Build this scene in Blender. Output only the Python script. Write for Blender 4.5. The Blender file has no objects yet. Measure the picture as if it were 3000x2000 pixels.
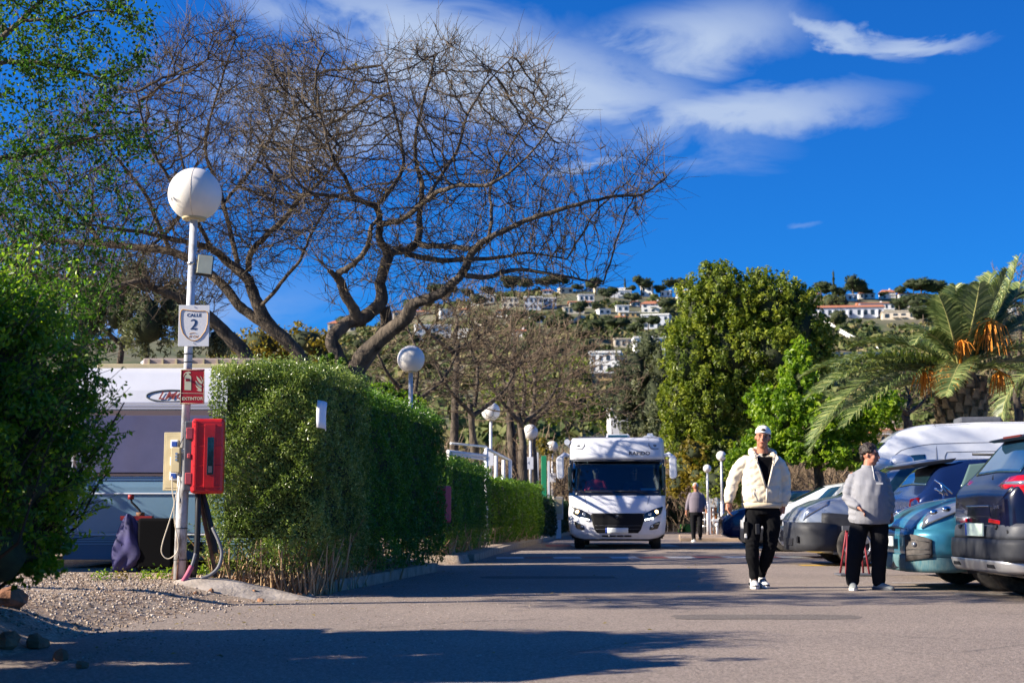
import bpy, math, random
import numpy as np
from mathutils import Vector, Matrix
random.seed(7); RNG = np.random.default_rng(7)
SC = bpy.context.scene; COL = SC.collection
rad = math.radians
# ------------------------------------------------------------------ camera, sky, sun, exposure
CAMZ = 0.82; FPX = 4167.0; HOR = 507.0 / FPX
PITCH = math.atan(HOR)
cam_data = bpy.data.cameras.new('camera'); cam = bpy.data.objects.new('camera', cam_data); COL.objects.link(cam)
cam.location = (0, 0, CAMZ); cam.rotation_euler = (rad(90) + PITCH, 0, 0)
cam_data.lens = 50.0; cam_data.sensor_width = 36.0
cam_data.clip_start = 0.1; cam_data.clip_end = 5000
cam_data.dof.use_dof = True; cam_data.dof.focus_distance = 15.6; cam_data.dof.aperture_fstop = 3.4
SC.camera = cam
SUN_EL, SUN_AZ, SUN_A = 27.0, 270.0, 13.0
SC.view_settings.view_transform = 'Standard'; SC.view_settings.look = 'None'
SC.view_settings.exposure = 1.15; SC.view_settings.gamma = 1.0; SC.view_settings.use_curve_mapping = False
a_ = rad(SUN_A); e_ = rad(SUN_EL)
sun_dir = Vector((math.cos(e_) * math.cos(a_), math.cos(e_) * math.sin(a_), -math.sin(e_)))
sd = bpy.data.lights.new('sun', 'SUN'); sd.energy = 5.0; sd.angle = rad(0.5); sd.color = (1.0, 0.90, 0.76)
sun = bpy.data.objects.new('sun', sd); COL.objects.link(sun)
sun.rotation_euler = sun_dir.to_track_quat('-Z', 'Y').to_euler()

def pdir(px, py):
    u = (px - 1500.0) / FPX; v = (1000.0 - py) / FPX
    c, s = math.cos(PITCH), math.sin(PITCH)
    return Vector((u, c - s * v, c * v + s))
def W(px, py, d):
    k = pdir(px, py); t = d / k.y
    return Vector((k.x * t, d, CAMZ + k.z * t))
def G(px, py, z=0.0):
    k = pdir(px, py); t = (z - CAMZ) / k.z
    return Vector((k.x * t, k.y * t, z))
def X(px, d):
    return W(px, 1507, d).x
def Zp(py, d):
    return W(1500, py, d).z
def PM(d):          # metres per photograph pixel at distance d
    return d / FPX * 1.007

# ---- node helpers
def nn(nt, t, **kw):
    n = nt.nodes.new(t)
    for k, v in kw.items(): setattr(n, k, v)
    return n
def setin(nt, sock, val):
    if isinstance(val, bpy.types.NodeSocket): nt.links.new(val, sock)
    else: sock.default_value = val
def M_(nt, op, a, b=None, c=None, clamp=False):
    n = nn(nt, 'ShaderNodeMath', operation=op); n.use_clamp = clamp
    setin(nt, n.inputs[0], a)
    if b is not None: setin(nt, n.inputs[1], b)
    if c is not None: setin(nt, n.inputs[2], c)
    return n.outputs[0]
def MIX(nt, f, a, b, mode='MIX'):
    n = nn(nt, 'ShaderNodeMix', data_type='RGBA', blend_type=mode)
    setin(nt, n.inputs[0], f)
    for s, v in ((n.inputs[6], a), (n.inputs[7], b)):
        if isinstance(v, (tuple, list)): v = (*v[:3], 1.0)
        setin(nt, s, v)
    return n.outputs[2]
def RAMP(nt, f, stops):
    n = nn(nt, 'ShaderNodeValToRGB'); cr = n.color_ramp
    while len(cr.elements) < len(stops): cr.elements.new(0.5)
    for e, (p, c) in zip(cr.elements, stops):
        e.position = p; e.color = (*c[:3], 1.0) if isinstance(c, (tuple, list)) else (c, c, c, 1.0)
    setin(nt, n.inputs[0], f); return n.outputs[0]

world = bpy.data.worlds.new('World'); SC.world = world; world.use_nodes = True
nt = world.node_tree; nt.nodes.clear()
sky = nn(nt, 'ShaderNodeTexSky', sky_type='NISHITA'); sky.sun_disc = False
sky.sun_elevation = rad(SUN_EL); sky.sun_rotation = rad(SUN_AZ); sky.air_density = 1.0; sky.dust_density = 0.3; sky.ozone_density = 2.0
skyc = MIX(nt, 1.0, sky.outputs[0], (0.085, 0.66, 1.62), 'MULTIPLY')
tc = nn(nt, 'ShaderNodeTexCoord')
sep = nn(nt, 'ShaderNodeSeparateXYZ'); nt.links.new(tc.outputs['Generated'], sep.inputs[0])
az = M_(nt, 'ARCTAN2', sep.outputs[0], sep.outputs[1])
el = M_(nt, 'ARCSINE', sep.outputs[2])
cmb = nn(nt, 'ShaderNodeCombineXYZ'); nt.links.new(az, cmb.inputs[0]); nt.links.new(el, cmb.inputs[1])
mp = nn(nt, 'ShaderNodeMapping'); nt.links.new(cmb.outputs[0], mp.inputs[0]); mp.inputs['Scale'].default_value = (6.0, 15.0, 1.0); mp.inputs['Rotation'].default_value = (0, 0, rad(-6))
nz = nn(nt, 'ShaderNodeTexNoise'); nt.links.new(mp.outputs[0], nz.inputs['Vector']); nz.inputs['Scale'].default_value = 1.6; nz.inputs['Detail'].default_value = 9; nz.inputs['Roughness'].default_value = 0.6; nz.inputs['Distortion'].default_value = 0.6
warp = M_(nt, 'MULTIPLY', M_(nt, 'SUBTRACT', nz.outputs[0], 0.5), 0.055)
azw = M_(nt, 'ADD', az, M_(nt, 'MULTIPLY', warp, 2.0)); elw = M_(nt, 'ADD', el, warp)
def cloud(px, py, rx, ry, tilt, amp):
    k = pdir(px, py).normalized(); a0 = math.atan2(k.x, k.y); e0 = math.asin(k.z)
    da = M_(nt, 'SUBTRACT', azw, a0); de = M_(nt, 'SUBTRACT', elw, e0)
    ct, st = math.cos(rad(tilt)), math.sin(rad(tilt))
    u = M_(nt, 'MULTIPLY', M_(nt, 'ADD', M_(nt, 'MULTIPLY', da, ct), M_(nt, 'MULTIPLY', de, st)), FPX / rx)
    v = M_(nt, 'MULTIPLY', M_(nt, 'SUBTRACT', M_(nt, 'MULTIPLY', de, ct), M_(nt, 'MULTIPLY', da, st)), FPX / ry)
    r2 = M_(nt, 'ADD', M_(nt, 'MULTIPLY', u, u), M_(nt, 'MULTIPLY', v, v))
    return M_(nt, 'MULTIPLY', M_(nt, 'POWER', 2.718, M_(nt, 'MULTIPLY', r2, -1.0)), amp)
tot = None
for c in [(1180, 70, 430, 90, -6, 0.9), (1500, 230, 560, 120, -14, 1.25), (1980, 130, 330, 90, 8, 1.0), (2090, 335, 400, 55, 2, 1.15),
          (2480, 90, 170, 36, -22, .8), (2700, 118, 160, 26, -3, .7), (1750, 330, 330, 60, -6, .9), (900, 340, 420, 130, -5, .7),
          (1740, 478, 110, 14, 3, .45), (2370, 650, 60, 14, 5, .2), (950, 110, 200, 50, 0, .5),
          (-300, 900, 900, 120, 4, .8), (4300, 400, 500, 90, 5, .9), (600, -900, 900, 160, 10, .9), (3300, -700, 700, 140, -8, .9)]:
    g = cloud(*c); tot = g if tot is None else M_(nt, 'MAXIMUM', tot, g)
mask = M_(nt, 'MULTIPLY', tot, M_(nt, 'MULTIPLY_ADD', nz.outputs[0], 3.0, -0.6), clamp=True)
mask = RAMP(nt, mask, [(0.08, 0.0), (0.45, 0.60), (0.9, 0.97)])
cloudc = MIX(nt, mask, skyc, (4.7, 5.9, 8.3))
bg = nn(nt, 'ShaderNodeBackground'); nt.links.new(cloudc, bg.inputs[0]); bg.inputs[1].default_value = 0.045
wo = nn(nt, 'ShaderNodeOutputWorld'); nt.links.new(bg.outputs[0], wo.inputs[0])

# ------------------------------------------------------------------ materials
MATS = {}
def mat(name, col, rough=0.6, metal=0.0, var=0.0, vscale=6.0, bump=0.0, bscale=40.0, coat=0.0, col2=None, spec=0.5, emit=None, trans=0.0, ior=1.45, stretch=(1, 1, 1), detail=6, alpha=1.0, lo=.35, hi=.65, bdist=0.01):
    if name in MATS: return MATS[name]
    m = bpy.data.materials.new(name); m.use_nodes = True; nt = m.node_tree; nt.nodes.clear()
    out = nn(nt, 'ShaderNodeOutputMaterial'); b = nn(nt, 'ShaderNodeBsdfPrincipled'); nt.links.new(b.outputs[0], out.inputs[0])
    b.inputs['Roughness'].default_value = rough; b.inputs['Metallic'].default_value = metal
    b.inputs['Specular IOR Level'].default_value = spec; b.inputs['Coat Weight'].default_value = coat; b.inputs['Coat Roughness'].default_value = 0.06
    b.inputs['IOR'].default_value = ior; b.inputs['Transmission Weight'].default_value = trans; b.inputs['Alpha'].default_value = alpha
    b.inputs['Base Color'].default_value = (*col, 1)
    if var > 0 or col2 is not None or bump > 0:
        tc = nn(nt, 'ShaderNodeTexCoord'); mp = nn(nt, 'ShaderNodeMapping'); nt.links.new(tc.outputs['Object'], mp.inputs[0]); mp.inputs['Scale'].default_value = stretch
    if var > 0 or col2 is not None:
        z = nn(nt, 'ShaderNodeTexNoise'); nt.links.new(mp.outputs[0], z.inputs['Vector']); z.inputs['Scale'].default_value = vscale; z.inputs['Detail'].default_value = detail; z.inputs['Roughness'].default_value = .65
        c2 = col2 if col2 is not None else tuple(c * (1 - var) for c in col)
        c1 = col if col2 is not None else tuple(min(1, c * (1 + var * .6)) for c in col)
        nt.links.new(RAMP(nt, z.outputs[0], [(lo, c2), (hi, c1)]), b.inputs['Base Color'])
        nt.links.new(M_(nt, 'MULTIPLY_ADD', z.outputs[0], .25, rough - .12, clamp=True), b.inputs['Roughness'])
    if bump > 0:
        z2 = nn(nt, 'ShaderNodeTexNoise'); nt.links.new(mp.outputs[0], z2.inputs['Vector']); z2.inputs['Scale'].default_value = bscale; z2.inputs['Detail'].default_value = 5
        bp = nn(nt, 'ShaderNodeBump'); bp.inputs['Strength'].default_value = bump; bp.inputs['Distance'].default_value = bdist
        nt.links.new(z2.outputs[0], bp.inputs['Height']); nt.links.new(bp.outputs[0], b.inputs['Normal'])
    if emit: b.inputs['Emission Color'].default_value = (*emit[:3], 1); b.inputs['Emission Strength'].default_value = emit[3]
    MATS[name] = m; return m
def leafmat(name, stops, rough=0.45, transl=0.35, tboost=1.6, spec=.4):
    m = bpy.data.materials.new(name); m.use_nodes = True; nt = m.node_tree; nt.nodes.clear()
    out = nn(nt, 'ShaderNodeOutputMaterial'); b = nn(nt, 'ShaderNodeBsdfPrincipled')
    at = nn(nt, 'ShaderNodeAttribute', attribute_name='v')
    c = RAMP(nt, at.outputs['Fac'], stops)
    nt.links.new(c, b.inputs['Base Color']); b.inputs['Roughness'].default_value = rough; b.inputs['Specular IOR Level'].default_value = spec
    t = nn(nt, 'ShaderNodeBsdfTranslucent'); tcx = MIX(nt, 1.0, c, (tboost, tboost * 1.05, tboost * .5), 'MULTIPLY'); nt.links.new(tcx, t.inputs[0])
    mx = nn(nt, 'ShaderNodeMixShader'); mx.inputs[0].default_value = transl
    nt.links.new(b.outputs[0], mx.inputs[1]); nt.links.new(t.outputs[0], mx.inputs[2]); nt.links.new(mx.outputs[0], out.inputs[0])
    MATS[name] = m; return m

# ------------------------------------------------------------------ mesh helpers
def tag(o, label=None, cat=None, group=None, kind=None):
    if label: o['label'] = label
    if cat: o['category'] = cat
    if group: o['group'] = group
    if kind: o['kind'] = kind
    return o
def thing(name, label, cat, loc=(0, 0, 0), rotz=0.0, group=None, rot=None):
    o = bpy.data.objects.new(name, None); COL.objects.link(o); o.empty_display_size = .2
    o.location = loc; o.rotation_euler = rot if rot else (0, 0, rotz)
    return tag(o, label, cat, group)
def dup(root, loc, rotz=None, label=None, group=None, scale=None, cat=None):
    r = root.copy(); COL.objects.link(r); r.location = loc
    if rotz is not None: r.rotation_euler = (r.rotation_euler[0], r.rotation_euler[1], rotz)
    if scale: r.scale = scale
    tag(r, label, cat, group)
    for ch in root.children:
        c = ch.copy(); COL.objects.link(c); c.parent = r
        for g in ch.children:
            d = g.copy(); COL.objects.link(d); d.parent = c
    return r
def frames(P):
    P = [Vector(p) for p in P]; n = len(P); T = []
    for i in range(n):
        t = P[min(i + 1, n - 1)] - P[max(i - 1, 0)]
        T.append(t.normalized() if t.length > 1e-9 else Vector((0, 0, 1)))
    up = Vector((0, 0, 1)) if abs(T[0].z) < .9 else Vector((0, 1, 0))
    u = T[0].cross(up).normalized(); R = []
    for i in range(n):
        u = (u - T[i] * u.dot(T[i]))
        u = u.normalized() if u.length > 1e-6 else T[i].orthogonal().normalized()
        R.append((u, T[i].cross(u).normalized()))
    return P, T, R
class MB:
    def __init__(s): s.v = []; s.f = []; s.s = []
    def add(s, V, F, smooth=False):
        o = len(s.v); s.v += [tuple(p) for p in V]; s.f += [tuple(i + o for i in f) for f in F]; s.s += [smooth] * len(F); return s
    def box(s, c, d, rz=0.0, M=None):
        cx, cy, cz = c; hx, hy, hz = d[0] / 2, d[1] / 2, d[2] / 2
        V = [Vector((x, y, z)) for x in (-hx, hx) for y in (-hy, hy) for z in (-hz, hz)]
        R = M if M is not None else Matrix.Rotation(rz, 3, 'Z')
        V = [R @ p + Vector(c) for p in V]
        return s.add(V, [(0, 1, 3, 2), (4, 6, 7, 5), (0, 4, 5, 1), (2, 3, 7, 6), (0, 2, 6, 4), (1, 5, 7, 3)])
    def tube(s, P, r, n=8, cap=True, smooth=True, flat=None, closed=False):
        P, T, R = frames(P); V = []; F = []
        if not hasattr(r, '__len__'): r = [r] * len(P)
        for i, p in enumerate(P):
            ri = r[i]; ra, rb = (ri if hasattr(ri, '__len__') else (ri, ri))
            for k in range(n):
                a = 2 * math.pi * k / n; V.append(p + R[i][0] * math.cos(a) * ra + R[i][1] * math.sin(a) * rb)
        m = len(P)
        for i in range(m - 1):
            for k in range(n):
                F.append((i * n + k, i * n + (k + 1) % n, (i + 1) * n + (k + 1) % n, (i + 1) * n + k))
        if closed:
            for k in range(n): F.append(((m - 1) * n + k, (m - 1) * n + (k + 1) % n, (k + 1) % n, k))
        s.add(V, F, smooth)
        if cap and not closed:
            s.add(V[:n][::-1], [tuple(range(n))]); s.add(V[-n:], [tuple(range(n))])
        return s
    def ell(s, c, r, n=12, m=8, M=None):
        r = (r, r, r) if not hasattr(r, '__len__') else r; V = []; F = []
        for j in range(m + 1):
            th = math.pi * j / m
            for i in range(n):
                a = 2 * math.pi * i / n
                p = Vector((r[0] * math.sin(th) * math.cos(a), r[1] * math.sin(th) * math.sin(a), r[2] * math.cos(th)))
                if M is not None: p = M @ p
                V.append(p + Vector(c))
        for j in range(m):
            for i in range(n): F.append((j * n + i, (j + 1) * n + i, (j + 1) * n + (i + 1) % n, j * n + (i + 1) % n))
        return s.add(V, F, True)
    def lathe(s, prof, n=16, c=(0, 0, 0), axis='z', smooth=True):
        V = []; F = []
        for (r, z) in prof:
            for k in range(n):
                a = 2 * math.pi * k / n; x, y = r * math.cos(a), r * math.sin(a)
                p = (x, y, z) if axis == 'z' else ((z, x, y) if axis == 'x' else (x, z, -y) if False else (y, z, x))
                V.append(Vector(p) + Vector(c))
        for j in range(len(prof) - 1):
            for k in range(n): F.append((j * n + k, j * n + (k + 1) % n, (j + 1) * n + (k + 1) % n, (j + 1) * n + k))
        return s.add(V, F, smooth)
    def prism(s, poly, fn0, fn1):
        V = [fn0(*p) for p in poly] + [fn1(*p) for p in poly]; n = len(poly)
        F = [tuple(range(n)), tuple(range(2 * n - 1, n - 1, -1))] + [(i, i + n, (i + 1) % n + n, (i + 1) % n) for i in range(n)]
        return s.add(V, F)
    def plate(s, poly, y0, y1):      # polygon in x,z with thickness along y
        return s.prism(poly, lambda x, z: Vector((x, y0, z)), lambda x, z: Vector((x, y1, z)))
    def grid(s, fn, nu, nv, smooth=True, thick=None):
        V = [Vector(fn(i / nu, j / nv)) for j in range(nv + 1) for i in range(nu + 1)]
        F = [(j * (nu + 1) + i, j * (nu + 1) + i + 1, (j + 1) * (nu + 1) + i + 1, (j + 1) * (nu + 1) + i) for j in range(nv) for i in range(nu)]
        return s.add(V, F, smooth)
    def build(s, name, m, parent=None, bevel=0.0, sub=0, loc=None, solid=0.0, rem=0.0, fixn=True):
        me = bpy.data.meshes.new(name); me.from_pydata(s.v, [], s.f); me.polygons.foreach_set('use_smooth', s.s)
        if fixn:
            import bmesh
            bm = bmesh.new(); bm.from_mesh(me); bmesh.ops.remove_doubles(bm, verts=bm.verts, dist=1e-5)
            bmesh.ops.recalc_face_normals(bm, faces=bm.faces); bm.to_mesh(me); bm.free()
        me.materials.append(m); o = bpy.data.objects.new(name, me); COL.objects.link(o)
        if parent is not None: o.parent = parent
        if loc is not None: o.location = loc
        if rem:
            r = o.modifiers.new('r', 'REMESH'); r.mode = 'VOXEL'; r.voxel_size = rem; r.use_smooth_shade = True
        if solid: q = o.modifiers.new('s', 'SOLIDIFY'); q.thickness = solid; q.offset = 0
        if sub: q = o.modifiers.new('u', 'SUBSURF'); q.levels = sub; q.render_levels = sub
        if bevel: q = o.modifiers.new('b', 'BEVEL'); q.width = bevel; q.segments = 2; q.limit_method = 'ANGLE'; q.angle_limit = rad(40)
        return o
def mesh_np(name, V, F, m, parent=None, attr=None, smooth=False, kind=None):
    V = np.asarray(V, np.float32); F = np.asarray(F, np.int32); k = F.shape[1]; n = F.shape[0]
    me = bpy.data.meshes.new(name); me.vertices.add(len(V)); me.vertices.foreach_set('co', V.ravel())
    me.loops.add(n * k); me.loops.foreach_set('vertex_index', F.ravel())
    me.polygons.add(n); me.polygons.foreach_set('loop_start', np.arange(0, n * k, k, dtype=np.int32))
    try: me.polygons.foreach_set('loop_total', np.full(n, k, np.int32))
    except Exception: pass
    me.polygons.foreach_set('use_smooth', np.full(n, smooth))
    if attr is not None:
        a = me.attributes.new('v', 'FLOAT', 'POINT'); a.data.foreach_set('value', np.asarray(attr, np.float32))
    me.update(); me.validate()
    if m is not None: me.materials.append(m)
    o = bpy.data.objects.new(name, me); COL.objects.link(o)
    if parent is not None: o.parent = parent
    if kind: o['kind'] = kind
    return o
def segs_np(P0, P1, R0, R1, n=3):
    P0 = np.asarray(P0, float); P1 = np.asarray(P1, float); R0 = np.asarray(R0, float); R1 = np.asarray(R1, float)
    D = P1 - P0; L = np.linalg.norm(D, axis=1, keepdims=True) + 1e-9; T = D / L
    ref = np.where(np.abs(T[:, 2:3]) < .9, np.array([[0, 0, 1.]]), np.array([[0, 1., 0]]))
    U = np.cross(T, ref); U /= np.linalg.norm(U, axis=1, keepdims=True) + 1e-9; Wv = np.cross(T, U)
    N = len(P0); V = np.zeros((N, 2 * n, 3))
    for k in range(n):
        a = 2 * math.pi * k / n; off = U * math.cos(a) + Wv * math.sin(a)
        V[:, k] = P0 + off * R0[:, None]; V[:, n + k] = P1 + off * R1[:, None]
    base = (np.arange(N) * 2 * n)[:, None, None]
    F = np.array([[k, (k + 1) % n, n + (k + 1) % n, n + k] for k in range(n)])[None]
    return V.reshape(-1, 3), (base + F).reshape(-1, 4)
def leaves_np(P, size, nrm=None, bias=0.6, aspect=0.5, rng=None, fold=.12):
    rng = rng or RNG; N = len(P); P = np.asarray(P, float)
    n = rng.normal(size=(N, 3)); n /= np.linalg.norm(n, axis=1, keepdims=True)
    if nrm is not None: n = n * (1 - bias) + np.asarray(nrm) * bias; n /= np.linalg.norm(n, axis=1, keepdims=True) + 1e-9
    t = rng.normal(size=(N, 3)); t -= (t * n).sum(1, keepdims=True) * n; t /= np.linalg.norm(t, axis=1, keepdims=True) + 1e-9
    b = np.cross(n, t); s = (np.asarray(size) * np.ones(N) * rng.uniform(.6, 1.25, N))[:, None]
    V = np.stack([P - t * s * .5, P + b * s * aspect * .5 + n * s * fold, P + t * s * .5, P - b * s * aspect * .5 + n * s * fold], 1)
    F = np.arange(N * 4).reshape(N, 4)
    return V.reshape(-1, 3), F
class Cloud:       # gathers leaves and twigs into one mesh
    def __init__(s): s.V = []; s.F = []; s.A = []; s.n = 0
    def add(s, V, F, a):
        s.V.append(V); s.F.append(F + s.n); s.A.append(np.asarray(a) * np.ones(len(V))); s.n += len(V)
    def leaves(s, P, size, a, **kw):
        V, F = leaves_np(P, size, **kw); a = np.asarray(a) * np.ones(len(P)); s.add(V, F, np.repeat(a, 4))
    def build(s, name, m, parent=None, kind='stuff'):
        return mesh_np(name, np.concatenate(s.V), np.concatenate(s.F), m, parent, np.concatenate(s.A), False, kind)
def text(body, size, m, parent, loc, rot=(rad(90), 0, 0), name='lettering', ext=.0008, off=0.0, shear=0.0, sx=1.0, cx='CENTER', sp=1.0):
    c = bpy.data.curves.new(name, 'FONT'); c.body = body; c.size = size; c.extrude = ext; c.offset = off; c.shear = shear; c.align_x = cx; c.align_y = 'CENTER'; c.space_character = sp
    c.resolution_u = 4; t = bpy.data.objects.new('tmp', c); COL.objects.link(t); bpy.context.view_layer.update()
    me = bpy.data.meshes.new_from_object(t.evaluated_get(bpy.context.evaluated_depsgraph_get())); me.name = name; bpy.data.objects.remove(t); bpy.data.curves.remove(c)
    me.materials.clear(); me.materials.append(m); o = bpy.data.objects.new(name, me); COL.objects.link(o); o.parent = parent; o.location = loc; o.rotation_euler = rot; o.scale = (sx, 1, 1); return o
def smooth(t): t = np.clip(t, 0, 1); return t * t * (3 - 2 * t)
# ------------------------------------------------------------------ ground, road, verge, hill
KL = np.array([[0, -2.3], [5, -2.4], [8, -2.7], [10, -2.75], [12, -2.5], [14, -2.15], [15.05, -1.98], [17.2, -1.62], [20, -1.26], [21.6, -.98], [29.2, -.41], [39.3, .56], [61, 2.5], [90, 5.2], [120, 8]])
def LX(y): return np.interp(y, KL[:, 0], KL[:, 1])
def n2(x, y, s=1.0, k=0.0):
    return (np.sin(x * 1.7 * s + 1.3 + k) * np.cos(y * 2.1 * s + .4 + k) + .5 * np.sin(x * 4.3 * s + y * 3.1 * s + k) + .3 * np.cos(x * 8.9 * s - y * 7.3 * s + k * 2)) / 1.8
def gz(x, y):
    x = np.asarray(x, float); y = np.asarray(y, float); L = LX(y)
    kerb = ((y > 14.9) & (y < 21)) | ((y > 24) & (y < 60))
    w = np.where(kerb, .08, 1.15)
    t = smooth((L - .04 - x) / w)
    z = -.02 + t * .16 + .05 * smooth((L - x - .6) / 2.0) + .012 * n2(x, y, 1.0) * t
    hump = np.exp(-(((x + 2.75) / .75) ** 2 + ((y - 14.25) / .33) ** 2)) * .06
    mound = np.exp(-(((x + 3.9) / 1.0) ** 2 + ((y - 9.3) / 1.3) ** 2)) * (.13 + .05 * n2(x, y, 3, 2)) * smooth((LX(y) - x) / .9)
    return z + hump + mound
SKY = np.array([[-1500, 1000], [0, 985], [800, 990], [950, 972], [1100, 950], [1220, 902], [1400, 866], [1500, 850], [1700, 842], [1900, 860], [2100, 862], [2300, 862], [2500, 866], [2700, 866], [2850, 885], [3000, 890], [4500, 930]])
def hz(x, y):
    x = np.asarray(x, float); y = np.asarray(y, float)
    px = 1500 + FPX * x / np.maximum(y, 60)
    zs = (1507 - np.interp(px, SKY[:, 0], SKY[:, 1])) / FPX * 600
    t = np.clip((y - 105) / 495, 0, 1)
    z = zs * t ** 1.2 + t * (1 - t) * 14 * n2(x * .012, y * .015) + t * (1 - t) * 4 * n2(x * .05, y * .05, 1, 2)
    return z - .06 * np.clip(y - 600, 0, 900) - .15
def hit(px, py):
    k = pdir(px, py)
    for d in np.arange(112, 700, 2.0):
        p = k * (d / k.y)
        if hz(p.x, d) >= CAMZ + p.z: return Vector((p.x, d, float(hz(p.x, d))))
    return Vector((k.x * 600 / k.y, 600, float(hz(k.x * 600 / k.y, 600))))
def hfield(name, xs, ys, zf, m):
    Xg, Yg = np.meshgrid(xs, ys); Z = zf(Xg, Yg); V = np.stack([Xg, Yg, Z], -1).reshape(-1, 3)
    nx = len(xs); i = np.arange((len(ys) - 1) * nx).reshape(-1, nx)[:, :-1].ravel()
    return mesh_np(name, V, np.stack([i, i + 1, i + nx + 1, i + nx], 1), m, smooth=True)
def ground_mat(name, c1, c2, c3, s1, s2, bump, bs, rough=.9, sp=None):
    m = bpy.data.materials.new(name); m.use_nodes = True; nt = m.node_tree; nt.nodes.clear()
    out = nn(nt, 'ShaderNodeOutputMaterial'); b = nn(nt, 'ShaderNodeBsdfPrincipled'); nt.links.new(b.outputs[0], out.inputs[0])
    b.inputs['Roughness'].default_value = rough; b.inputs['Specular IOR Level'].default_value = .25
    tc = nn(nt, 'ShaderNodeTexCoord'); P = tc.outputs['Object']
    def noise(s, d=6, r=.6):
        z = nn(nt, 'ShaderNodeTexNoise'); nt.links.new(P, z.inputs['Vector']); z.inputs['Scale'].default_value = s; z.inputs['Detail'].default_value = d; z.inputs['Roughness'].default_value = r; return z.outputs[0]
    base = MIX(nt, RAMP(nt, noise(s1), [(.4, 0.), (.62, 1.)]), c1, c2)
    base = MIX(nt, RAMP(nt, noise(.35, 3, .5), [(.42, 0.), (.60, .55)]), base, c2)
    base = MIX(nt, RAMP(nt, noise(s2, 3, .7), [(.5, 0.), (.72, 1.)]), base, c3)
    if sp:
        vo = nn(nt, 'ShaderNodeTexVoronoi'); nt.links.new(P, vo.inputs['Vector']); vo.inputs['Scale'].default_value = sp
        base = MIX(nt, .8, base, MIX(nt, 1.0, base, RAMP(nt, vo.outputs['Color'], [(.1, .5), (.9, 1.55)]), 'MULTIPLY'))
    nt.links.new(base, b.inputs['Base Color'])
    bp = nn(nt, 'ShaderNodeBump'); bp.inputs['Strength'].default_value = bump; bp.inputs['Distance'].default_value = .01
    nt.links.new(noise(bs, 4, .7), bp.inputs['Height']); nt.links.new(bp.outputs[0], b.inputs['Normal'])
    MATS[name] = m; return m
m_asph = ground_mat('asphalt', (.29, .232, .19), (.245, .198, .165), (.36, .30, .25), .45, 34, 1.0, 70, sp=85)
m_soil = ground_mat('gravel_soil', (.38, .30, .22), (.27, .18, .12), (.48, .41, .33), 2.2, 60, 1.0, 60, sp=60)
m_hill = ground_mat('hill_scrub', (.085, .105, .045), (.19, .16, .10), (.055, .08, .032), .02, .12, .3, 1.0)
m_dirt = ground_mat('dry_ground', (.17, .14, .09), (.12, .11, .06), (.24, .19, .13), .3, 3, .4, 6)
o = hfield('ground', np.linspace(-1500, 1500, 40), np.concatenate([np.linspace(-60, 118, 8), ]), lambda x, y: 0 * x - .06, m_dirt); tag(o, kind='structure')
o = hfield('hill', np.linspace(-620, 620, 190), np.concatenate([np.linspace(100, 620, 130), np.linspace(640, 1400, 12)]), hz, m_hill); tag(o, kind='structure')
# road sheet: one wide sheet of asphalt, road and parking
ys = np.concatenate([np.linspace(-6, 60, 67), np.linspace(62, 110, 13)])
V = []; F = []
for i, y in enumerate(ys):
    l = float(LX(y)) - (1.6 if y < 15 or 20.8 < y < 24.2 else .0); V += [(l, y, 0), (l + 8, y, 0), (34, y, 0)]
for i in range(len(ys) - 1):
    for k in range(2): F.append((i * 3 + k, i * 3 + k + 1, i * 3 + k + 4, i * 3 + k + 3))
mb = MB(); mb.add(V, F); tag(mb.build('road', m_asph), kind='structure')
# verge
yy = np.concatenate([np.linspace(3, 24, 170), np.linspace(24.3, 100, 120)])
V = []; us = np.concatenate([np.linspace(0, .12, 4), np.linspace(.18, 3, 40), np.linspace(3.2, 30, 18)])
Y2, U2 = np.meshgrid(yy, us, indexing='ij'); X2 = LX(Y2) + .02 - U2; Z2 = gz(X2, Y2)
i = np.arange((len(yy) - 1) * len(us)).reshape(-1, len(us))[:, :-1].ravel(); k = len(us)
tag(mesh_np('verge', np.stack([X2, Y2, Z2], -1).reshape(-1, 3), np.stack([i, i + k, i + k + 1, i + 1], 1), m_soil, smooth=True), kind='structure')
# kerb of separate stones
m_kerb = mat('kerb_concrete', (.34, .27, .20), .9, var=.35, vscale=5, bump=.5, bscale=50)
kerb = thing('kerb', None, None); kerb['kind'] = 'structure'
y = 15.05
while y < 60:
    if 20.9 < y < 25.5: y = 25.5
    y2 = y + .98; a = Vector((float(LX(y)), y, 0)); b = Vector((float(LX(y2)), y2, 0)); d = b - a
    mb = MB(); mb.box((0, 0, .045 + random.uniform(-.006, .006)), (.13, d.length - .014, .165)); o = mb.build('kerb_stone', m_kerb, kerb, bevel=.012)
    o.location = (a + b) / 2 + Vector((-.045 + random.uniform(-.006, .006), 0, 0)); o.rotation_euler = (0, 0, math.atan2(-d.x, d.y) + random.uniform(-.008, .008)); y = y2
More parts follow.
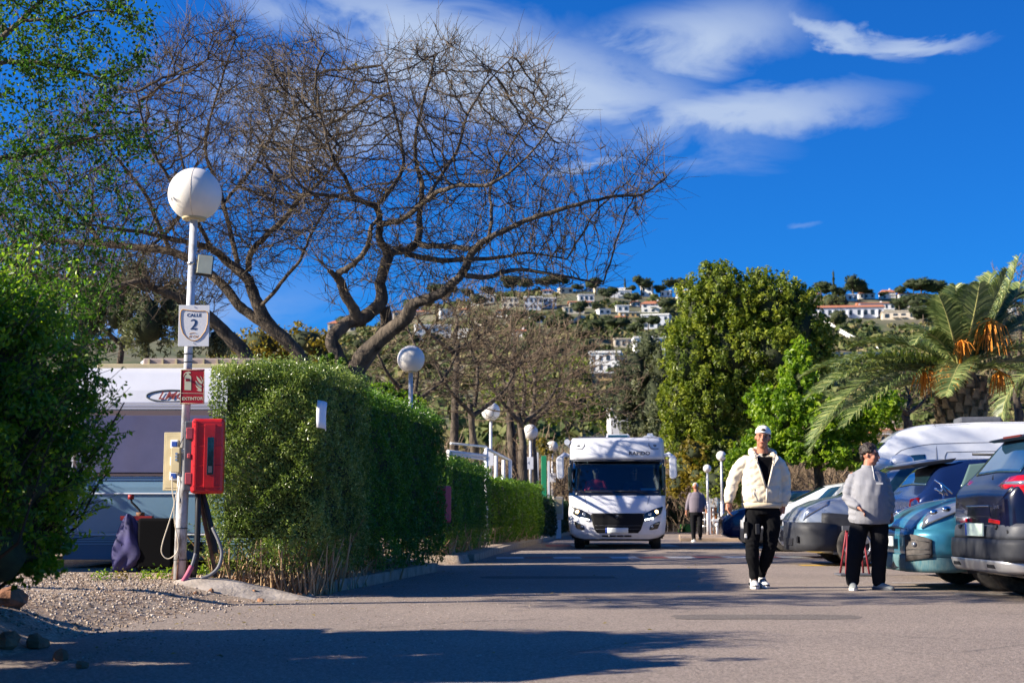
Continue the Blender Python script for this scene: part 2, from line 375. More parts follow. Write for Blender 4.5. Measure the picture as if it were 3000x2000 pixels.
# gravel stones
def stones(name, n, xf, yf, sf, m, keep=None, attr=True):
    y = yf(n); x = xf(n, y)
    if keep is not None: k = keep(x, y); x = x[k]; y = y[k]
    n = len(x); s = sf(n); z = np.maximum(gz(x, y), 0.0) + s * .25
    oc = np.array([[1, 0, 0], [0, 1, 0], [-1, 0, 0], [0, -1, 0], [0, 0, .7], [0, 0, -.7]], float)
    V = oc[None] * s[:, None, None] * RNG.uniform(.55, 1.25, (n, 6, 1)); a = RNG.uniform(0, 6.28, n); c, sn = np.cos(a)[:, None], np.sin(a)[:, None]
    V = np.stack([V[..., 0] * c - V[..., 1] * sn, V[..., 0] * sn + V[..., 1] * c, V[..., 2]], -1) + np.stack([x, y, z], -1)[:, None]
    F = np.array([[0, 1, 4], [1, 2, 4], [2, 3, 4], [3, 0, 4], [1, 0, 5], [2, 1, 5], [3, 2, 5], [0, 3, 5]])
    return tag(mesh_np(name, V.reshape(-1, 3), (np.arange(n)[:, None, None] * 6 + F[None]).reshape(-1, 3), m, attr=np.repeat(RNG.random(n), 6)), kind='stuff')
m_stone = leafmat('stone_mix', [(0, (.17, .12, .085)), (.5, (.36, .28, .21)), (1, (.60, .51, .42))], rough=.85, transl=0.0, spec=.2)
stones('gravel', 15000, lambda n, y: LX(y) - .15 - RNG.random(n) ** .9 * 3.6 + RNG.normal(0, .12, n), lambda n: RNG.uniform(9.6, 15.6, n), lambda n: RNG.uniform(.006, .019, n), m_stone,
       keep=lambda x, y: (n2(x, y, 1.4) + RNG.normal(0, .45, len(x)) > -.35) & ((y < 14.9) | (x < -3.3)))
stones('loose_grit', 1500, lambda n, y: LX(y) + .2 + RNG.random(n) ** 2.2 * 2.4, lambda n: RNG.uniform(8, 15, n), lambda n: RNG.uniform(.004, .009, n), m_stone)
stones('rubble', 420, lambda n, y: RNG.uniform(-3.7, -2.0, n), lambda n: RNG.uniform(14.45, 15.0, n), lambda n: RNG.uniform(.02, .05, n), leafmat('rubble_mix', [(0, (.20, .10, .05)), (.6, (.40, .23, .13)), (1, (.5, .4, .3))], .9, 0))
# concrete lip at the driveway, cracks and patches in the asphalt
m_conc = mat('pale_concrete', (.50, .43, .36), .9, col2=(.30, .25, .20), vscale=4, bump=.9, bscale=25, lo=.35, hi=.6)
mb = MB(); N_ = 26; V = []
for j in range(N_ + 1):
    for i in range(N_ + 1):
        u, v = -1 + 2 * i / N_, -1 + 2 * j / N_; x = -2.62 + u * .80; y = 14.12 + v * .34 + .08 * u; r2 = u * u + v * v
        V.append((x, y, max(float(gz(x, y)), 0) - .05 + .115 * max(0, 1 - r2) ** .6 + .012 * float(n2(x * 3, y * 5)) * (r2 < 1)))
mb.add(V, [(j * (N_ + 1) + i, j * (N_ + 1) + i + 1, (j + 1) * (N_ + 1) + i + 1, (j + 1) * (N_ + 1) + i) for j in range(N_) for i in range(N_)], True); tag(mb.build('concrete_ramp', m_conc, fixn=True), kind='structure')
m_tar = mat('tar_seam', (.05, .045, .042), .6); rgc = np.random.default_rng(12)
def crack(x, y, a, n, w=.008):
    global rgc; L = []
    for k in range(n): L.append((x, y)); a += rgc.normal(0, .35); x += math.cos(a) * .16; y += math.sin(a) * .16
    mb = MB(); V = []
    for k, (p, q) in enumerate(L): ww = w * (.4 + rgc.random()) * (1 - abs(2 * k / n - 1) ** 3); V += [(p, q - ww, .0035), (p, q + ww, .0035)]
    mb.add(V, [(2 * k, 2 * k + 2, 2 * k + 3, 2 * k + 1) for k in range(len(L) - 1)]); return mb
cr = thing('road_cracks', None, None); cr['kind'] = 'structure'
for (x, y, a, n) in [(-1.6, 9.8, .2, 24), (.4, 12.2, -.1, 26), (1.8, 10.4, .5, 14), (3.0, 13.3, .05, 22), (-.9, 13.2, 1.2, 9), (2.2, 8.6, -.2, 20), (-.2, 8.4, .3, 18), (1.0, 17.5, .1, 24), (3.2, 21, 0, 22)]: crack(x, y, a, n).build('crack', m_tar, cr)
m_patch = ground_mat('old_patch', (.17, .145, .125), (.14, .12, .105), (.24, .20, .17), .8, 40, 1.0, 70, sp=85)
for (x0, y0, w, h) in [(1.3, 11.4, 1.5, .55), (-.4, 18.6, 1.8, .8), (4.6, 10.0, 1.4, .6)]:
    mb = MB(); pts = [(x0 + w * .5 + w * .5 * math.copysign(abs(math.cos(a)) ** .4, math.cos(a)) + rgc.normal(0, .03), y0 + h * .5 + h * .5 * math.copysign(abs(math.sin(a)) ** .4, math.sin(a)) + rgc.normal(0, .02)) for a in np.linspace(0, 6.28, 28)[:-1]]
    mb.add([(x, y, .0022) for x, y in pts], [tuple(range(len(pts)))]); mb.build('asphalt_patch', m_patch, cr)
# painted markings
m_wp = mat('worn_white_paint', (.55, .53, .50), .7, col2=(.26, .23, .21), vscale=5, lo=.3, hi=.5)
m_rp = mat('worn_red_paint', (.30, .075, .055), .7, col2=(.17, .11, .09), vscale=5, lo=.3, hi=.5)
m_yp = mat('worn_yellow_paint', (.62, .38, .04), .7, col2=(.35, .24, .07), vscale=4, lo=.3, hi=.5)
def mark_row(name, y0, y1, x0, x1, wblk, mats, z=.004):
    root = thing(name, None, None); root['kind'] = 'structure'; x = x0; i = 0
    while x < x1:
        s = .09; mb = MB(); mb.add([(x, y0 + x * s, z), (x + wblk - .03, y0 + (x + wblk) * s, z), (x + wblk - .03, y1 + (x + wblk) * s, z), (x, y1 + x * s, z)], [(0, 1, 2, 3)])
        mb.build('marking', mats[i % len(mats)], root); x += wblk; i += 1
mark_row('crossing_markings', 27.0, 28.1, -.3, 6.3, .55, [m_wp, m_rp])
mark_row('far_crossing_markings', 37.0, 39.6, .9, 8.0, .7, [m_rp, m_wp, m_rp])
root = thing('parking_lines', None, None); root['kind'] = 'structure'
for (xa, ya, xb, yb, w, m) in [(4.7, 23.3, 5.9, 23.2, .42, m_yp), (4.6, 14.95, 9, 14.7, .1, m_wp), (4.6, 17.4, 9, 17.1, .1, m_wp)]:
    mb = MB(); mb.add([(xa, ya, .004), (xb, yb, .004), (xb, yb + w, .004), (xa, ya + w, .004)], [(0, 1, 2, 3)]); mb.build('marking', m, root)
# ------------------------------------------------------------------ foliage colours
lm_shrub = leafmat('shrub_leaf', [(0, (.03, .08, .008)), (.5, (.10, .21, .014)), (1, (.34, .44, .03))], .33, .5, 1.8, .5)
lm_olive = leafmat('privet_leaf', [(0, (.07, .12, .020)), (.5, (.19, .27, .05)), (1, (.42, .48, .15))], .34, .3, 1.3, .6)
lm_green = leafmat('hedge_leaf', [(0, (.04, .10, .012)), (.6, (.10, .22, .02)), (1, (.24, .38, .04))], .35, .3, 1.5, .5)
lm_lime = leafmat('lime_hedge_leaf', [(0, (.045, .12, .012)), (.5, (.095, .20, .016)), (1, (.21, .32, .025))], .4, .35, 1.5, .4)
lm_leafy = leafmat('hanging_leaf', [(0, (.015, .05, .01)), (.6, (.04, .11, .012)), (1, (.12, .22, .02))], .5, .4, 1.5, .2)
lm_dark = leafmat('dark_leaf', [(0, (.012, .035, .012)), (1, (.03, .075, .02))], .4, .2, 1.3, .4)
lm_tall = leafmat('evergreen_leaf', [(0, (.055, .09, .010)), (.5, (.16, .21, .018)), (1, (.34, .36, .035))], .45, .3, 1.5, .35)
lm_bright = leafmat('bright_leaf', [(0, (.06, .13, .010)), (.5, (.16, .27, .015)), (1, (.33, .42, .03))], .42, .45, 1.5, .4)
lm_euc = leafmat('grey_green_leaf', [(0, (.06, .08, .04)), (.6, (.17, .19, .10)), (1, (.28, .28, .16))], .5, .25, 1.2, .35)
lm_yel = leafmat('yellow_leaf', [(0, (.10, .08, .015)), (.5, (.22, .17, .02)), (1, (.36, .26, .03))], .5, .35, 1.3, .3)
lm_pine = leafmat('pine_leaf', [(0, (.03, .05, .018)), (1, (.09, .12, .04))], .6, .1, 1.2, .2)
lm_hillb = leafmat('scrub_leaf', [(0, (.045, .07, .02)), (.5, (.10, .125, .035)), (.8, (.17, .16, .06)), (1, (.27, .22, .11))], .7, .1, 1.2, .2)
lm_twig = leafmat('twig', [(0, (.035, .026, .018)), (1, (.14, .105, .068))], .8, 0.0, 1, .2)
lm_twigb = leafmat('pale_twig', [(0, (.10, .07, .045)), (1, (.25, .18, .115))], .8, 0.0, 1, .2)
lm_straw = leafmat('straw_stem', [(0, (.26, .16, .08)), (1, (.52, .36, .20))], .75, 0.0, 1, .25)
m_core = mat('core_dark_fill', (.035, .045, .016), .9, var=.5, vscale=8)  # dark fill of the solid cores added inside foliage to block light
m_bark = mat('bark', (.13, .10, .07), .9, col2=(.025, .019, .014), vscale=5, bump=1.0, bscale=22, stretch=(1, 1, .35), lo=.38, hi=.6, bdist=.03)
m_barkl = mat('pale_bark', (.30, .22, .15), .9, col2=(.12, .09, .06), vscale=5, bump=.8, bscale=18, stretch=(1, 1, .35))

# ------------------------------------------------------------------ clumped crowns
def clump_leaves(cl, c, r, nclump, nleaf, size, rng, aspect=.5, a0=0.0, a1=1.0, outer=.55, cs=.22, flat=1.0):
    """leaves in small clumps spread through an ellipsoid c, r"""
    c = np.asarray(c, float); r = np.asarray(r, float)
    d = rng.normal(size=(nclump, 3)); d /= np.linalg.norm(d, axis=1, keepdims=True)
    q = rng.uniform(outer ** 3, 1, nclump) ** (1 / 3.); q *= rng.uniform(.86, 1.12, nclump)
    cc = d * q[:, None]; k = rng.integers(0, nclump, nleaf); rs = rng.uniform(.5, 1.3, nclump) * cs
    off = rng.normal(size=(nleaf, 3)); off /= np.linalg.norm(off, axis=1, keepdims=True); off *= rng.uniform(.3, 1, nleaf)[:, None] ** .5 * rs[k][:, None]
    P = (cc[k] + off); nrm = P / (np.linalg.norm(P, axis=1, keepdims=True) + 1e-6) * .5 + off / (np.linalg.norm(off, axis=1, keepdims=True) + 1e-6) * .5 + np.array([0, 0, .35])
    nrm /= np.linalg.norm(nrm, axis=1, keepdims=True)
    P = P * r + c; ca = rng.uniform(a0, a1, nclump)
    cl.leaves(P, size, np.clip(ca[k] * .65 + rng.uniform(0, .35, nleaf) * (a1 - a0) + a0 * .35, 0, 1), nrm=nrm, bias=.5, aspect=aspect, rng=rng)
def blob_core(mb, c, r, rng, k=.72, n=14, m=9):  # opaque lump added inside a crown to block light, no real branches
    s0 = len(mb.v); mb.ell(c, [q * k for q in r], n, m)
    for i in range(s0, len(mb.v)):
        v = Vector(mb.v[i]) - Vector(c); v *= 1 + .14 * math.sin(v.x * 3.1 / r[0] * 1.7 + v.z * 4 / r[2] + c[0]) + .1 * math.sin(v.y * 7 / r[1] + v.z * 5 / r[2])
        mb.v[i] = tuple(v + Vector(c))
def px_crown(name, label, cat, m, blobs, d, dens, size, seed, trunk=None, group=None, aspect=.5, cs=.22, outer=.5, core=.68, trunkm=None, depth_k=1.0, nc=60, leafk=1.0):
    """blobs: (px, py, rx_px, ry_px[, dy]) of one tree standing at distance d"""
    rng = np.random.default_rng(seed); s = PM(d)
    b0 = blobs[0]; base = W(trunk[0] if trunk else b0[0], 1507, d); base.z = float(max(hz(base.x, d) if d > 105 else 0, 0))
    root = thing(name, label, cat, base, group=group); cl = Cloud(); mb = MB()
    for b in blobs:
        dd = d + (b[4] if len(b) > 4 else rng.uniform(-.6, .6)); c = W(b[0], b[1], dd) - base; r = (b[2] * s, max(b[2], b[3] * .7) * s * depth_k, b[3] * s)
        n = int(dens * (b[2] * b[3]) * leafk); clump_leaves(cl, c, r, nc, n, size, rng, aspect=aspect, cs=cs, outer=outer)
        if core: blob_core(mb, c, r, rng, core)
    o = cl.build('crown', m, root)
    if core: mb.build('light_block_core', m_core, root, fixn=False)['kind'] = 'stuff'
    if trunk:
        t = MB(); P = [Vector((0, 0, -.2))]
        for (x, y) in trunk[1]: P.append(W(x, y, d) - base)
        R = np.linspace(trunk[2], trunk[2] * .35, len(P)); t.tube(P, list(R), 9); t.build('trunk', trunkm or m_bark, root)
    return root

# ------------------------------------------------------------------ hedges
def hedge(name, label, m, xs, ys, thick, z0, z1, nleaf, size, seed, a0=0., a1=1., amp=.07, stems=0, stem_h=.45, taper=.0, end_face=True, core=True, group='clipped hedges beside the road', aspect=.45, rough_top=.06, yfar=True):
    """road side runs along points xs, ys; body lies to the left of it"""
    rng = np.random.default_rng(seed); xs = np.array(xs, float); ys = np.array(ys, float); Lh = ys[-1] - ys[0]; H = z1 - z0
    root = thing(name, label, 'hedge', (float(xs[0] - thick / 2), float(ys[0]), float(gz(xs[0] - thick / 2, ys[0]))), group=group); base = np.array(root.location)
    fx = lambda y: np.interp(y, ys, xs)
    A = [thick * H * (1.6 if end_face else .15), Lh * H, Lh * thick, thick * H * (.5 if yfar else 0.1), Lh * H * .25]; A = np.array(A) / sum(A); k = rng.choice(5, nleaf, p=A)
    u, w, h = rng.random(nleaf), rng.random(nleaf), rng.random(nleaf); nr = np.zeros((nleaf, 3))
    u[k == 0] = 0; w[k == 1] = 0; h[k == 2] = 1; u[k == 3] = 1; w[k == 4] = 1
    nr[k == 0] = (0, -1, .25); nr[k == 1] = (1, 0, .25); nr[k == 2] = (0, 0, 1); nr[k == 3] = (0, 1, .2); nr[k == 4] = (-1, 0, .2)
    yv = ys[0] + u * Lh; hh = z0 + h * H
    # rounded edges and lumps
    rnd = .20; eu = np.exp(-np.where(k == 1, u * Lh, np.where(k == 0, w * thick, 9)) / .16) * .12; ex = np.exp(-(1 - h) / .12) * rnd + eu
    inset = np.abs(rng.exponential(.045, nleaf)); lump = amp * (n2(yv * 1.9 + w * 2.2, hh * 2.3, 1, seed) + .6 * n2(yv * 5 + w * 6, hh * 6, 1, seed + 2))
    bulge = taper * np.clip(1 - h * 2.4, 0, 1)
    off = lump - inset - ex - bulge
    x = fx(yv) - w * thick; x = x + np.where(k == 1, off, 0) - np.where(k == 4, off, 0)
    y = yv + np.where(k == 0, -off, 0) + np.where(k == 3, off, 0); z = hh + np.where(k == 2, lump * rough_top / .06 * .8 - inset - rnd * .3 * (np.exp(-w / .12) + np.exp(-(1 - w) / .12) + np.exp(-u * Lh / .15)), 0)
    z = z + np.where(k == 2, np.abs(rng.normal(0, rough_top, nleaf)) * (rng.random(nleaf) < .35), 0)
    keep = (h > np.where(k == 1, .10, .26) * rng.random(nleaf) ** 1.6 + .04 * n2(yv, w * 3, 2)) | (k == 2)
    P = np.stack([x, y, z], 1)[keep] - base; nr = nr[keep]
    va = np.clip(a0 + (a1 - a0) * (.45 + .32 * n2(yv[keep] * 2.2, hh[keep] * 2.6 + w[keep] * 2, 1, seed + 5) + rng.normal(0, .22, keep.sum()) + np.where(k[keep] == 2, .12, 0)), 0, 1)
    cl = Cloud(); cl.leaves(P, size, va, nrm=nr, bias=.38, aspect=aspect, rng=rng); o = cl.build('leaves', m, root)
    if core:  # opaque dark box added inside the leaves to block light
        mb = MB(); n = 14; V = []
        zb, zt = z0 + (.38 if stems else .12), z1 - .16
        for i in range(n + 1):
            yy_ = ys[0] + .16 + (Lh - .3) * i / n; xr = float(fx(yy_)) - .15; xl = xr - thick + .3
            V += [(xr, yy_, zb), (xr, yy_, zt), (xl, yy_, zt), (xl, yy_, zb)]
        F = [(i * 4 + j, i * 4 + (j + 1) % 4, i * 4 + 4 + (j + 1) % 4, i * 4 + 4 + j) for i in range(n) for j in range(4)] + [(0, 1, 2, 3), (n * 4 + 3, n * 4 + 2, n * 4 + 1, n * 4)]
        mb.add([Vector(v) - Vector(base) for v in V], F); mb.build('hedge_block_core', m_core, root)['kind'] = 'stuff'
    if stems:
        c = Cloud(); uu = rng.random(stems); side = rng.random(stems) < thick / (thick + Lh)
        y = np.where(side, ys[0] + rng.uniform(.05, .35, stems), ys[0] + uu * Lh); x = fx(y) - np.where(side, rng.random(stems) * thick, rng.uniform(.08, .4, stems))
        b = np.round(y * 3.2) / 3.2; y0_ = y * .4 + b * .6; z = gz(x, y0_); P0 = np.stack([x, y0_, z - .03], 1); L = rng.uniform(.5, 1.2, stems) * stem_h
        dr = np.stack([rng.normal(0, .22, stems), (y - b) * 1.6 + rng.normal(0, .18, stems), np.ones(stems)], 1); P1 = P0 + dr * L[:, None] * .55; P2 = P1 + (dr + rng.normal(0, .25, (stems, 3))) * L[:, None] * .6
        R = rng.uniform(.005, .017, stems); va = rng.random(stems)
        for A_, B_, ra, rb in ((P0, P1, R, R * .8), (P1, P2, R * .8, R * .45)):
            v, f = segs_np(A_ - base, B_ - base, ra, rb, 4); c.add(v, f, np.repeat(va, 8))
        c.build('stems', lm_straw, root)
    return root
hx = lambda y: LX(y) - .02
YA = [14.55, 16.6]
hedge('hedge', 'olive green near end of the clipped hedge beside the red extinguisher cabinet', lm_olive, [-1.93, -1.62], [14.55, 16.4], 1.2, .20, 2.37, 66000, .037, 3, stems=260, stem_h=.42, taper=.08, amp=.10)
hedge('hedge', 'bright mid green stretch of tall hedge behind the white notice', lm_green, [-1.70, -1.32], [16.4, 18.6], 1.15, .16, 2.28, 46000, .043, 5, stems=90, stem_h=.32, end_face=True, amp=.11)
hedge('hedge', 'tall dark green hedge stretch in front of the second lamp', lm_green, [-1.36, -.98], [18.6, 21.2], 1.1, .14, 2.26, 38000, .046, 6, a0=0., a1=.75, stems=50, stem_h=.25, amp=.11)
hedge('hedge', 'low glossy hedge beside the second red cabinet', lm_green, [-1.0, -.42], [24.2, 30.4], 1.1, .15, 1.80, 30000, .055, 8, a0=.15, a1=1, stems=300, stem_h=.34, taper=.08)
hedge('hedge', 'lime green low hedge in front of the fourth lamp', lm_lime, [-.33, .95], [33.0, 42.0], 1.2, .15, 1.66, 22000, .08, 9, stems=240, stem_h=.36, taper=.1)
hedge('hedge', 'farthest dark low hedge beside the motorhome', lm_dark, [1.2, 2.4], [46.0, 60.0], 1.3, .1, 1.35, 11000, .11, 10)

hedge('hedge', 'added unseen hedge left of the caravan that casts shade on it', lm_green, [-6.6, -6.2], [15.4, 24.0], 1.0, .15, 2.1, 12000, .08, 12, stems=0)  # out of view, added to keep the lower caravan in shade
# foreground shrub hedge at the left, running on towards the camera
def shrub():
    rng = np.random.default_rng(21); root = thing('shrub_hedge', 'big loose glossy shrub nearest the camera at the gravel edge', 'shrub', (-3.9, 8.4, .2))
    cl = Cloud(); base = Vector((-3.9, 8.4, .2)); mb = MB()
    B = [(-3.55, 8.75, 1.72, .95, .75, .58), (-3.35, 8.7, 1.22, .90, .7, .62), (-3.75, 8.4, 2.02, .8, .8, .40), (-3.75, 8.3, 1.0, .85, .8, .7), (-4.5, 8.7, 1.7, .9, .9, .8),
         (-3.5, 7.2, 1.6, .85, .8, .8), (-3.6, 6.3, 1.05, .8, .9, .62), (-3.6, 5.2, 1.0, .8, 1.0, .6), (-3.5, 7.0, .9, .8, .8, .6), (-3.5, 5.8, .9, .8, .8, .6), (-3.6, 4.2, 1.0, .9, .8, .6), (-3.45, 8.75, .75, .7, .6, .45), (-4.1, 9.45, .9, .75, .55, .72)]
    for i, (x, y, z, a, b, c) in enumerate(B):
        n = 21000 if i < 4 else 4600
        clump_leaves(cl, Vector((x, y, z)) - base, (a, b, c), 170 if i < 4 else 50, n, .043 if i < 4 else .06, rng, aspect=.5, cs=.17, outer=.62)
        blob_core(mb, Vector((x, y, z)) - base, (a, b, c), rng, .70 if i < 4 else .84)
    # loose sprays sticking out to the right
    sp = Cloud()
    for k in range(420):
        y = rng.uniform(8.1, 9.3); z = rng.uniform(.55, 2.3); x = -2.75 + rng.uniform(-.35, .12) - .35 * abs(z - 1.35) ** 1.6
        p = np.array([x, y, z]) - base; d = np.array([rng.uniform(.1, .8), rng.normal(0, .4), rng.uniform(.0, .9)]); d /= np.linalg.norm(d); L = rng.uniform(.12, .38)
        v, f = segs_np([p], [p + d * L], [.004], [.0015], 3); sp.add(v, f, rng.random())
        t = np.linspace(.1, 1, 11)[:, None]; cl.leaves(p + d * L * t + rng.normal(0, .018, (11, 3)), .04, rng.uniform(.2, 1, 11), nrm=None, aspect=.5, rng=rng)
    for k in range(40):  # lower branches leaning out from the base
        p = np.array([-3.7 + rng.uniform(-.25, .25), rng.uniform(8.2, 9.2), .15]); q = p + np.array([rng.uniform(.1, .75), rng.normal(0, .15), rng.uniform(.5, .9)]); r = q + np.array([rng.uniform(.0, .5), 0, rng.uniform(.3, .7)])
        v, f = segs_np([p - base, q - base], [q - base, r - base], [.014, .009], [.009, .004], 4); sp.add(v, f, rng.random() * .5)
    cl.build('leaves', lm_shrub, root); sp.build('stems', lm_twig, root); mb.build('light_block_core', m_core, root, fixn=False)['kind'] = 'stuff'
shrub()

# ------------------------------------------------------------------ bare trees: limbs traced, crowns grown by space colonisation
def colonize(P, par, att, step, kill, iters, rng, grav=0.0, wander=.18):
    P = [np.array(p, float) for p in P]; par = list(par); att = np.asarray(att, float)
    A = np.array(P); d2 = ((att[:, None] - A[None]) ** 2).sum(-1); near = d2.argmin(1); nd = d2.min(1)
    alive = nd > kill * kill; att = att[alive]; near = near[alive]; nd = nd[alive]
    arr = np.zeros((len(P) + 40000, 3)); arr[:len(P)] = A; n = len(P)
    for it in range(iters):
        if len(att) == 0 or n > 38000: break
        D = att - arr[near]; D /= np.linalg.norm(D, axis=1, keepdims=True) + 1e-9
        un, inv = np.unique(near, return_inverse=True); S = np.zeros((len(un), 3)); np.add.at(S, inv, D)
        S /= np.linalg.norm(S, axis=1, keepdims=True) + 1e-9
        S = S + rng.normal(0, wander, S.shape); S[:, 2] += grav; S /= np.linalg.norm(S, axis=1, keepdims=True)
        new = arr[un] + S * step; m = len(new); arr[n:n + m] = new; par += list(un); ids = np.arange(n, n + m); n += m
        d = np.sqrt(((att[:, None] - new[None]) ** 2).sum(-1)) if len(att) * m < 3e7 else None
        if d is None: break
        j = d.argmin(1); dm = d.min(1); upd = dm ** 2 < nd; near = np.where(upd, ids[j], near); nd = np.where(upd, dm ** 2, nd)
        # attractors whose nearest node did not come closer are dropped at random, so growth never stalls
        keep = (nd > kill * kill) & ((upd) | (rng.random(len(att)) > .06)); att = att[keep]; near = near[keep]; nd = nd[keep]
    return arr[:n], np.array(par)
def grow_tree(limbs, att, step, kill, iters, rng, tip=.0045, expo=2.15, twigs=2, twl=.3, grav=.03):
    """limbs: list of (points Nx3, radii). returns limb tubes, segments"""
    P = []; par = []; rmin = []
    for (pts, rr) in limbs:
        pts = [Vector(p) for p in pts]; first = True; prev = -1
        if P:
            A = np.array([tuple(q) for q in P]); k = int(((A - np.array(pts[0])) ** 2).sum(1).argmin()); prev = k
        for i in range(len(pts) - 1):
            L = (pts[i + 1] - pts[i]).length; m = max(1, int(L / step))
            for j in range(m):
                t = (j + 1) / m; P.append(pts[i].lerp(pts[i + 1], t)); par.append(prev); rmin.append(rr[i] * (1 - t) + rr[i + 1] * t); prev = len(P) - 1
    nl = len(P); N, par = colonize(P, par, att, step, kill, iters, rng, grav)
    n = len(N); r = np.zeros(n); acc = np.zeros(n)
    for i in range(n - 1, -1, -1):
        r[i] = max(tip, acc[i] ** (1 / expo)) if acc[i] > 0 else tip
        if i < nl: continue
        acc[par[i]] += r[i] ** expo
    i = np.arange(nl, n); pi = par[nl:]; rm = np.array(rmin); rp = np.where(pi < nl, np.minimum(rm[np.minimum(pi, nl - 1)], r[i] * 1.15), r[pi])
    segs = [N[pi], N[i], np.minimum(rp, r[i] * 1.5), r[i]]
    # twigs
    cand = np.concatenate([i[r[i] < .02], np.arange(nl)[rm < .03]]) if nl else i
    k = rng.choice(cand, int(len(cand) * twigs)); dirp = N[k] - N[np.maximum(par[k], 0)]; dirp /= np.linalg.norm(dirp, axis=1, keepdims=True) + 1e-9
    d = dirp * .95 + rng.normal(0, .42, dirp.shape) + np.array([0, 0, .25]); d /= np.linalg.norm(d, axis=1, keepdims=True)
    L = (.2 + rng.random(len(k)) ** 2 * 1.3)[:, None] * twl; a = N[k]; b = a + d * L * .5; d2 = d + rng.normal(0, .2, d.shape) + np.array([0, 0, .12]); d2 /= np.linalg.norm(d2, axis=1, keepdims=True); c = b + d2 * L * .5
    t0 = np.full(len(k), tip * .85); return segs, (a, b, c, t0), N
def limbs_px(spec, d, base):
    out = []
    for L in spec:
        pts = []; rr = []
        for q in L['p']: dd = d + (q[3] if len(q) > 3 else 0); pts.append(W(q[0], q[1], dd) - base); rr.append(q[2] * .94 * PM(dd))
        # smooth the traced line
        P = [pts[0]]; R = [rr[0]]
        for i in range(len(pts) - 1):
            p0, p1, p2, p3 = pts[max(i - 1, 0)], pts[i], pts[i + 1], pts[min(i + 2, len(pts) - 1)]
            for t in (.25, .5, .75, 1.0):
                P.append(.5 * ((2 * p1) + (-p0 + p2) * t + (2 * p0 - 5 * p1 + 4 * p2 - p3) * t * t + (-p0 + 3 * p1 - 3 * p2 + p3) * t ** 3) + Vector([random.gauss(0, .006) for _ in range(3)])); R.append((rr[i] * (1 - t) + rr[i + 1] * t) * random.uniform(.93, 1.08))
        out.append((P, R))
    return out
def inpoly(x, y, poly):
    x = np.asarray(x); y = np.asarray(y); ins = np.zeros(len(x), bool); n = len(poly)
    for i in range(n):
        x1, y1 = poly[i]; x2, y2 = poly[(i + 1) % n]; c = ((y1 > y) != (y2 > y)) & (x < (x2 - x1) * (y - y1) / (y2 - y1 + 1e-9) + x1); ins ^= c
    return ins
def attract(poly, d, base, n, dd, rng, thin=None):
    xs = [p[0] for p in poly]; ys = [p[1] for p in poly]; out = []
    x = rng.uniform(min(xs), max(xs), n * 4); y = rng.uniform(min(ys), max(ys), n * 4); k = inpoly(x, y, poly); x = x[k][:n]; y = y[k][:n]
    if thin is not None: k = rng.random(len(x)) < thin(x, y); x = x[k]; y = y[k]
    z = d + rng.uniform(-1, 1, len(x)) * dd
    x = x + rng.normal(0, 30, len(x)); y = y + rng.normal(0, 26, len(y))
    return np.array([tuple(W(a, b, c) - base) for a, b, c in zip(x, y, z)])
def bare_tree(name, label, spec, d, poly, natt, dd, seed, m=None, step=.13, kill=.2, tip=.0045, twigs=1.6, twl=.34, thin=None, leaves=None, group=None, lm=None, grav=.03, iters=110, bx=None):
    rng = np.random.default_rng(seed); b0 = spec[0]['p'][0]; base = W(b0[0] if bx is None else bx, 1507, d); base.z = 0.1
    root = thing(name, label, 'tree', base, group=group)
    limbs = limbs_px(spec, d, base); att = attract(poly, d, base, natt, dd, rng, thin)
    segs, tw, N = grow_tree(limbs, att, step, kill, iters, rng, tip, twigs=twigs, twl=twl, grav=grav)
    t = MB()
    g = Vector((limbs[0][0][0].x * .6, 0, -.3)); t.tube([g, limbs[0][0][0].lerp(g, .5) + Vector((.05, 0, 0)), limbs[0][0][0]], [limbs[0][1][0] * 1.25, limbs[0][1][0] * 1.1, limbs[0][1][0]], 12)
    for (P, R) in limbs: t.tube(P, R, 10)
    t.build('trunk', m_bark, root, fixn=False)
    c = Cloud(); big = segs[3] > .011
    for sel, k in ((big, 5), (~big, 3)):
        if sel.any(): v, f = segs_np(segs[0][sel], segs[1][sel], segs[2][sel], segs[3][sel], k); c.add(v, f, np.repeat(rng.random(sel.sum()) * .6, 2 * k))
    a, b, e, t0 = tw; va = np.repeat(.3 + rng.random(len(a)) * .7, 6)
    v, f = segs_np(a, b, t0, t0 * .8, 3); c.add(v, f, va); v, f = segs_np(b, e, t0 * .8, t0 * .5, 3); c.add(v, f, va)
    c.build('branches', lm or lm_twig, root)
    if leaves:
        n, size, m2, sel = leaves; lc = Cloud(); Q = np.concatenate([b, e]); 
        if sel is not None: Q = Q[sel(Q + np.array(base))]
        k = rng.integers(0, len(Q), n); lc.leaves(Q[k] + rng.normal(0, size * .9, (n, 3)), size, rng.random(n), aspect=.62, rng=rng); lc.build('leaves', m2, root)
    return root, N, tw
L_ = lambda *p: {'p': p}
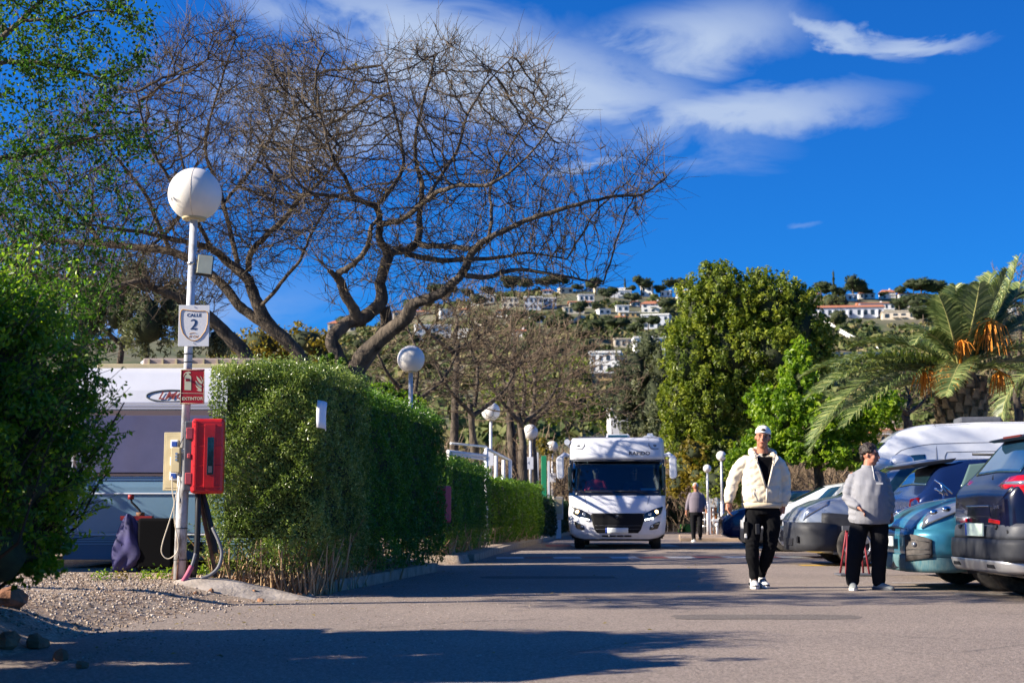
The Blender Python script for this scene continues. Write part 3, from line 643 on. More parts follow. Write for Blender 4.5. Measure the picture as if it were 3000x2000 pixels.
main_spec = [
    L_((1062, 1135, 40), (1035, 1100, 36), (1052, 1065, 30), (1091, 1015, 26, -.2), (1143, 968, 24, -.4), (1186, 933, 22, -.6), (1212, 890, 18, -.8), (1273, 868, 16, -1), (1312, 842, 15, -1.1), (1355, 799, 13, -1.2), (1390, 730, 12, -1.3), (1433, 699, 10, -1.4), (1500, 665, 9, -1.4), (1580, 632, 8, -1.5), (1700, 598, 6, -1.6), (1800, 575, 5, -1.6), (1880, 570, 4, -1.6), (1950, 520, 2.5, -1.6)),
    L_((1012, 1100, 24), (983, 1030, 22), (972, 990, 21), (1015, 950, 21, .3), (1075, 922, 21, .4), (1118, 882, 20, .5), (1115, 830, 17, .5), (1127, 780, 17, .4), (1138, 743, 16, .4), (1112, 705, 12, .3), (1112, 650, 10, .2), (1100, 605, 10, 0), (1040, 580, 8, -.3), (1015, 530, 7, -.5), (985, 480, 6, -.8), (960, 420, 5, -1), (940, 330, 3, -1.2)),
    L_((1045, 1090, 26), (1090, 1020, 22, .6), (1130, 960, 20, .7), (1128, 900, 18, .6)),
    L_((1138, 743, 13, .4), (1185, 733, 12, .7), (1222, 708, 12, .9), (1230, 620, 9, 1.0), (1236, 545, 8, 1.2), (1222, 490, 7, 1.3), (1215, 430, 6, 1.4), (1232, 330, 5, 1.6), (1260, 230, 3.5, 1.8), (1275, 160, 2)),
    L_((1112, 657, 10, .2), (1150, 652, 9, -.2), (1190, 636, 9, -.6), (1245, 590, 9, -1), (1290, 560, 8, -1.4), (1350, 540, 7, -1.8), (1420, 545, 6, -2), (1500, 500, 4, -2.2), (1580, 420, 3, -2.4), (1620, 350, 2, -2.4)),
    L_((1222, 708, 10, .9), (1240, 718, 9, .7), (1300, 722, 9, .1), (1385, 728, 8, -1.2)),
    L_((1190, 745, 9, .7), (1290, 762, 8, 1.4), (1385, 760, 7, 2), (1460, 755, 6, 2.4), (1550, 742, 4, 2.7), (1660, 760, 2.5, 3)),
    L_((1050, 935, 18, .3), (1030, 895, 16, .1), (1008, 858, 15, 0), (996, 820, 14, -.2), (985, 805, 12, -.3), (1010, 790, 10, -.4), (1045, 765, 9, -.6), (1078, 720, 8, -.8), (1086, 670, 7, -1), (1108, 640, 5, -1)),
    L_((985, 810, 11, -.3), (962, 792, 6, -.4)),
    L_((1355, 803, 9, -1.2), (1430, 812, 8, -.6), (1500, 792, 7, 0), (1600, 800, 5, .4), (1700, 818, 3.5, .8), (1765, 832, 2, 1)),
    L_((1100, 605, 8, 0), (1130, 572, 8, .4), (1160, 530, 7, .8), (1182, 480, 6, 1), (1172, 400, 5, 1.2), (1150, 300, 4, 1.4), (1120, 190, 2.5, 1.6)),
    L_((1245, 590, 7, -1), (1290, 520, 6, -.6), (1340, 440, 5, -.3), (1370, 340, 4, 0), (1430, 240, 3, .2), (1500, 170, 2, .4)),
    L_((1433, 699, 6, -1.4), (1440, 620, 5, -1.1), (1440, 540, 4, -.8), (1500, 420, 3, -.6), (1560, 320, 2, -.4)),
    L_((1055, 590, 6, -.3), (980, 575, 6, -.9), (900, 560, 5, -1.5), (850, 500, 3, -2)),
]
main_poly = [(1000, 860), (880, 700), (760, 600), (700, 400), (720, 250), (800, 140), (860, 110), (900, 100), (980, 160), (1050, 140), (1110, 170), (1180, 140), (1260, 110), (1310, 100), (1380, 140), (1440, 170), (1540, 150), (1600, 200), (1640, 300), (1640, 420), (1760, 480), (1880, 430), (1985, 475), (1960, 560), (1900, 630), (1790, 690), (1760, 830), (1640, 850), (1400, 860), (1200, 850)]
bare_tree('bare_tree', 'large gnarled leafless tree whose twisted trunk rises behind the tall hedge', main_spec, 23.0, main_poly, 8000, 2.6, 31, kill=.20, twigs=1.7, twl=.50, grav=.05, tip=.005,
          thin=lambda x, y: np.where(x > 1650, .38, np.where(y > 700, .55, 1.0)), leaves=(260, .05, lm_yel, None))
left_spec = [
    L_((905, 1110, 22), (890, 1055, 19), (845, 1005, 20), (790, 952, 20), (753, 890, 19), (728, 823, 17), (692, 790, 15), (652, 753, 13), (620, 730, 11, -.3), (560, 712, 9, -.6), (500, 700, 8, -.9), (420, 680, 7, -1.2), (330, 670, 5, -1.5), (200, 650, 3, -2)),
    L_((845, 1003, 16), (790, 965, 15, .4), (740, 925, 15, .5), (698, 894, 16, .6), (667, 851, 15, .7), (621, 808, 14, .8), (554, 759, 13, .9), (500, 738, 12, 1), (438, 728, 12, 1.1), (300, 716, 10, 1.3), (150, 700, 7, 1.6), (30, 660, 4, 1.8)),
    L_((760, 1120, 24, -.6), (720, 1040, 22, -.6), (667, 983, 20, -.7), (615, 930, 18, -.8), (545, 882, 14, -.9), (490, 860, 12, -1), (453, 845, 11, -1.1), (407, 823, 10, -1.2), (300, 850, 7, -1.4), (200, 845, 5, -1.6), (90, 800, 3, -1.8)),
    L_((728, 790, 10, 0), (735, 740, 10, -.3), (780, 690, 9, -.6), (835, 640, 8, -.9), (870, 590, 7, -1.1), (950, 520, 4, -1.3), (1000, 440, 2.5, -1.5)),
    L_((755, 905, 7, 0), (800, 860, 6, -.3), (830, 820, 6, -.5), (880, 760, 5, -.7), (905, 700, 4, -1), (960, 600, 3, -1.3)),
    L_((700, 795, 9, .3), (690, 745, 8, .6), (672, 665, 8, .9), (645, 560, 7, 1.1), (600, 440, 5, 1.3), (620, 330, 4, 1.5), (660, 200, 3, 1.6), (690, 110, 2, 1.7)),
    L_((620, 735, 8, -.3), (600, 690, 7, -.5), (550, 600, 6, -.8), (480, 500, 5, -1.1), (430, 400, 4, -1.3), (400, 270, 3, -1.5)),
    L_((500, 738, 8, 1), (460, 650, 7, .8), (420, 560, 6, .6), (330, 450, 4, .4), (260, 360, 3, .2)),
    L_((650, 600, 5, 1), (720, 520, 5, 1.3), (780, 420, 4, 1.5), (830, 330, 3, 1.7), (840, 250, 2, 1.8)),
    L_((300, 716, 7, 1.3), (240, 640, 6, 1.5), (160, 560, 5, 1.7), (110, 480, 3, 1.9)),
    L_((438, 728, 5, 1.1), (520, 640, 5, 1.6), (540, 520, 4, 1.9), (520, 380, 3, 2.1), (540, 220, 2, 2.2)),
]
left_poly = [(60, 840), (-60, 700), (-60, 560), (40, 420), (160, 340), (330, 240), (440, 200), (470, 120), (520, 70), (600, 60), (700, 50), (740, 120), (800, 200), (870, 160), (930, 250), (1000, 330), (960, 560), (900, 680), (780, 800), (620, 880), (420, 880), (240, 890)]
bare_tree('bare_tree', 'spreading leafless tree with dark crossing limbs behind the caravan', left_spec, 25.0, left_poly, 8500, 3.0, 33, kill=.20, twigs=1.8, twl=.52, grav=.05, tip=.005, leaves=(200, .05, lm_yel, None))

# leafy branches hanging in from the left, nearer than the bare trees
leafy_spec = [L_((-420, 900, 30), (-330, 600, 24), (-230, 380, 18), (-80, 200, 12), (60, 60, 8), (200, -60, 4)),
              L_((-330, 600, 18), (-180, 520, 14), (-20, 470, 9), (130, 440, 6), (280, 400, 3.5), (400, 380, 2)),
              L_((-350, 700, 16), (-150, 720, 12), (20, 760, 9), (120, 830, 6), (230, 900, 4)),
              L_((-80, 200, 9), (60, 180, 7), (200, 200, 5), (300, 230, 3.5), (410, 190, 2)),
              L_((60, 60, 6), (180, 60, 5), (280, 30, 3), (380, 50, 2))]
leafy_poly = [(-200, 900), (-250, 100), (-100, -150), (250, -120), (430, 30), (440, 120), (400, 230), (430, 380), (470, 440), (400, 620), (360, 900), (250, 1000), (60, 980)]
bare_tree('leafy_tree', 'green leafy tree whose branches hang in front of the bare trees', leafy_spec, 12.5, leafy_poly, 1700, .9, 35, step=.11, kill=.2, tip=.0028, twigs=2.2, twl=.26,
          leaves=(19000, .046, lm_leafy, None), grav=-.02, thin=lambda x, y: np.where(x > 330, .25, np.where(x > 200, .6, 1.0)), bx=-420)
# ------------------------------------------------------------------ houses on the hill
m_wh = mat('white_render', (.78, .76, .72), .8, var=.08, vscale=.5)
m_cr = mat('cream_render', (.66, .57, .44), .8, var=.1, vscale=.5)
m_gyw = mat('pale_grey_render', (.56, .58, .62), .8, var=.1, vscale=.5)
m_och = mat('ochre_wall', (.62, .40, .17), .85, var=.2, vscale=.5)
m_roof = mat('terracotta_roof', (.46, .17, .085), .85, var=.3, vscale=1.5)
m_win = mat('far_window_glass', (.03, .045, .06), .25)
m_stonew = mat('stone_wall', (.42, .36, .28), .9, var=.3, vscale=.6)
HOUSES = []
def house(label, px0, px1, pt, pb, wall=m_wh, roof='flat', yaw=0.0, nw=(3, 2), dk=.8, blocks=(), d=None, cat='house', group='houses on the far hillside', name='house', fins=0):
    pc = (px0 + px1) / 2
    if d is None: p = hit(pc, pb); d = p.y
    else: p = W(pc, pb, d)
    s = PM(d); w = (px1 - px0) * s; h = (pb - pt) * s; dp = max(4, w * dk) if w < 24 else 11
    root = thing(name, label, cat, (p.x, p.y, p.z), yaw, group); HOUSES.append((label, pc, (pt + pb) / 2, px1 - px0))
    rh = {'flat': .35, 'hip': .32 * h, 'gable': .3 * h}[roof] if roof != 'flat' else min(.5, h * .1)
    mb = MB(); mb.box((0, dp / 2, (h - rh) / 2 - 1.5), (w, dp, h - rh + 3))
    for (bx, bw, bz, bh, by) in blocks: mb.box((bx * w, dp * .5 + by, bz * h + bh * h / 2), (bw * w, dp * .8, bh * h))
    mb.build('wall', wall, root, fixn=False)
    r = MB()
    if roof == 'flat': r.box((0, dp / 2, h - rh / 2), (w + .5, dp + .5, rh)); r.build('roof', m_wh if wall != m_cr else m_cr, root)
    else:
        e = .45; zb = h - rh; i = .38 * w if roof == 'hip' else 0
        V = [(-w / 2 - e, -e, zb), (w / 2 + e, -e, zb), (w / 2 + e, dp + e, zb), (-w / 2 - e, dp + e, zb), (-w / 2 - e + i * .6, dp / 2, h), (w / 2 + e - i * .6, dp / 2, h)]
        r.add(V, [(0, 1, 5, 4), (2, 3, 4, 5), (1, 2, 5), (3, 0, 4), (3, 2, 1, 0)]); r.build('roof', m_roof, root)
        c = MB(); c.box((w * .2, dp * .6, h + .1), (.6, .6, 1.1)); c.build('chimney', wall, root)
    nx, nz = nw
    for iz in range(nz):
        for ix in range(nx):
            ww = w / nx * random.choice([.34, .42, .5]); wh = min(1.9, (h - rh) / nz * .5)
            x = -w / 2 + (ix + .5) * w / nx + random.uniform(-.2, .2); z = (iz + .52) * (h - rh) / nz
            q = MB(); q.box((x, -.02, z), (ww, .16, wh)); q.build('window', m_win, root)
            if ww > 1.2 and random.random() < .5:
                q = MB(); q.box((x, -.55, z - wh * .55), (ww * 1.5, 1.1, .14)); q.box((x, -1.05, z - wh * .35), (ww * 1.5, .08, .5)); q.build('balcony', wall, root)
    for k in range(fins):
        q = MB(); q.box((-w / 2 + (k + .5) * w / fins, -1.3, h * .22), (.4, 2.6, h * .5)); q.build('terrace_wall', wall, root)
    return root
H = house
H('tiny white house on the ridge left of the domed pine', 1693, 1710, 827, 846, nw=(1, 1))
H('low white house with orange tiled roof along the ridge', 1720, 1772, 824, 840, roof='hip', nw=(3, 1), yaw=.2)
H('white house with sloping roof next to the ridge cypress', 1787, 1832, 824, 842, nw=(2, 1), yaw=-.3)
H('white cubic house on the slope just below the ridge cypress', 1792, 1850, 850, 874, blocks=((-.42, .5, 0, .5, -1),), nw=(3, 1))
H('white villa with overhanging flat roof high on the ridge', 1876, 1911, 832, 866, nw=(2, 2), yaw=-.25)
H('white house half hidden behind the tall evergreen tree', 1984, 2030, 848, 876, nw=(3, 1), roof='hip')
H('two storey white house under a red tiled roof', 1879, 1948, 878, 916, roof='hip', nw=(3, 2), yaw=-.1)
H('two storey white house with flat roof below the red roofed one', 1879, 1960, 919, 963, wall=m_gyw, nw=(4, 2), yaw=-.22)
H('upper block of the stepped white villa', 1694, 1741, 862, 884, nw=(3, 1))
H('middle block of the stepped white villa with red roofed terrace', 1668, 1738, 878, 902, roof='gable', nw=(4, 1), wall=m_cr)
H('lowest block of the stepped white villa', 1650, 1712, 898, 920, nw=(4, 1), wall=m_cr)
H('small white house with arched parapet above the ochre walls', 1806, 1843, 894, 914, nw=(2, 1))
H('grey blue low house beside the hillside road', 1800, 1840, 924, 946, wall=m_gyw, nw=(2, 1), roof='hip')
H('white block of flats behind the bare branches', 1536, 1588, 868, 908, nw=(4, 2), wall=m_gyw)
H('second white block behind the bare branches', 1592, 1630, 874, 906, nw=(3, 2), wall=m_gyw)
H('pale house left of the white blocks behind the branches', 1470, 1520, 870, 900, nw=(3, 2), wall=m_cr)
H('white house glimpsed above the second lamp', 1216, 1322, 950, 998, nw=(5, 2), yaw=.1)
H('cream house with tiled roof behind the gnarled trunk', 1150, 1260, 903, 935, wall=m_cr, roof='hip', nw=(5, 1))
H('pale house with tiled roof at the left foot of the hill', 960, 1040, 935, 975, roof='hip', nw=(4, 1), wall=m_cr)
H('white house on the ridge seen through the fine twigs', 1380, 1450, 862, 892, nw=(4, 1))
H('large white villa with dark upper windows low on the slope', 1727, 1816, 1028, 1092, nw=(4, 2), blocks=((.45, .5, 0, .85, 2),), yaw=-.15)
H('long cream terrace house behind the grey green trees', 1800, 1900, 996, 1024, wall=m_cr, nw=(6, 1))
H('white stepped house touching the tall evergreen tree', 1860, 1950, 985, 1050, nw=(4, 2))
H('orange garden building below the large white villa', 1732, 1796, 1096, 1135, wall=m_och, nw=(4, 2))
H('white gable end directly above the motorhome', 1790, 1840, 1196, 1290, d=95, nw=(0, 0), group=None)
H('ochre retaining house wall below the red roofed house', 1815, 1874, 915, 930, wall=m_och, nw=(4, 1))
H('long white terrace with red roof and terrace fins above the palm', 2379, 2588, 888, 932, roof='gable', nw=(10, 1), wall=m_gyw, yaw=-.12, fins=5)
H('long white two level house with red roof behind the terrace', 2518, 2620, 880, 908, roof='gable', nw=(7, 1), yaw=-.1)
H('white hip roofed house left of the tallest white house', 2516, 2564, 853, 876, roof='hip', nw=(3, 1))
H('tall white house standing above the long terrace', 2583, 2625, 845, 874, nw=(2, 2), roof='hip')
H('white ridge house with red roof above the dark pine', 2633, 2681, 854, 877, roof='hip', nw=(3, 1))
H('orange toned house at the right end of the ridge row', 2683, 2730, 856, 878, roof='hip', wall=m_cr, nw=(3, 1))
H('long white garden wall building left of the palm fronds', 2587, 2710, 910, 936, nw=(5, 1), wall=m_cr, yaw=-.2)
H('ridge house seen between the palm fronds', 2850, 2900, 862, 884, roof='hip', nw=(3, 1))
H('pale house to the right of the upright palm fronds', 2905, 2950, 885, 912, nw=(3, 1), wall=m_cr)
H('white house peeping through the top of the evergreen', 2288, 2345, 842, 874, nw=(3, 1))
H('small white house over the notch of the evergreen', 2122, 2148, 800, 880, nw=(1, 3))
H('low red roofed hut left of the white van roof', 2604, 2652, 1250, 1282, d=90, roof='gable', nw=(3, 1), wall=m_cr, group=None)
H('little green roofed shed above the white van bonnet', 2570, 2606, 1270, 1300, d=88, roof='flat', nw=(1, 1), wall=m_och, group=None)
for i, (a, b, t, u, rf, nw, lab) in enumerate([(1290, 1335, 905, 932, 'flat', (3, 1), 'white house left of the ridge branches'), (1345, 1372, 900, 922, 'hip', (2, 1), 'little red roofed house beside the ridge branches'), (1560, 1600, 925, 945, 'flat', (3, 1), 'pale house above the hillside road'), (1452, 1500, 905, 930, 'hip', (3, 1), 'tiled house among the bare twigs'), (1390, 1440, 930, 960, 'flat', (3, 2), 'white cube house low among the twigs'), (1340, 1380, 965, 990, 'flat', (2, 1), 'pale flat roofed house above the brown trees'),
    (1500, 1540, 965, 990, 'hip', (3, 1), 'cream tiled house over the brown trees'), (1640, 1680, 842, 860, 'flat', (2, 1), 'low white ridge house left of the tiny one'), (1590, 1620, 846, 862, 'hip', (2, 1), 'tiled ridge house among the pines'), (1935, 1965, 838, 858, 'flat', (2, 1), 'white ridge house close to the evergreen'), (1745, 1772, 842, 860, 'flat', (2, 1), 'small pale house under the orange tiled one'), (1850, 1876, 880, 898, 'hip', (2, 1), 'small tiled house left of the red roof'),
    (1755, 1790, 905, 922, 'flat', (2, 1), 'white annex right of the stepped villa'), (2640, 2675, 882, 902, 'flat', (3, 1), 'white annex above the long garden wall'), (2470, 2512, 862, 882, 'flat', (3, 1), 'white house behind the terrace pines'), (2690, 2730, 884, 904, 'hip', (3, 1), 'tiled house right of the dark pine'), (2740, 2775, 866, 884, 'flat', (2, 1), 'cream ridge house beside the palm'), (2380, 2410, 856, 874, 'hip', (2, 1), 'tiled house under the slim ridge cypress'), (2965, 2998, 900, 922, 'flat', (2, 1), 'pale house at the foot of the last ridge pine'), (2955, 2985, 955, 975, 'flat', (2, 1), 'cream hut on the right hand slope')]):
    H(lab, a, b, t, u, roof=rf, nw=nw, wall=[m_wh, m_cr, m_wh][i % 3], yaw=random.uniform(-.3, .3))
# hillside road wall, stepped path
def hillwall(name, label, cat, pts, h, w, m):
    root = thing(name, label, cat, hit(*pts[0])); b = root.location.copy(); mb = MB()
    for (p, q) in zip(pts[:-1], pts[1:]):
        a = hit(*p); c = hit(*q); n = max(1, int((c - a).length / 10))
        for i in range(n):
            u = a.lerp(c, i / n); v = a.lerp(c, (i + .94) / n); u.z = hz(u.x, u.y); v.z = hz(v.x, v.y); u -= b; v -= b
            mb.prism([(u.x, u.y - w / 2, u.z), (v.x, v.y - w / 2, v.z), (v.x, v.y + w / 2, v.z), (u.x, u.y + w / 2, u.z)], lambda x, y, z: Vector((x, y, z - 1)), lambda x, y, z: Vector((x, y, z + h)))
    mb.build('masonry', m, root, fixn=False)['kind'] = 'stuff'; return root
hillwall('road_wall', 'pale retaining wall of the road across the hillside', 'wall', [(1624, 945), (1680, 955), (1800, 946)], 1.6, .5, m_cr)
hillwall('stepped_wall', 'white stepped wall running diagonally down the slope', 'wall', [(2415, 952), (2450, 972), (2520, 1010), (2575, 1040)], 1.4, .8, m_wh)
hillwall('boundary_wall', 'pale wall along the foot of the scrub slope', 'wall', [(2440, 1050), (2640, 1046)], 1.2, .5, m_cr)

# ------------------------------------------------------------------ hill trees and scrub
rng = np.random.default_rng(50); protos = []
def hill_tree(kind, seed):
    rng = np.random.default_rng(seed); cl = Cloud(); mb = MB()
    if kind == 'pine':
        for i in range(5):
            a = rng.uniform(0, 6.28); c = (math.cos(a) * 2.4 * rng.random() ** .5, math.sin(a) * 2.4, 5.6 + rng.uniform(-.9, .9)); r = (2.6 * rng.uniform(.7, 1.2), 2.6, 1.7 * rng.uniform(.8, 1.2))
            clump_leaves(cl, c, r, 30, 520, .55, rng, cs=.25, outer=.6); blob_core(mb, c, r, rng, .8, 9, 6)
    elif kind == 'cypress':
        for i in range(4): c = (0, 0, 2 + i * 2.4); r = (1.15 - i * .18, 1.1 - i * .18, 1.9); clump_leaves(cl, c, r, 20, 250, .4, rng, cs=.25); blob_core(mb, c, r, rng, .85, 8, 6)
    else:
        for i in range(4):
            a = rng.uniform(0, 6.28); c = (math.cos(a) * 1.6, math.sin(a) * 1.6, 2.6 + rng.uniform(-.7, 1.2)); r = (2.1, 2.1, 2.0); clump_leaves(cl, c, r, 26, 420, .5, rng, cs=.28, outer=.6); blob_core(mb, c, r, rng, .8, 9, 6)
    root = thing({'pine': 'pine_tree', 'cypress': 'cypress_tree', 'round': 'round_tree'}[kind], 'x', 'tree', (0, 0, 0))
    cl.build('crown', lm_pine if kind != 'round' else lm_hillb, root); mb.build('light_block_core', m_core, root, fixn=False)['kind'] = 'stuff'
    t = MB(); t.tube([(0, 0, -1.5), (.1, 0, 4.8 if kind == 'pine' else 3)], [.3, .16], 6); t.build('trunk', m_bark, root); return root
PR = {k: [hill_tree(k, s) for s in ss] for k, ss in (('pine', (1, 2, 3)), ('round', (4, 5)), ('cypress', (6,)))}
used = set(); ULAB = set()
def near_label(noun, px, py, fallback):
    for (lab, hx_, hy_, w) in sorted(HOUSES, key=lambda h: (h[1] - px) ** 2 + (h[2] - py) ** 2)[:4]:
        if len(lab.split()) > 11 or math.hypot(hx_ - px, hy_ - py) > 90 + w / 2: continue
        dx, dy = px - hx_, py - hy_; d = ('to the right of' if dx > 0 else 'to the left of') if abs(dx) > max(abs(dy), w * .4) else ('below' if dy > 0 else 'above')
        l = f'{noun} {d} the {lab}'; l = l.replace('the long cream', 'the long cream')
        if l not in ULAB and len(l.split()) <= 16: ULAB.add(l); return l
    return fallback
def put(kind, px, pb, hpx, label=None, group=None, wk=1.0):
    if label and kind != 'cypress': label = near_label({'pine': 'dark pine', 'round': 'rounded tree'}[kind], px, pb - hpx / 2, label)
    p = hit(px, pb); s = PM(p.y); i = random.randrange(len(PR[kind])); src = PR[kind][i]; H0 = {'pine': 7.8, 'round': 5.6, 'cypress': 11.5}[kind]; k = hpx * random.uniform(.85, 1.6) * s / H0; px += random.uniform(-8, 8)
    o = dup(src, p, random.uniform(0, 6.28), label, group, (k * wk, k * wk, k)) if src.name in used else src
    if src.name not in used:
        used.add(src.name); src.location = p; src.scale = (k * wk, k * wk, k); tag(src, label, None, group)
    return o
GL = {'pine': ('dark umbrella pine standing on the far hill', 'dark pines on the far hill'), 'round': ('rounded olive green tree on the far hillside', 'rounded trees on the far hillside')}
for (k, px, pb, h, w) in [('pine', 1300, 900, 44, 1.5), ('pine', 1500, 862, 42, 1.3), ('pine', 1545, 862, 36, 1.2), ('pine', 1640, 852, 32, 1.4), ('pine', 1600, 858, 34, 1.4), ('pine', 1745, 866, 34, 1.3), ('pine', 1800, 880, 40, 1), ('pine', 1880, 868, 38, 1),
        ('pine', 1935, 866, 36, 1.2), ('pine', 1985, 862, 44, 1.4), ('pine', 1700, 938, 52, 1.1), ('pine', 1960, 925, 50, 1.2), ('pine', 1850, 898, 34, 1.1), ('pine', 2370, 882, 40, 1.2), ('pine', 2405, 880, 44, 1.3), ('pine', 2450, 885, 42, 1.2),
        ('pine', 2500, 880, 48, 1.2), ('pine', 2535, 876, 42, 1.2), ('pine', 2640, 868, 30, 1.1), ('pine', 2700, 866, 42, 1.5), ('pine', 2750, 868, 44, 1.4), ('pine', 2790, 872, 38, 1.3), ('pine', 2635, 925, 56, 1.2), ('pine', 2670, 930, 46, 1.2), ('pine', 2720, 905, 40, 1.2), ('pine', 2705, 955, 42, 1.4),
        ('pine', 2760, 900, 38, 1.2), ('pine', 2860, 890, 34, 1.3), ('pine', 2940, 888, 34, 1.4), ('pine', 2995, 892, 40, 1.4), ('pine', 2040, 866, 36, 1.2), ('pine', 2330, 876, 34, 1.2), ('pine', 1420, 880, 36, 1.3), ('pine', 1360, 885, 36, 1.3), ('pine', 1240, 915, 34, 1.3), ('pine', 1690, 860, 26, 1.3), ('pine', 1850, 850, 26, 1), ('pine', 2590, 868, 22, 1.2),
        ('pine', 1745, 920, 34, 1.2), ('pine', 1770, 890, 34, 1.2), ('pine', 1860, 985, 40, 1.3), ('pine', 1800, 980, 36, 1.4), ('pine', 1740, 985, 34, 1.4), ('pine', 1690, 995, 36, 1.4), ('pine', 1630, 985, 36, 1.3), ('pine', 1580, 960, 36, 1.4), ('pine', 1510, 950, 36, 1.4), ('pine', 1900, 975, 36, 1.2), ('pine', 1950, 990, 40, 1.2)]:
    put(k, px, pb, h, *GL['pine'], wk=w)
for _ in range(70):
    px = random.choice([random.uniform(950, 1960), random.uniform(950, 1960), random.uniform(2350, 3050)]); put('round', px, random.uniform(890, 1180), random.uniform(20, 42), *GL['round'], wk=random.uniform(1, 1.5))
put('cypress', 1831, 848, 34, 'small dark cypress beside the white ridge house', None, .9)
put('cypress', 2443, 862, 56, 'tall slim cypress above the pines on the ridge', None, .7)
put('cypress', 2677, 868, 34, 'slim cypress left of the broad dark pine on the ridge', None, .6)
put('cypress', 2333, 866, 34, 'thin cypress at the edge of the evergreen on the ridge', None, .5)
cl = Cloud(); n = 8000; y = 125 + 490 * rng.random(n) ** .7; x = y * rng.uniform(-.16, .40, n); z = hz(x, y); sc = rng.uniform(.7, 2.2, n)
PXs = 1500 + FPX * x / y; PYs = 1507 - FPX * (z - CAMZ + sc * .5) / y; ok = np.ones(n, bool)
for (lab, hx_, hy_, w_) in HOUSES: ok &= ~((np.abs(PXs - hx_) < w_ * .55 + 6) & (PYs > hy_ - 14) & (PYs < hy_ + 26))
x, y, z, sc = x[ok], y[ok], z[ok], sc[ok]; n = len(x)
K = 16; k = np.repeat(np.arange(n), K); off = rng.normal(size=(n * K, 3)); off /= np.linalg.norm(off, axis=1, keepdims=True); off[:, 2] = np.abs(off[:, 2]) * .8
P = np.stack([x, y, z], 1)[k] + off * sc[k][:, None]; cv = rng.random(n); cl.leaves(P, np.repeat(sc, K) * .95, np.clip(cv[k] + rng.normal(0, .12, n * K), 0, 1), nrm=off, bias=.6, aspect=.8, rng=rng)
tag(cl.build('hill_scrub', lm_hillb), kind='stuff')

# ------------------------------------------------------------------ mid-distance trees
px_crown('evergreen_tree', 'tall dense evergreen tree with a narrow twin crown behind the man', 'tree', lm_tall,
         [(2110, 850, 80, 90), (2085, 820, 45, 60), (2060, 900, 90, 110), (2170, 880, 60, 90), (2250, 900, 95, 105), (2230, 830, 55, 50), (2020, 1050, 85, 140), (2130, 1030, 110, 140), (2260, 1030, 110, 120), (2060, 1200, 110, 140), (2190, 1180, 110, 120), (2010, 1280, 80, 100), (2120, 1330, 110, 90), (2350, 960, 70, 90), (2370, 1060, 75, 100), (1990, 1170, 60, 110), (2290, 1150, 90, 100), (2330, 890, 75, 75), (2385, 1000, 60, 95), (2340, 1130, 80, 90)],
         58, .50, .165, 61, trunk=(2140, [(2120, 1340), (2100, 1270), (2085, 1100), (2090, 950)], .17), cs=.15, trunkm=m_barkl, nc=150, leafk=.95, core=.5, outer=.35)
px_crown('leafy_tree', 'bright fresh green broad leaved tree directly behind the man in the cream jacket', 'tree', lm_bright,
         [(2340, 1130, 60, 110), (2290, 1230, 90, 90), (2400, 1230, 90, 80), (2250, 1310, 80, 60), (2380, 1320, 110, 50), (2340, 1040, 35, 55), (2480, 1270, 90, 70), (2570, 1210, 70, 60), (2600, 1180, 50, 45), (2180, 1350, 60, 50), (2500, 1340, 110, 40), (2230, 1180, 50, 60)],
         37, .26, .145, 62, trunk=(2400, [(2400, 1400), (2380, 1250), (2350, 1120)], .16), cs=.2, nc=110, core=.35, outer=.25, aspect=.6)
px_crown('eucalyptus_tree', 'drooping grey green tree left of the tall evergreen', 'tree', lm_euc,
         [(1860, 1100, 70, 90), (1900, 1020, 45, 60), (1830, 1180, 60, 80), (1920, 1180, 60, 100), (1880, 1250, 60, 60), (1935, 1080, 40, 70)], 66, .26, .24, 63, trunk=(1880, [(1880, 1300), (1885, 1150)], .2), aspect=.3, cs=.2, core=.6)
px_crown('yellowing_shrub', 'yellowing shrub beside the far right of the motorhome', 'shrub', lm_yel, [(2010, 1370, 55, 50), (2035, 1320, 40, 40), (1985, 1420, 40, 40), (2045, 1400, 40, 40)], 57, .30, .17, 64, core=.6)
px_crown('olive_shrub', 'brownish green bush behind the bonnet of the white hatchback', 'shrub', lm_tall, [(2090, 1420, 60, 45), (2170, 1430, 60, 45), (2130, 1380, 60, 40)], 56, .26, .16, 65, core=.65)
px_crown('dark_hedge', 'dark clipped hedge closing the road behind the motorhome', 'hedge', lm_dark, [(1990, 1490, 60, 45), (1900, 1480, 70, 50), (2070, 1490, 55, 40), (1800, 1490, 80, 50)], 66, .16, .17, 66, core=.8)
px_crown('conifer', 'dark grey green conifer behind the caravan roof', 'tree', lm_euc, [(430, 950, 70, 130), (350, 900, 60, 120), (500, 900, 60, 120), (400, 820, 60, 80), (260, 930, 80, 130), (560, 960, 60, 110), (120, 930, 90, 140), (640, 1010, 50, 70)], 36, .17, .16, 67, trunk=(430, [(430, 1200), (430, 950)], .14), aspect=.25, cs=.2, core=.55)
px_crown('yellow_green_bush', 'yellow green bush on the lower slope behind the left trees', 'shrub', lm_yel, [(760, 1010, 100, 60), (900, 1000, 90, 60), (960, 1050, 60, 60), (700, 1060, 90, 60), (840, 1080, 100, 50)], 62, .12, .22, 68, core=.5)
px_crown('climbing_cactus', 'deep green clump of flat pads growing against the gnarled trunk', 'plant', lm_green, [(960, 1058, 20, 24), (985, 1085, 18, 22), (1000, 1060, 9, 12)], 22.6, 1.0, .10, 69, core=.7, nc=14, aspect=.8)
px_crown('garden_bush', 'fresh green bush below the second lamp', 'shrub', lm_bright, [(1160, 1165, 55, 28), (1210, 1190, 45, 24), (1120, 1140, 40, 20)], 30, .22, .11, 70, core=.4)
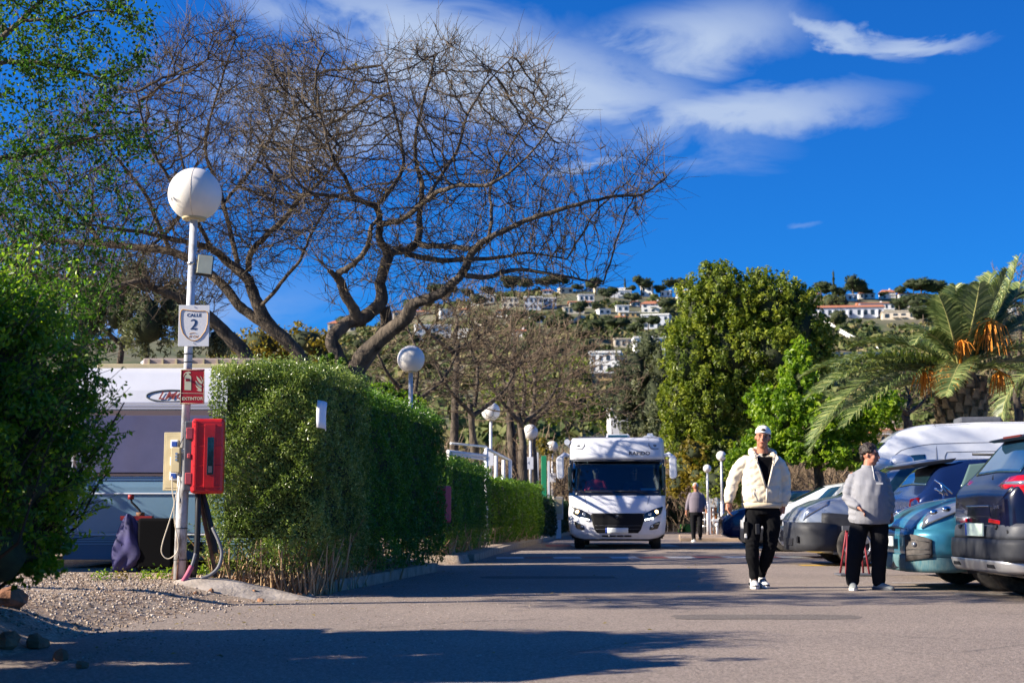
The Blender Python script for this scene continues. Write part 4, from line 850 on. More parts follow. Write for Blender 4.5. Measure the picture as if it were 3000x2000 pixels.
px_crown('olive_bush', 'olive green bush behind the bare branches below the white villa', 'shrub', lm_tall, [(1560, 1110, 60, 60), (1680, 1090, 70, 55), (1700, 1180, 60, 60), (1620, 1190, 80, 60), (1760, 1210, 50, 60), (1480, 1150, 80, 60)], 88, .10, .3, 71, core=.35, outer=.3)
px_crown('orange_bush', 'small orange leaved bush beside the fifth lamp', 'shrub', lm_yel, [(1590, 1300, 22, 22), (1600, 1325, 18, 16)], 58, .5, .13, 72, core=.5)
# thin bare trees behind the hedges
dome = lambda cx, cy, rx, ry: [(cx + rx * math.cos(a) * random.uniform(.9, 1.08), cy - ry * math.sin(a) * random.uniform(.9, 1.08)) for a in np.linspace(-.35, math.pi + .35, 16)]
def bare_simple(label, px, pb, cx, cy, rx, ry, d, nat, seed, group='bare trees beyond the hedges', m=None, dd=None, twigs=2.3, tip=.008, step=.22, kill=.32):
    cb = (px, pb); sp = [L_((px, pb, 14), (px + random.uniform(-8, 8), (pb + cy) / 2 + ry * .35, 11), (px + random.uniform(-20, 20), cy + ry * .35, 8)),
                         L_((px, cy + ry * .5 + 10, 8), (px - rx * .4, cy + ry * .1, 5, -.8), (px - rx * .6, cy - ry * .3, 3, -1)),
                         L_((px, cy + ry * .5 + 5, 8), (px + rx * .45, cy + ry * .15, 5, .8), (px + rx * .65, cy - ry * .25, 3, 1)), L_((px, cy + ry * .4, 7), (px + rx * .05, cy - ry * .2, 5, .3), (px - rx * .1, cy - ry * .6, 3, .6))]
    return bare_tree('bare_tree', label, sp, d, dome(cx, cy, rx, ry), nat, dd or rx * PM(d) * .6, seed, step=step, kill=kill, tip=tip, twigs=twigs, twl=.45, group=group, lm=m or lm_twigb)
bare_simple('bare spreading tree just right of the second lamp', 1215, 1290, 1270, 1080, 190, 190, 33, 2600, 81, m=lm_twig)
bare_simple('bare tree whose branches cross in front of the third lamp', 1390, 1310, 1440, 1120, 190, 180, 36, 2600, 82, m=lm_twig)
bare_simple('bare brown tree between the third and fourth lamps', 1530, 1320, 1560, 1150, 170, 170, 46, 2300, 83)
bare_simple('bare tree leaning over towards the motorhome roof', 1560, 1330, 1690, 1150, 150, 160, 52, 2200, 84)
bare_simple('pale bare tree highest against the lower hillside', 1330, 1300, 1340, 960, 190, 130, 60, 2200, 85, tip=.011, step=.3, kill=.42)
bare_simple('pale bare tree left of the white blocks of flats', 1500, 1300, 1520, 1010, 170, 130, 66, 2200, 86, tip=.012, step=.3, kill=.42)
bare_simple('bare brown thicket tree behind the caravan', 350, 1250, 350, 900, 240, 190, 42, 2600, 87, m=lm_twig, tip=.008)
bare_simple('bare brown thicket tree behind the left shrub', 120, 1250, 120, 880, 220, 220, 40, 2200, 88, m=lm_twig)
bare_simple('pinkish bare tree rising beside the upright palm fronds', 2985, 1200, 2990, 990, 110, 190, 60, 1700, 89, tip=.011)
bare_simple('bare grey bush left of the palm trunk', 2660, 1230, 2650, 1170, 90, 70, 58, 1200, 90, tip=.011)
bare_simple('bare bush to the right of the palm trunk', 2930, 1230, 2930, 1150, 90, 80, 62, 1300, 91, tip=.011)
# brown undergrowth massed behind the hedges
cl = Cloud(); n = 52000; y = rng.uniform(60, 104, n); x = y * rng.uniform(-.42, .42, n); h = rng.random(n) ** .7 * (3.2 + 1.6 * n2(x * .3, y * .3)); P = np.stack([x, y, np.maximum(h, 0)], 1)
dr = rng.normal(0, .45, (n, 3)); dr[:, 2] = np.abs(dr[:, 2]) + .5; L = rng.uniform(.4, 1.2, n)[:, None]; v, f = segs_np(P, P + dr * L, np.full(n, .022), np.full(n, .01), 3); cl.add(v, f, np.repeat(rng.random(n), 6)); tag(cl.build('brown_undergrowth', lm_twigb), kind='stuff')
cl = Cloud(); n = 34000; y = rng.uniform(72, 112, n); x = y * rng.uniform(-.42, .42, n); h = rng.random(n) ** .6 * (2.6 + 2.2 * n2(x * .22, y * .3, 1, 3)); k = h > 0; P = np.stack([x, y, h], 1)[k]
cl.leaves(P, .20, np.clip(.62 + .3 * n2(x * .5, y * .5)[k] + rng.normal(0, .2, k.sum()), 0, 1), aspect=.7, rng=rng); tag(cl.build('undergrowth_leaves', lm_hillb), kind='stuff')

# ------------------------------------------------------------------ palm
m_frond = leafmat('palm_leaf', [(0, (.05, .085, .025)), (.6, (.14, .19, .06)), (1, (.34, .36, .13))], .4, .2, 1.3, .5)
m_boot = mat('palm_boot', (.34, .23, .12), .9, col2=(.10, .065, .035), vscale=9, bump=.6)
m_rachis = mat('palm_rachis', (.32, .30, .10), .6)
m_fruit = mat('orange_fruit_stalk', (.75, .27, .02), .6, var=.3, vscale=14)
def palm(label, cpx, cpy, d, fronds, tw, boots=True, fruit=()):
    c = W(cpx, cpy, d); root = thing('palm_tree', label, 'palm', (c.x, c.y, 0)); b = root.location.copy(); zc = c.z
    t = MB(); t.tube([(0, 0, -.2), (0, 0, 1.6), (0, 0, zc - .5), (0, 0, zc)], [tw * .42, tw * .4, tw * .44, tw * .3], 16); t.build('trunk', m_boot, root)
    if boots:
        for i in range(120):
            z = 1.5 + i * (zc - 1.75) / 120; a = i * 2.399; r = tw * .42; q = MB()
            q.prism([(-.10, 0), (.10, 0), (.055, .22), (-.055, .22)], lambda x, y: Vector((x, .0, y)), lambda x, y: Vector((x, .09 + y * .3, y))); o = q.build('leaf_base', m_boot, root); o.location = (math.cos(a) * r, math.sin(a) * r, z); o.rotation_euler = (0, 0, a - math.pi / 2)
    rng = np.random.default_rng(int(cpx))
    for fi, f in enumerate(fronds):
        tip, mid, dy = f[0], f[1], f[2]; s = Vector((0, 0, zc - .1 + rng.uniform(-.1, .15))) ; m1 = W(mid[0], mid[1], d + dy * .6) - b; e = W(tip[0], tip[1], d + dy) - b
        ctrl = m1 * 2 - (s + e) * .5; N = 26; R = [(s * (1 - t) ** 2 + ctrl * 2 * t * (1 - t) + e * t * t) for t in np.linspace(0, 1, N)]
        fo = MB(); fo.tube(R, list(np.linspace(.035, .006, N)), 5); fr = fo.build('frond', m_rachis, root)
        V = []; F = []; A = []; nl = 104; Ltot = (e - s).length
        for k in range(nl):
            t = .13 + .87 * k / nl; p = s * (1 - t) ** 2 + ctrl * 2 * t * (1 - t) + e * t * t; tg = ((ctrl - s) * (1 - t) + (e - ctrl) * t).normalized()
            side0 = tg.cross(Vector((0, 0, 1))); side0 = side0.normalized() if side0.length > .05 else Vector((1, 0, 0)); up = side0.cross(tg).normalized()
            L = min(.85, Ltot * .27) * (math.sin(math.pi * min(1, .18 + t * .80)) ** .6) * rng.uniform(.85, 1.1)
            for sg in (-1, 1):
                dr = (side0 * sg * .72 + tg * .62 + up * (.32 + rng.normal(0, .10)) + Vector((0, 0, -.10))).normalized(); w = tg * .021
                q = p + dr * L * .55; z = p + dr * L + Vector((0, 0, -L * .16)); i0 = len(V); V += [p - w, p + w, q + w * .9, z, q - w * .9]; F.append((i0, i0 + 1, i0 + 2, i0 + 4)); F.append((i0 + 4, i0 + 2, i0 + 3, i0 + 3)); A += [rng.random()] * 5
        F = [q for q in F]; me = bpy.data.meshes.new('leaflets'); me.from_pydata([tuple(v) for v in V], [], [f if f[2] != f[3] else f[:3] for f in F]); a_ = me.attributes.new('v', 'FLOAT', 'POINT'); a_.data.foreach_set('value', A); me.materials.append(m_frond)
        o = bpy.data.objects.new('leaflets', me); COL.objects.link(o); o.parent = fr; o['kind'] = 'stuff'
    for (px, py, r, dy, up) in fruit:
        q = MB(); c0 = W(px, py, d + dy) - b; s0 = Vector((c0.x * .35, c0.y * .3, zc + .0)); q.tube([s0, s0.lerp(c0, .6) + Vector((0, 0, .25)), c0 + Vector((0, 0, r * PM(d)))], [.03, .025, .02], 5)
        for k in range(46):
            dx, dyy = rng.normal(0, .5), rng.normal(0, .5); R = r * PM(d); a0 = c0 + Vector((0, 0, R)); q.tube([a0, a0 + Vector((dx * R * .8, dyy * R * .8, -R * .5)), a0 + Vector((dx * R * 1.2, dyy * R * 1.2, -R * rng.uniform(1.2, 2.1)))], [.012, .013, .009], 3, cap=False)
        q.build('fruit_stalk', m_fruit, root)
    return root
PF = [((2985, 752), (2915, 930), 0), ((2950, 790), (2890, 930), -.8), ((2838, 838), (2822, 950), -.8), ((2780, 858), (2790, 960), 1.2), ((2712, 892), (2768, 950), -.5), ((2720, 880), (2760, 930), .8), ((2678, 1008), (2735, 985), -.9),
      ((2372, 1300), (2560, 1110), -1.0), ((2362, 1170), (2540, 1085), 0), ((2345, 1105), (2560, 1050), .8), ((2440, 1075), (2620, 1045), -1.2), ((2400, 1230), (2600, 1090), 1.4), ((2375, 1330), (2520, 1170), .2), ((2470, 1250), (2640, 1110), -1.9),
      ((3120, 1010), (2950, 1030), -.6), ((3150, 1080), (2980, 1060), .8), ((3100, 1150), (2960, 1080), -1.4), ((2770, 1160), (2810, 1070), -2.4), ((2930, 870), (2870, 960), 1.5), ((2860, 860), (2845, 950), 1.8), ((3060, 900), (2940, 980), 1.0), ((2560, 1000), (2690, 1010), 2.0), ((3010, 960), (2910, 1000), 2.2), ((2640, 960), (2740, 985), 1.6), ((2905, 800), (2860, 940), .9), ((2870, 830), (2850, 940), -1.2), ((2750, 865), (2785, 960), -1.3), ((2800, 835), (2805, 950), 1.0), ((2990, 830), (2920, 950), 1.2), ((2930, 830), (2880, 940), 2.0), ((2400, 1150), (2580, 1070), -1.6), ((2480, 1020), (2650, 1010), .6)]
palm('large date palm with orange fruit stalks towering behind the white van', 2812, 1088, 33, PF, 1.12, True, [(2712, 1120, 42, -.8, 0), (2775, 1105, 34, -1.1, 0), (2900, 985, 55, -.5, 0), (2930, 1120, 34, -.6, 0), (2818, 1020, 26, -.6, 0)])
palm('second palm whose fronds reach in from the right edge', 3130, 1060, 37, [((2935, 1225), (2990, 1110), -.5), ((2960, 1020), (3040, 1020), 0), ((3000, 900), (3060, 970), .4), ((2985, 1160), (3040, 1080), .9), ((3040, 880), (3090, 960), -.6), ((2950, 1085), (3050, 1050), -1), ((3200, 900), (3160, 970), 0), ((3300, 1000), (3220, 1010), 0), ((3300, 1150), (3220, 1060), 0)], .8, False)
# ------------------------------------------------------------------ shared materials
m_globe = mat('opal_globe', (.82, .78, .72), .35, var=.04, vscale=3, spec=.5)
m_pole = mat('galvanised_pole', (.62, .63, .66), .45, metal=.15, col2=(.40, .38, .36), vscale=7, lo=.3, hi=.55, bump=.2)
m_poled = mat('stained_pole', (.55, .54, .53), .6, col2=(.16, .13, .11), vscale=9, lo=.36, hi=.52, bump=.3, stretch=(1, 1, .4))
m_black = mat('black_plastic', (.012, .012, .014), .5)
m_rub = mat('rubber', (.018, .018, .020), .85, var=.3, vscale=20, bump=.2)
m_signw = mat('sign_white', (.78, .79, .82), .4)
m_navy = mat('sign_navy', (.012, .05, .16), .5)
m_orng = mat('sign_orange', (.55, .28, .05), .5)
m_signr = mat('sign_red', (.42, .015, .025), .4)
m_signc = mat('sign_cream', (.66, .66, .45), .5)
m_red = mat('red_plastic', (.68, .012, .014), .35, col2=(.48, .02, .02), vscale=6, coat=.3)
m_redf = mat('faded_red_plastic', (.62, .10, .11), .5)
m_grey = mat('grey_plastic', (.10, .105, .12), .6, var=.2, vscale=9)
m_beige = mat('beige_board', (.52, .43, .25), .6, var=.12, vscale=5)
m_lens = mat('yellowed_lens', (.78, .74, .50), .3, var=.1)
m_steel = mat('steel', (.55, .55, .56), .3, metal=1.0)
m_rust = mat('rusty_steel', (.22, .11, .06), .85, var=.5, vscale=12)
m_cablei = mat('ivory_cable', (.70, .60, .44), .5)
m_hose = mat('grey_hose', (.16, .16, .17), .6)
m_pink = mat('pink_sleeve', (.45, .10, .16), .6)
m_blue = mat('blue_socket', (.015, .06, .30), .4)
m_glassd = mat('dark_glass', (.012, .02, .028), .04, spec=.9, coat=.5)
m_chrome = mat('chrome', (.8, .8, .82), .12, metal=1.0)
m_tyre = mat('tyre', (.025, .024, .023), .85, col2=(.07, .062, .055), vscale=14, bump=.3)
m_rim = mat('alloy_rim', (.45, .45, .46), .3, metal=.8)

# ------------------------------------------------------------------ lamps
def lamp(label, px, d, gpy, gr, base_py=None, lean=0.0, z0=None, pole_r=.052, group='globe lamps along the road', stain=True):
    g = W(px, gpy, d); z0 = float(max(gz(g.x, d), 0)) if z0 is None else z0
    root = thing('street_lamp', label, 'lamp', (g.x - lean, d, z0), group=group); h = g.z - z0
    mb = MB(); mb.ell((lean, 0, h), gr, 32, 20); mb.build('globe', m_globe, root)
    mb = MB(); mb.lathe([(0, h - gr * .99), (gr * .44, h - gr * .97), (gr * .46, h - gr * .90), (gr * .43, h - gr * .86), (.0, h - gr * .86)], 24, (lean, 0, 0)); mb.build('collar', m_beige, root)
    zc = h - gr * .97; m1 = 1.25
    mb = MB(); mb.tube([(lean * m1 / h, 0, m1), (lean * zc / h, 0, zc)], [pole_r * .84, pole_r * .76], 16); mb.build('pole', m_pole, root)
    mb = MB(); mb.tube([(0, 0, 0), (lean * m1 / h, 0, m1)], [pole_r * 1.16, pole_r * 1.12], 16); mb.tube([(lean * m1 / h, 0, m1 - .02), (lean * m1 / h, 0, m1 + .03)], pole_r * 1.32, 16); mb.build('pole_base', m_poled if stain else m_pole, root)
    mb = MB()
    for k in range(3): a = k * 2.094 + .5; mb.prism([(pole_r * 1.1, 0), (pole_r * 2.3, 0), (pole_r * 1.1, .24)], lambda x, z: Vector((x * math.cos(a) + .004 * math.sin(a), x * math.sin(a) - .004 * math.cos(a), z)), lambda x, z: Vector((x * math.cos(a) - .004 * math.sin(a), x * math.sin(a) + .004 * math.cos(a), z)))
    mb.build('base_fin', m_rust, root)
    return root
LD = 14.2
L1 = lamp('nearest and tallest looking globe lamp, carrying the street sign and red cabinet', 571, LD, 570, .27, lean=.05, z0=.19)
m_seam = mat('globe_seam_dirt', (.40, .30, .20), .7)
g = W(571, 570, LD) - L1.location; mb = MB(); mb.tube([g + Vector((math.sin(a) * .2 * .0 + .012, -math.cos(a) * .2705, math.sin(a) * .2705)) for a in np.linspace(-1.1, 1.35, 24)], .0012, 4); mb.build('seam', m_seam, L1)
lamp('globe lamp rising just behind the tall dark hedge', 1204, 27, 1052, .262, lean=.0, z0=.15)
lamp('globe lamp with bare branches across its globe', 1438, 40, 1205, .262, z0=.15)
lamp('globe lamp above the lime green hedge', 1554, 49, 1265, .262, z0=.15)
lamp('globe lamp closest to the motorhome mirror', 1618, 62, 1308, .255, z0=.12)
lamp('taller globe lamp at the head of the parked cars', 2113, 50, 1335, .172, z0=0, stain=False)
lamp('shorter globe lamp right above the white haired walker', 2072, 52, 1372, .15, z0=0, stain=False)

def P1(px, py, dy=0.0): return W(px, py, LD + dy)
def at1(px, py, dy): return P1(px, py, dy)
# street sign
def street_sign(label, c, w, h, full=True, rotz=0.0, group=None):
    root = thing('street_sign', label, 'sign', c, group=group, rot=(0, 0, rotz))
    mb = MB(); mb.box((0, 0, 0), (w, .006, h)); mb.build('sign_plate', m_signw, root, bevel=.002)
    if full:
        u = w / 990.0; f = lambda x, y, o=0.0: Vector(((x - 758) * u, -.0035 - o, (828 - y) * u))
        pts = [(400, 298), (640, 335), (880, 352), (1110, 345), (1185, 385), (1207, 470), (1200, 760), (1130, 1000), (985, 1215), (880, 1295), (790, 1322), (700, 1310), (560, 1240), (420, 1080), (345, 850), (318, 600), (322, 390), (350, 320)]
        mb = MB(); mb.tube([f(*p, .0012) for p in pts], .0042, 4, closed=True, cap=False); mb.build('shield_outline', m_orng, root)
        two = [(650, 665), (690, 630), (740, 615), (790, 618), (840, 645), (862, 700), (855, 760), (825, 820), (780, 870), (730, 914), (790, 915), (840, 905), (865, 898), (850, 935), (825, 975), (780, 960), (720, 947), (650, 952), (645, 938), (700, 880), (745, 820), (775, 760), (785, 710), (770, 672), (735, 657), (690, 665), (655, 682)]
        mb = MB(); mb.prism(two, lambda x, y: f(x, y, 0), lambda x, y: f(x, y, .0015)); mb.build('number', m_navy, root)
        text('CALLE', .043, m_navy, root, f(760, 490), name='lettering', off=.0016, sx=1.12, sp=1.05)
        text('El Cid', .033, m_orng, root, f(750, 1185), off=.0003, shear=.3, sx=1.1)
        mb = MB(); mb.tube([f(x, 1090 - 30 * math.sin((x - 610) / 265 * math.pi), .001) for x in range(610, 876, 30)], .002, 4); mb.build('logo_stroke', m_orng, root)
        for y in (215, 1400): mb = MB(); mb.tube([f(770, y, 0), f(770, y, .004)], .005, 8); mb.build('screw', m_steel, root)
    return root
s1 = P1(568, 954, -.075); street_sign('white street sign reading CALLE 2 inside an orange shield', s1, .305, .416, rotz=rad(3))
for (px, py, d, lab, w) in [(1431, 1343, 39.9, 'small white sign on the lamp with branches over it', .26), (1549, 1356, 48.9, 'small white sign with a blue digit above the lime hedge', .28), (1618, 1398, 61.9, 'small white sign on the lamp closest to the motorhome', .26)]:
    r = street_sign(lab, W(px, py, d - .1), w * 1.1, w * 1.5, False); text('3' if d < 45 else ('4' if d < 60 else '5'), .16, m_navy, r, (0, -.004, 0))
# extinguisher sign
c = P1(564, 1132, -.075); root = thing('extinguisher_sign', 'red sign with extinguisher and flames reading EXTINTOR', 'sign', c, rot=(0, rad(-1), rad(5)))
mb = MB(); mb.box((0, 0, 0), (.235, .005, .348)); mb.build('sign_plate', m_signr, root, bevel=.002)
f = lambda x, y, o=.0: Vector(((x - 280) / 174 * .235, -.0028 - o, (198 - y) / 250 * .348))
mb = MB()
for (a, b) in [((196, 75), (366, 82)), ((366, 82), (360, 321)), ((360, 321), (193, 318)), ((193, 318), (196, 75))]: mb.tube([f(*a, .0006), f(*b, .0006)], .0022, 4)
mb.build('border', m_signc, root); mb = MB(); mb.prism([(196, 243), (362, 247), (362, 250), (196, 246)], lambda x, y: f(x, y), lambda x, y: f(x, y, .0015)); mb.build('divider', m_signc, root)
ext = [(222, 222), (222, 130), (228, 118), (238, 112), (238, 104), (228, 104), (220, 116), (218, 128), (214, 126), (218, 106), (230, 94), (252, 88), (266, 94), (266, 104), (252, 104), (254, 112), (266, 120), (270, 132), (270, 224)]
mb = MB(); mb.prism(ext, lambda x, y: f(x, y), lambda x, y: f(x, y, .0015)); mb.build('extinguisher_symbol', m_signc, root)
mb = MB(); mb.prism([(230, 142), (262, 143), (262, 160), (230, 159)], lambda x, y: f(x, y, .0015), lambda x, y: f(x, y, .003)); mb.build('label_patch', m_signr, root)
for k, fl in enumerate([[(308, 122), (322, 134), (336, 150), (346, 168), (348, 150), (340, 134), (334, 120), (346, 134), (354, 156), (350, 180), (336, 176), (322, 160), (312, 142)], [(302, 152), (316, 168), (334, 184), (348, 192), (348, 206), (330, 202), (312, 186), (304, 170)], [(300, 182), (316, 198), (332, 208), (346, 214), (346, 234), (326, 232), (308, 222), (324, 220), (310, 206)]]):
    mb = MB(); mb.prism(fl, lambda x, y: f(x, y), lambda x, y: f(x, y, .0015)); mb.build('flame_symbol', m_signc, root)
text('EXTINTOR', .043, m_signc, root, f(280, 285), off=.0012, sx=.98)
# floodlight on the pole
c = P1(600, 778, -.02); root = thing('floodlight', 'square black floodlight with yellowed lens clamped to the nearest lamp pole', 'floodlight', c, rot=(rad(-10), rad(5), rad(14)))
mb = MB(); mb.box((0, 0, 0), (.165, .05, .215)); mb.build('housing', m_black, root, bevel=.008)
mb = MB(); mb.box((0, -.03, 0), (.145, .012, .195)); mb.build('lens', m_lens, root, bevel=.004)
mb = MB(); mb.tube([(-.08, .03, -.04), (-.10, .06, -.14), (-.06, .05, -.19), (-.02, .03, -.11)], .006, 6); mb.build('cable', m_black, root)
mb = MB(); mb.box((-.10, .05, .0), (.09, .03, .03)); mb.build('bracket', m_steel, root)
z = P1(566, 776).z - L1.location.z; mb = MB(); mb.tube([(.035, 0, z), (.035, 0, z + .025)], .048, 14); mb.build('clamp', m_steel, L1)
for py in (1038, 1062, 1548, 1640): z = P1(560, py).z - L1.location.z; mb = MB(); mb.tube([(z * .0115, 0, z), (z * .0115, 0, z + .008)], .048 if py < 1400 else .064, 12); mb.build('strap', m_black, L1)
# red cabinet
def cabinet(label, c, w, h, dpt, rotz, window=True, mr=None):
    root = thing('extinguisher_cabinet', label, 'cabinet', c, rotz); mr = mr or m_red
    mb = MB(); mb.box((0, 0, 0), (w, dpt, h)); mb.build('door', mr, root, bevel=.03)
    for zz in (-.40, -.13, .13, .40): mb = MB(); mb.box((-w * .0, -dpt / 2 - .001, zz * h), (w * .86, .008, .012)); mb.build('moulding', mr, root, bevel=.003)
    mb = MB(); mb.box((-w * .36, -dpt / 2 - .002, 0), (.022, .012, h * .93)); mb.build('edge_rib', mr, root, bevel=.004)
    mb = MB(); mb.box((w * .06, -dpt / 2 - .004, 0), (w * .34, .012, h * .84)); mb.build('raised_panel', mr, root, bevel=.004)
    if window:
        mb = MB(); mb.box((w * .09, -dpt / 2 - .010, 0), (w * .2, .008, h * .5)); mb.build('window', m_glassd, root, bevel=.004)
        mb = MB(); mb.box((w * .09, -dpt / 2 - .0145, -h * .18), (w * .12, .004, h * .09)); mb.build('extinguisher_base', m_grey, root)
    mb = MB(); mb.box((-w * .5 - .03, dpt * .1, 0), (.085, dpt * .85, h * .93)); mb.build('back_shell', m_grey, root, bevel=.012)
    for zz in (-.30, .0, .30):
        hh = .11 if zz else .045
        mb = MB(); mb.box((-w * .5 - .022, -dpt * .36, zz * h), (.062 if zz else .03, .05, hh)); mb.build('latch', m_redf, root, bevel=.006)
    return root
cabinet('bright red fire extinguisher cabinet fixed to the nearest lamp pole', P1(610, 1336, -.13), .315, .735, .20, rad(8))
cabinet('red extinguisher cabinet sticking out from behind the tall dark hedge', W(1296, 1476, 21.9), .22, .56, .2, rad(-30), False, mat('pinkish_red', (.55, .03, .06), .5))
# beige board with sockets
c = P1(511, 1351, .06); root = thing('socket_board', 'beige electrical board with blue sockets beside the red cabinet', 'socket board', c, rotz=rad(-8))
mb = MB(); mb.box((0, 0, 0), (.215, .04, .58)); mb.build('board', m_beige, root, bevel=.006)
mb = MB(); mb.box((0, -.022, 0), (.17, .006, .53)); mb.build('cover', m_beige, root, bevel=.003)
for zz in (.17, .0, -.145):
    mb = MB(); mb.box((.01, -.035, zz), (.075, .03, .085)); s_ = mb.build('socket', m_signw, root, bevel=.004)
    mb = MB(); mb.box((.018, -.056, zz), (.055, .022, .05)); mb.build('socket_lid', m_blue, s_, bevel=.004)
mb = MB(); mb.box((.06, -.10, .01), (.095, .07, .25)); sb = mb.build('switch_box', m_beige, root, bevel=.008)
for zz in (.07, .04, .01): mb = MB(); mb.tube([(.075, -.135, zz), (.075, -.15, zz)], .013, 10); mb.build('switch_knob', m_steel, sb)
def cable(name, label, pts, r, m, cat='cable', n=7, group=None, dd=0.0):
    P = [P1(p[0], p[1], p[2] if len(p) > 2 else 0) for p in pts]; Q = [P[0]]
    for i in range(len(P) - 1):
        p0, p1, p2, p3 = P[max(i - 1, 0)], P[i], P[i + 1], P[min(i + 2, len(P) - 1)]
        for t in (.2, .4, .6, .8, 1.0): Q.append(.5 * ((2 * p1) + (-p0 + p2) * t + (2 * p0 - 5 * p1 + 4 * p2 - p3) * t * t + (-p0 + 3 * p1 - 3 * p2 + p3) * t ** 3))
    b = Q[0].copy(); mb = MB(); mb.tube([q - b for q in Q], r, n); o = mb.build(name, m, loc=b); return tag(o, label, cat, group)
cable('power_cable', 'ivory cable hanging in a long loop from the socket board', [(504, 1395, -.08), (505, 1440, -.1), (510, 1475, -.1), (498, 1520, -.1), (476, 1590, -.1), (474, 1620, -.1), (492, 1636, -.1), (516, 1620, -.1), (522, 1590, -.1), (512, 1530, -.1), (511, 1480, -.1), (520, 1430, -.1), (526, 1395, -.1)], .0055, m_cablei)
cable('thin_cable', 'thin black cable dropping beside the ivory loop', [(531, 1380, -.1), (527, 1430, -.08), (528, 1480, -.05), (540, 1540, -.02)], .004, m_black)
cable('curved_cable', 'short black cable arching over the top of the socket board', [(541, 1278, -.05), (533, 1290, -.08), (527, 1305, -.08)], .004, m_black)
cable('black_conduit', 'thick black conduit running down beside the stained pole base', [(580, 1440, -.02), (580, 1500, -.06), (577, 1600, -.07), (572, 1650, -.06), (566, 1690, 0)], .030, m_black, 'conduit')
cable('slanting_conduit', 'black conduit slanting away behind the red cabinet', [(592, 1440, .02), (606, 1490, 0), (622, 1560, 0), (632, 1620, 0)], .028, m_black, 'conduit')
cable('drain_hose', 'grey hose curling round to the ground right of the pole', [(622, 1545, -.05), (641, 1585, -.08), (650, 1620, -.08), (640, 1660, -.1), (615, 1684, -.12), (588, 1694, -.14)], .017, m_hose, 'hose')
cable('steel_strut', 'rusty strut leaning from the pole down to the rubble', [(586, 1450, .04), (600, 1530, .04), (618, 1610, .04), (632, 1690, .05)], .022, m_rust, 'strut', n=4)
cable('sleeved_hose', 'grey hose end with a pink sleeve lying against the pole foot', [(573, 1620, -.10), (566, 1645, -.11), (560, 1662, -.12)], .016, m_hose, 'hose')
cable('pink_sleeve', 'pink rubber sleeve at the foot of the nearest lamp', [(562, 1658, -.12), (548, 1685, -.16), (536, 1704, -.2)], .027, m_pink, 'hose')
# white notice in the hedge
c = W(945, 1212, 14.42); root = thing('notice_board', 'bent white notice poking out of the tall hedge', 'notice', (c.x + .03, 14.40, c.z), rotz=rad(62), group=None)
mb = MB(); mb.grid(lambda u, v: (-.075 + .15 * u + .05 * v * v, .05 * (u - .5) ** 2 * 4 + .03 * v, -.14 + .28 * v - .03 * u), 6, 4); mb.build('panel', m_signw, root, solid=.005)
# rocks and weeds at the pole foot
m_rock = mat('orange_rock', (.40, .20, .10), .9, var=.4, vscale=10, bump=.6)
rng = np.random.default_rng(90)
def rock(label, x, y, r, m=m_rock, g=None):
    mb = MB(); mb.ell((0, 0, r * .3), (r, r * .8, r * .6), 7, 5); mb.s = [False] * len(mb.s)
    mb.v = [tuple(Vector(v) * (1 + .28 * math.sin(v[0] * 2.2 / r + v[2] * 3 / r + x * 9) * math.cos(v[1] * 2.7 / r + y * 5))) for v in mb.v]
    o = mb.build('rock', m, loc=(x, y, float(max(gz(x, y), 0)))); o.rotation_euler = (0, 0, rng.uniform(0, 6)); return tag(o, label, 'rock', g)
for (px, py, r, lab) in [(655, 1692, .07, 'largest orange rock at the foot of the olive hedge'), (690, 1690, .055, 'orange rock below the straw coloured stems'), (745, 1695, .06, 'rock between the hedge stems and concrete hump'), (765, 1700, .04, 'small rock at the near hedge corner'), (620, 1698, .035, 'small rock near the grey hose end'), (575, 1702, .03, 'pebble sized rock beside the pink sleeve')]:
    p = G(px, py, .2); rock(lab, p.x, min(p.y, 14.35), r)
for (px, py, r, lab) in [(30, 1800, .13, 'largest reddish rock in the shaded bank'), (110, 1840, .09, 'reddish rock in the shade right of the largest one'), (180, 1870, .06, 'smaller earthy rock low in the shaded bank'), (60, 1775, .06, 'thin pale rock on top of the shaded bank'), (10, 1850, .10, 'dark rock at the picture corner of the bank'), (240, 1890, .045, 'small loose rock furthest out on the shaded asphalt')]:
    p = G(px, py, .12); rock(lab, p.x, p.y, r, mat('red_earth_rock', (.26, .12, .065), .95, var=.45, vscale=8, bump=.7), None)
def weed(px, py, w, n, lab, m=lm_bright):
    p = G(px, py, .19); rg = np.random.default_rng(int(px)); cl = Cloud(); Q = rg.normal(0, 1, (n, 3)) * np.array([w, w * .6, .03]) + np.array([0, 0, .05]); Q[:, 2] = np.abs(Q[:, 2]); cl.leaves(Q, .035, rg.random(n), aspect=.5, rng=rg)
    root = thing('weed', lab, 'weed', (p.x, p.y, p.z)); cl.build('foliage', m, root)
for a in [(305, 1697, .07, 90, 'leafy weed left of the purple cover'), (357, 1694, .035, 30, 'tiny yellow flowering weed at the gravel edge', lm_yel), (470, 1694, .12, 150, 'widest green weed left of the lamp foot'), (420, 1696, .04, 30, 'tiny weed between the two bigger ones'), (590, 1685, .05, 70, 'weed right behind the lamp foot')]: weed(*a)
# light sprigs of the olive hedge hanging near the conduit
cl = Cloud(); rg = np.random.default_rng(4); b = W(640, 1560, 14.45)
for k in range(90):
    p = np.array([rg.normal(0, .10), rg.normal(0, .05), rg.normal(0, .22)]); d = np.array([-rg.random(), -.2, rg.normal(0, .4)]); d /= np.linalg.norm(d); L = rg.uniform(.08, .2); cl.leaves(p + d * L * np.linspace(0, 1, 9)[:, None], .028, rg.random(9), rng=rg)
o = cl.build('hedge_sprigs', lm_olive); o.location = b; o['kind'] = 'stuff'

